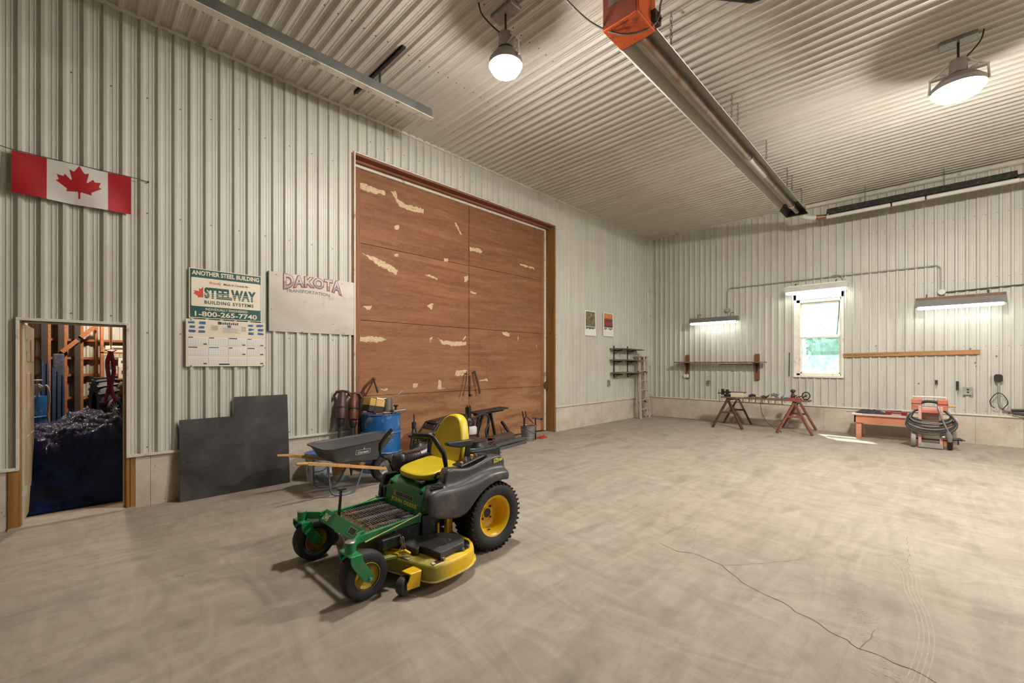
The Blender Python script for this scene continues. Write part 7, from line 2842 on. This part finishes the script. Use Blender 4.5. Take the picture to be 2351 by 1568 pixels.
mb.tube(smoothpath([(2.02, CY0 + 0.02, 0.60), (1.99, CY0 - 0.01, 0.56), (1.985, CY0 - 0.02, 0.50), (2.03, CY0 - 0.03, 0.46)], 5), 0.008, 8)
mb.tube(smoothpath([(2.03, CY0 - 0.0, 0.57), (2.12, CY0 - 0.03, 0.60), (2.17, CY0 - 0.01, 0.66)], 5), 0.012, 8)
mb.build('cable', M_BPL, mw, None, 50)
mb = MB()
mb.tube([(2.05, CY0 - 0.02, 0.555), (2.11, CY0 - 0.03, 0.645)], 0.009, 8)
mb.beam((2.02, CY0 - 0.02, 0.565), (2.18, CY0 - 0.02, 0.575), 0.05, 0.012)
mb.build('control_linkage', M_GALV, mw, None, 40)
# far side black link plates
mb = MB()
mb.prism([(1.93, 0.355), (2.02, 0.345), (2.12, 0.50), (2.11, 0.60), (2.0, 0.60), (1.955, 0.50)], lambda a, b, c: (a, c, b), 3.55, 3.60)
mb.bx(1.96, 2.1, 3.50, 3.62, 0.36, 0.50)
mb.build('link_plate', M_BMET, mw, None, 0, 0.008)
mb = MB()
mb.beam((2.09, 3.62, 0.56), (2.045, 3.64, 0.70), 0.035, 0.012, 0, (0, 1, 0))
mb.build('lever_mount', M_GALV, mw, None, 0, 0.002)

# steering levers
mb = MB()
mb.tube(smoothpath([(2.085, 2.93, 0.655), (2.12, 2.93, 0.688), (2.195, 2.93, 0.682), (2.206, 2.93, 0.72)], 5), 0.013, 10)
lv = mb.build('steering_lever', M_BMET, mw, None, 50)
mb = MB()
mb.tube([(2.206, 2.93, 0.715), (2.19, 2.93, 0.80), (2.178, 2.93, 0.85), (2.085, 2.94, 0.985), (2.07, 2.96, 1.003), (2.05, 3.0, 1.005), (2.02, 3.14, 0.998)], [0.016, 0.021, 0.021, 0.021, 0.021, 0.021, 0.020], 12)
mb.build('grip', M_BPL, lv, None, 50)
mb = MB()
mb.tube(smoothpath([(2.124, 3.64, 0.575), (2.098, 3.64, 0.636), (2.067, 3.64, 0.702), (1.996, 3.64, 0.750), (1.983, 3.64, 0.803)], 5), 0.010, 10)
lv = mb.build('steering_lever', M_BMET, mw, None, 50)
mb = MB()
mb.tube([(1.984, 3.64, 0.80), (1.988, 3.64, 0.858), (2.031, 3.635, 0.917), (2.098, 3.63, 0.984)], [0.017, 0.019, 0.019, 0.018], 12)
mb.build('grip', M_BPL, lv, None, 50)

# seat
def superring(xc, yc, z, hx, hy, p=3.2, n_=28, dip=0.0):
    out = []
    for i in range(n_):
        q = 2 * PI * i / n_
        c_, s_ = math.cos(q), math.sin(q)
        x = math.copysign(abs(c_) ** (2 / p), c_) * hx
        y = math.copysign(abs(s_) ** (2 / p), s_) * hy
        out.append(Vector((xc + x, yc + y, z + dip * (x / hx))))
    return out


mb = MB()
SXC, SYC = 2.235, 3.215
mb.loft([superring(SXC + 0.01, SYC, 0.615, 0.175, 0.195, dip=0.005), superring(SXC, SYC, 0.625, 0.212, 0.232, dip=0.012), superring(SXC, SYC, 0.665, 0.228, 0.245, dip=0.028), superring(SXC, SYC, 0.695, 0.224, 0.240, dip=0.032),
         superring(SXC, SYC, 0.706, 0.205, 0.222, dip=0.034), superring(SXC + 0.005, SYC, 0.703, 0.16, 0.170, dip=0.034), superring(SXC + 0.01, SYC, 0.692, 0.10, 0.10, dip=0.02), superring(SXC + 0.01, SYC, 0.690, 0.02, 0.02)])
mb.build('seat', M_SEAT, mw, None, 50, 0, 2, 1)
mb = MB()
mb.bx(2.05, 2.42, 3.03, 3.40, 0.595, 0.622)
mb.bx(2.0, 2.06, 3.01, 3.10, 0.600, 0.628)
mb.build('seat_pan', M_BPL, mw, None, 0, 0.01, 2)
mb = MB()
bo = [(-0.215, 0.0), (0.215, 0.0), (0.232, 0.06), (0.222, 0.16), (0.195, 0.25), (0.150, 0.345), (0.115, 0.395), (0.06, 0.425), (0.0, 0.432), (-0.06, 0.425), (-0.115, 0.395), (-0.150, 0.345), (-0.195, 0.25), (-0.222, 0.16), (-0.232, 0.06)]


def backp(a, b, c):
    lean = 0.20
    bow = 0.025 * (abs(a) / 0.22) ** 2
    return (2.395 + b * lean + c - bow * (1 if c < 0.04 else 0.6), 3.20 + a, 0.705 + b * 0.985)


rings = []
for c, k in ((0.012, 0.86), (0.0, 0.93), (0.012, 1.0), (0.075, 1.0), (0.095, 0.95), (0.10, 0.85)):
    rings.append([Vector(backp(a * k, 0.21 + (b - 0.21) * k, c)) for a, b in bo])
mb.loft(rings[::-1])
mb.build('backrest', M_SEAT, mw, None, 50, 0, 2, 1)
for s in (-1, 1):
    mb = MB()
    y = 3.21 + s * 0.285
    mb.prism([(2.20, 0.915), (2.21, 0.905), (2.32, 0.880), (2.46, 0.872), (2.475, 0.885), (2.475, 0.925), (2.46, 0.932), (2.22, 0.938), (2.20, 0.932)], lambda a, b, c: (a, y + c, b), -0.026, 0.026)
    ar_ = mb.build('armrest', M_BPL, mw, None, 30, 0.010, 3)
    mb = MB()
    mb.beam((2.44, y, 0.885), (2.42, y - s * 0.01, 0.74), 0.045, 0.02, 0, (0, 1, 0))
    mb.cyl((2.44, y - s * 0.06, 0.885), (2.44, y, 0.885), 0.018, None, 10)
    mb.build('bracket', M_BPL, ar_, None, 0, 0.004)

# fender shells
ST = [  # X, bottom, ridge, top
    (1.812, 0.50, 0.590, 0.60), (1.835, 0.465, 0.618, 0.628), (1.882, 0.43, 0.630, 0.640), (1.944, 0.412, 0.632, 0.642), (1.985, 0.402, 0.631, 0.645), (2.02, 0.396, 0.628, 0.755), (2.06, 0.386, 0.624, 0.766), (2.124, 0.378, 0.622, 0.764),
    (2.19, 0.382, 0.626, 0.752), (2.25, 0.415, 0.633, 0.744), (2.30, 0.468, 0.642, 0.743), (2.36, 0.515, 0.654, 0.752), (2.42, 0.552, 0.667, 0.767), (2.50, 0.580, 0.679, 0.788), (2.58, 0.590, 0.680, 0.800), (2.64, 0.586, 0.676, 0.797), (2.685, 0.575, 0.668, 0.780), (2.71, 0.580, 0.655, 0.74)]


def fender(s):
    """s = -1 near side, +1 far side"""
    Y = lambda d: MY + s * d        # d = distance from the mower's centre line
    rings = []
    for X, zb, zr, zt in ST:
        e = 1.0
        if X < 1.85:
            e = 0.80 if X < 1.82 else 0.93
        if X > 2.70:
            e = 0.9
        o = 0.30
        w_ = lambda d: o + (d - o) * e
        raised = zt - zr > 0.05
        r = [(w_(0.535), zb), (w_(0.548), zb + 0.012), (w_(0.556), zb + (zr - zb) * 0.30), (w_(0.552), zb + (zr - zb) * 0.75), (w_(0.540), zr - 0.012), (w_(0.520), zr + 0.003)]
        if raised:
            r += [(w_(0.492), zr + 0.014), (w_(0.484), zr + (zt - zr) * 0.45), (w_(0.484), zt - 0.022), (w_(0.476), zt - 0.006), (w_(0.462), zt), (w_(0.38), zt - 0.004), (0.31, zt - 0.01)]
        else:
            r += [(w_(0.495), zr + 0.006), (w_(0.47), zr + 0.008), (w_(0.45), zt), (w_(0.43), zt), (w_(0.41), zt), (w_(0.36), zt - 0.004), (0.31, zt - 0.01)]
        r += [(0.31, zb + 0.01), (w_(0.42), zb + 0.004)]
        ring = [Vector((X, Y(d), z)) for d, z in r]
        k = max(0.0, min(1.0, (2.18 - X) / 0.26))
        ring = [Vector((p.x + (0.55 - abs(p.y - MY)) * 0.62 * k, p.y, p.z)) for p in ring]
        if s > 0:
            ring = [Vector((X, p.y, p.z)) for p in ring]
        if s > 0 and X < 2.10:
            continue
        rings.append(ring if s < 0 else ring[::-1])
    mb = MB()
    mb.loft(rings)
    sh_ = mb.build('fender', M_SHELL, mw, None, 60, 0, 2, 1)
    return sh_


near_f = fender(-1)
far_f = fender(1)
mb = MB()
vs, fs = glyphs('EZtrak', 0.03, 0.2)
mb.add([(2.555 + a * 0.11, MY - 0.4925, 0.738 + b * 0.034 + 0.012 * a) for a, b in vs], fs)
mb.build('lettering', MATS['decal_yellow'], near_f, None, 0)
mb = MB()
mb.lathe([(0.0, 0.0), (0.045, 0.0), (0.048, 0.012), (0.040, 0.012), (0.036, 0.004), (0.0, 0.004)], (2.06 - 0.08, MY - 0.46, 0.642), (0, 0, 1), 24)
mb.prism([(1.90, MY - 0.50), (2.015, MY - 0.505), (2.02, MY - 0.44), (1.92, MY - 0.44)], lambda a, b, c: (a, b, 0.644 + c), 0.0, 0.006)
mb.build('cup_holder', M_BPL, near_f, None, 40)
# control panel on top of the near shell
mb = MB()
mb.prism([(2.22, 0.752), (2.48, 0.802), (2.48, 0.815), (2.22, 0.762)], lambda a, b, c: (a, c, b), MY - 0.46, MY - 0.34)
cp = mb.build('control_panel', M_BPL, mw, None, 0, 0.006)
mb = MB()
for x, y, z, r in ((2.255, MY - 0.42, 0.780, 0.015), (2.40, MY - 0.38, 0.812, 0.016)):
    mb.cyl((x, y, z - 0.02), (x, y, z), r, r * 0.9, 14)
    mb.ball((x, y, z), (r, r, r * 0.6), 12)
mb.build('knob', plain('amber_knob', (0.72, 0.36, 0.05), 0.35), cp, None, 50)
mb = MB()
for x, y in ((2.31, MY - 0.41), (2.34, MY - 0.37), (2.36, MY - 0.42), (2.43, MY - 0.40)):
    z = 0.765 + (x - 2.22) * 0.2
    mb.cyl((x, y, z), (x, y, z + 0.018), 0.012, 0.010, 10)
mb.build('switch', M_GALV, cp, None, 40)
mb = MB()
mb.lathe([(0.0, 0.0), (0.045, 0.0), (0.045, 0.02), (0.0, 0.024)], (2.50, MY - 0.40, 0.795), (0, 0, 1), 24)
mb.build('fuel_cap', M_BPL, cp, None, 40)
# ribbed mat on the far shell
mb = MB()
for k in range(11):
    x = 2.20 + k * 0.017
    z = 0.748 + (x - 2.2) * 0.10
    mb.bx(x, x + 0.007, MY + 0.32, MY + 0.40, z, z + 0.012)
mb.build('ribbed_pad', plain('dusty_ribs', (0.26, 0.19, 0.13), 0.7, 0, 0.3, 20), far_f, None, 0)
# engine and rear body behind the seat
mb = MB()
mb.bx(2.40, 2.86, 2.93, 3.49, 0.42, 0.66)
mb.bx(2.54, 2.90, 2.99, 3.43, 0.66, 0.80)
mb.cyl((2.72, 3.21, 0.80), (2.72, 3.21, 0.86), 0.17, 0.15, 28)
for k in range(8):
    mb.bx(2.90, 2.93, 3.0, 3.42, 0.45 + k * 0.04, 0.465 + k * 0.04)
mb.build('engine', M_BMET, mw, None, 30, 0.012, 2)
# cutting deck
half = [(1.52, 3.21), (1.53, 3.05), (1.57, 2.96), (1.622, 2.87), (1.675, 2.70), (1.722, 2.54), (1.742, 2.495), (1.772, 2.467), (1.86, 2.458), (1.96, 2.462), (2.05, 2.472), (2.12, 2.498), (2.18, 2.54), (2.225, 2.60), (2.255, 2.68), (2.262, 2.80), (2.25, 3.21)]
plan = half + [(x, 2 * MY - y) for x, y in half[1:-1]][::-1]
cxm, cym = 1.92, MY


def inset(pts, d):
    out = []
    n_ = len(pts)
    for i in range(n_):
        a, b, c = Vector(pts[i - 1]), Vector(pts[i]), Vector(pts[(i + 1) % n_])
        e1, e2 = (b - a).normalized(), (c - b).normalized()
        nn_ = (Vector((-e1.y, e1.x)) + Vector((-e2.y, e2.x))).normalized()
        out.append((b.x + nn_.x * d, b.y + nn_.y * d))
    return out


ar2 = sum(plan[i - 1][0] * plan[i][1] - plan[i][0] * plan[i - 1][1] for i in range(len(plan)))
sgn = 1 if ar2 > 0 else -1
rings = []
for d, z in ((0.012, 0.075), (-0.012, 0.078), (-0.012, 0.084), (0.0, 0.090), (0.002, 0.165), (0.008, 0.182), (0.020, 0.190)):
    rings.append([Vector((x, y, z)) for x, y in inset(plan, d * sgn)])
mb = MB()
mb.loft(rings[::-1] if sgn > 0 else rings)
deck = mb.build('mower_deck', M_DECK, mw, None, 40)
mb = MB()
lip = [Vector((x, y, 0.083)) for x, y in inset(plan, -0.012 * sgn)]
mb.tube(lip, 0.005, 6, True)
mb.build('deck_lip', plain('worn_lip', (0.55, 0.48, 0.22), 0.5, 0, 0.3, 20), deck, None, 60)
cov = [(1.742, 2.84), (1.764, 2.705), (1.79, 2.71), (1.807, 2.735), (1.82, 2.70), (1.845, 2.522), (1.967, 2.538), (2.089, 2.552), (2.13, 2.60), (2.157, 2.70), (2.10, 2.818), (1.97, 2.89), (1.912, 2.915), (1.80, 2.90)]
for sd2 in (-1, 1):
    mb = MB()
    pts = cov if sd2 < 0 else [(x, 2 * MY - y) for x, y in cov][::-1]
    mb.prism(pts, lambda a, b, c: (a, b, c), 0.185, 0.243)
    mb.build('belt_cover', plain('dusty_belt_cover', (0.060, 0.056, 0.056), 0.5, 0, 0.15, 12, 0.1, 0.4, (0.14, 0.12, 0.11), 0.2, 6), deck, None, 30, 0.006, 2)
    mb = MB()
    yq = 2.66 if sd2 < 0 else 2 * MY - 2.66
    mb.cyl((2.06, yq, 0.188), (2.06, yq, 0.20), 0.135, None, 32)
    mb.build('spindle_base', M_BMET, deck, None, 40)
mb = MB()
for x, y in ((2.03, 2.66), ):
    mb.cyl((x, y, 0.243), (x, y, 0.250), 0.013, None, 12)
for x, y in ((2.12, 2.54), (2.06, 2.525), (1.80, 2.78), (1.86, 2.50)):
    mb.cyl((x, y, 0.19), (x, y, 0.212), 0.010, None, 8)
mb.build('cover_bolt', M_GALV, deck, None, 40)
mb = MB()     # decals
mb.add([(1.765, 2.535, 0.1925), (1.762, 2.492, 0.1925), (1.875, 2.497, 0.1925), (1.878, 2.54, 0.1925)], [(0, 1, 2, 3)], 0)
mb.add([(1.770, 2.530, 0.1932), (1.768, 2.498, 0.1932), (1.792, 2.499, 0.1932), (1.794, 2.531, 0.1932)], [(0, 1, 2, 3)], 1)
mb.add([(1.798, 2.532, 0.1932), (1.796, 2.500, 0.1932), (1.870, 2.501, 0.1932), (1.872, 2.535, 0.1932)], [(0, 1, 2, 3)], 2)
mb.build('decal', [M_DRED, M_FIXW, M_BPL], deck, None, 0)
mb = MB()
mb.add([(1.665, 2.79, 0.1925), (1.69, 2.69, 0.1925), (1.72, 2.695, 0.1925), (1.695, 2.795, 0.1925)], [(0, 1, 2, 3)])
mb.build('worn_decal', plain('worn_grey_decal', (0.30, 0.25, 0.18), 0.7, 0, 0.4, 60), deck, None, 0)
mb = MB()
mb.prism([(1.62, 2.91), (1.66, 2.78), (1.70, 2.79), (1.72, 2.83), (1.67, 2.92)], lambda a, b, c: (a, b, c), 0.19, 0.215)
mb.tube([(1.68, 2.80, 0.21), (1.70, 2.75, 0.235), (1.73, 2.73, 0.21)], 0.012, 8)
mb.build('deck_hanger', M_YEL, deck, None, 30, 0.006)
mb = MB()
chain(mb, (1.70, 2.79, 0.20), (1.70, 2.81, 0.31))
chain(mb, (1.715, 2.785, 0.20), (1.715, 2.805, 0.31))
mb.build('deck_chain', M_GALV, mw, None, 40)
mb = MB()
mb.bx(1.56, 1.72, 2.83, 2.89, 0.25, 0.325)
mb.bx(1.70, 2.0, 2.90, 2.94, 0.20, 0.34)
mb.build('lift_arm', M_BMET, mw, None, 0, 0.006)
mb = MB()
mb.bx(2.16, 2.22, 2.86, 2.90, 0.20, 0.345)
mb.bx(2.08, 2.10, 2.88, 2.92, 0.20, 0.30)
mb.build('rear_hanger', M_YEL, mw, None, 0, 0.004)
mb = MB()
mb.prism([(1.57, 2.93), (1.46, 2.93), (1.50, 2.80), (1.64, 2.76)], lambda a, b, c: (a, b, c), 0.195, 0.215)
mb.build('front_shield', plain('grassy_green_shield', (0.19, 0.25, 0.045), 0.5, 0, 0.2, 12), deck, None, 0, 0.004)
# anti scalp roller
mb = MB()
mb.lathe([(0.0, -0.03), (0.035, -0.034), (0.058, -0.028), (0.065, -0.012), (0.065, 0.012), (0.058, 0.028), (0.035, 0.034), (0.0, 0.03)], (1.605, 2.615, 0.066), (-0.35, 0.93, 0), 24)
mb.build('scalp_roller', plain('scuffed_roller', (0.060, 0.064, 0.075), 0.6, 0, 0.3, 14), deck, None, 40)
mb = MB()
mb.prism([(0.0, 0.0), (0.10, 0.0), (0.115, 0.10), (0.03, 0.10), (0.012, 0.055), (0.0, 0.045)], lambda a, b, c: (1.592 + a * 0.95, 2.555 - a * 0.1 + c, 0.055 + b * 1.05), -0.004, 0.004)
mb.prism([(1.60, 2.635), (1.615, 2.55), (1.705, 2.545), (1.70, 2.64)], lambda a, b, c: (a, b, c), 0.152, 0.162)
mb.build('roller_bracket', M_YEL, deck, None, 0, 0.003)
mb = MB()
mb.lathe([(0.0, -0.03), (0.058, -0.028), (0.065, -0.012), (0.065, 0.012), (0.058, 0.028), (0.0, 0.03)], (1.605, 2 * MY - 2.615, 0.066), (0.35, 0.93, 0), 20)
mb.build('scalp_roller', MATS['scuffed_roller'], deck, None, 40)
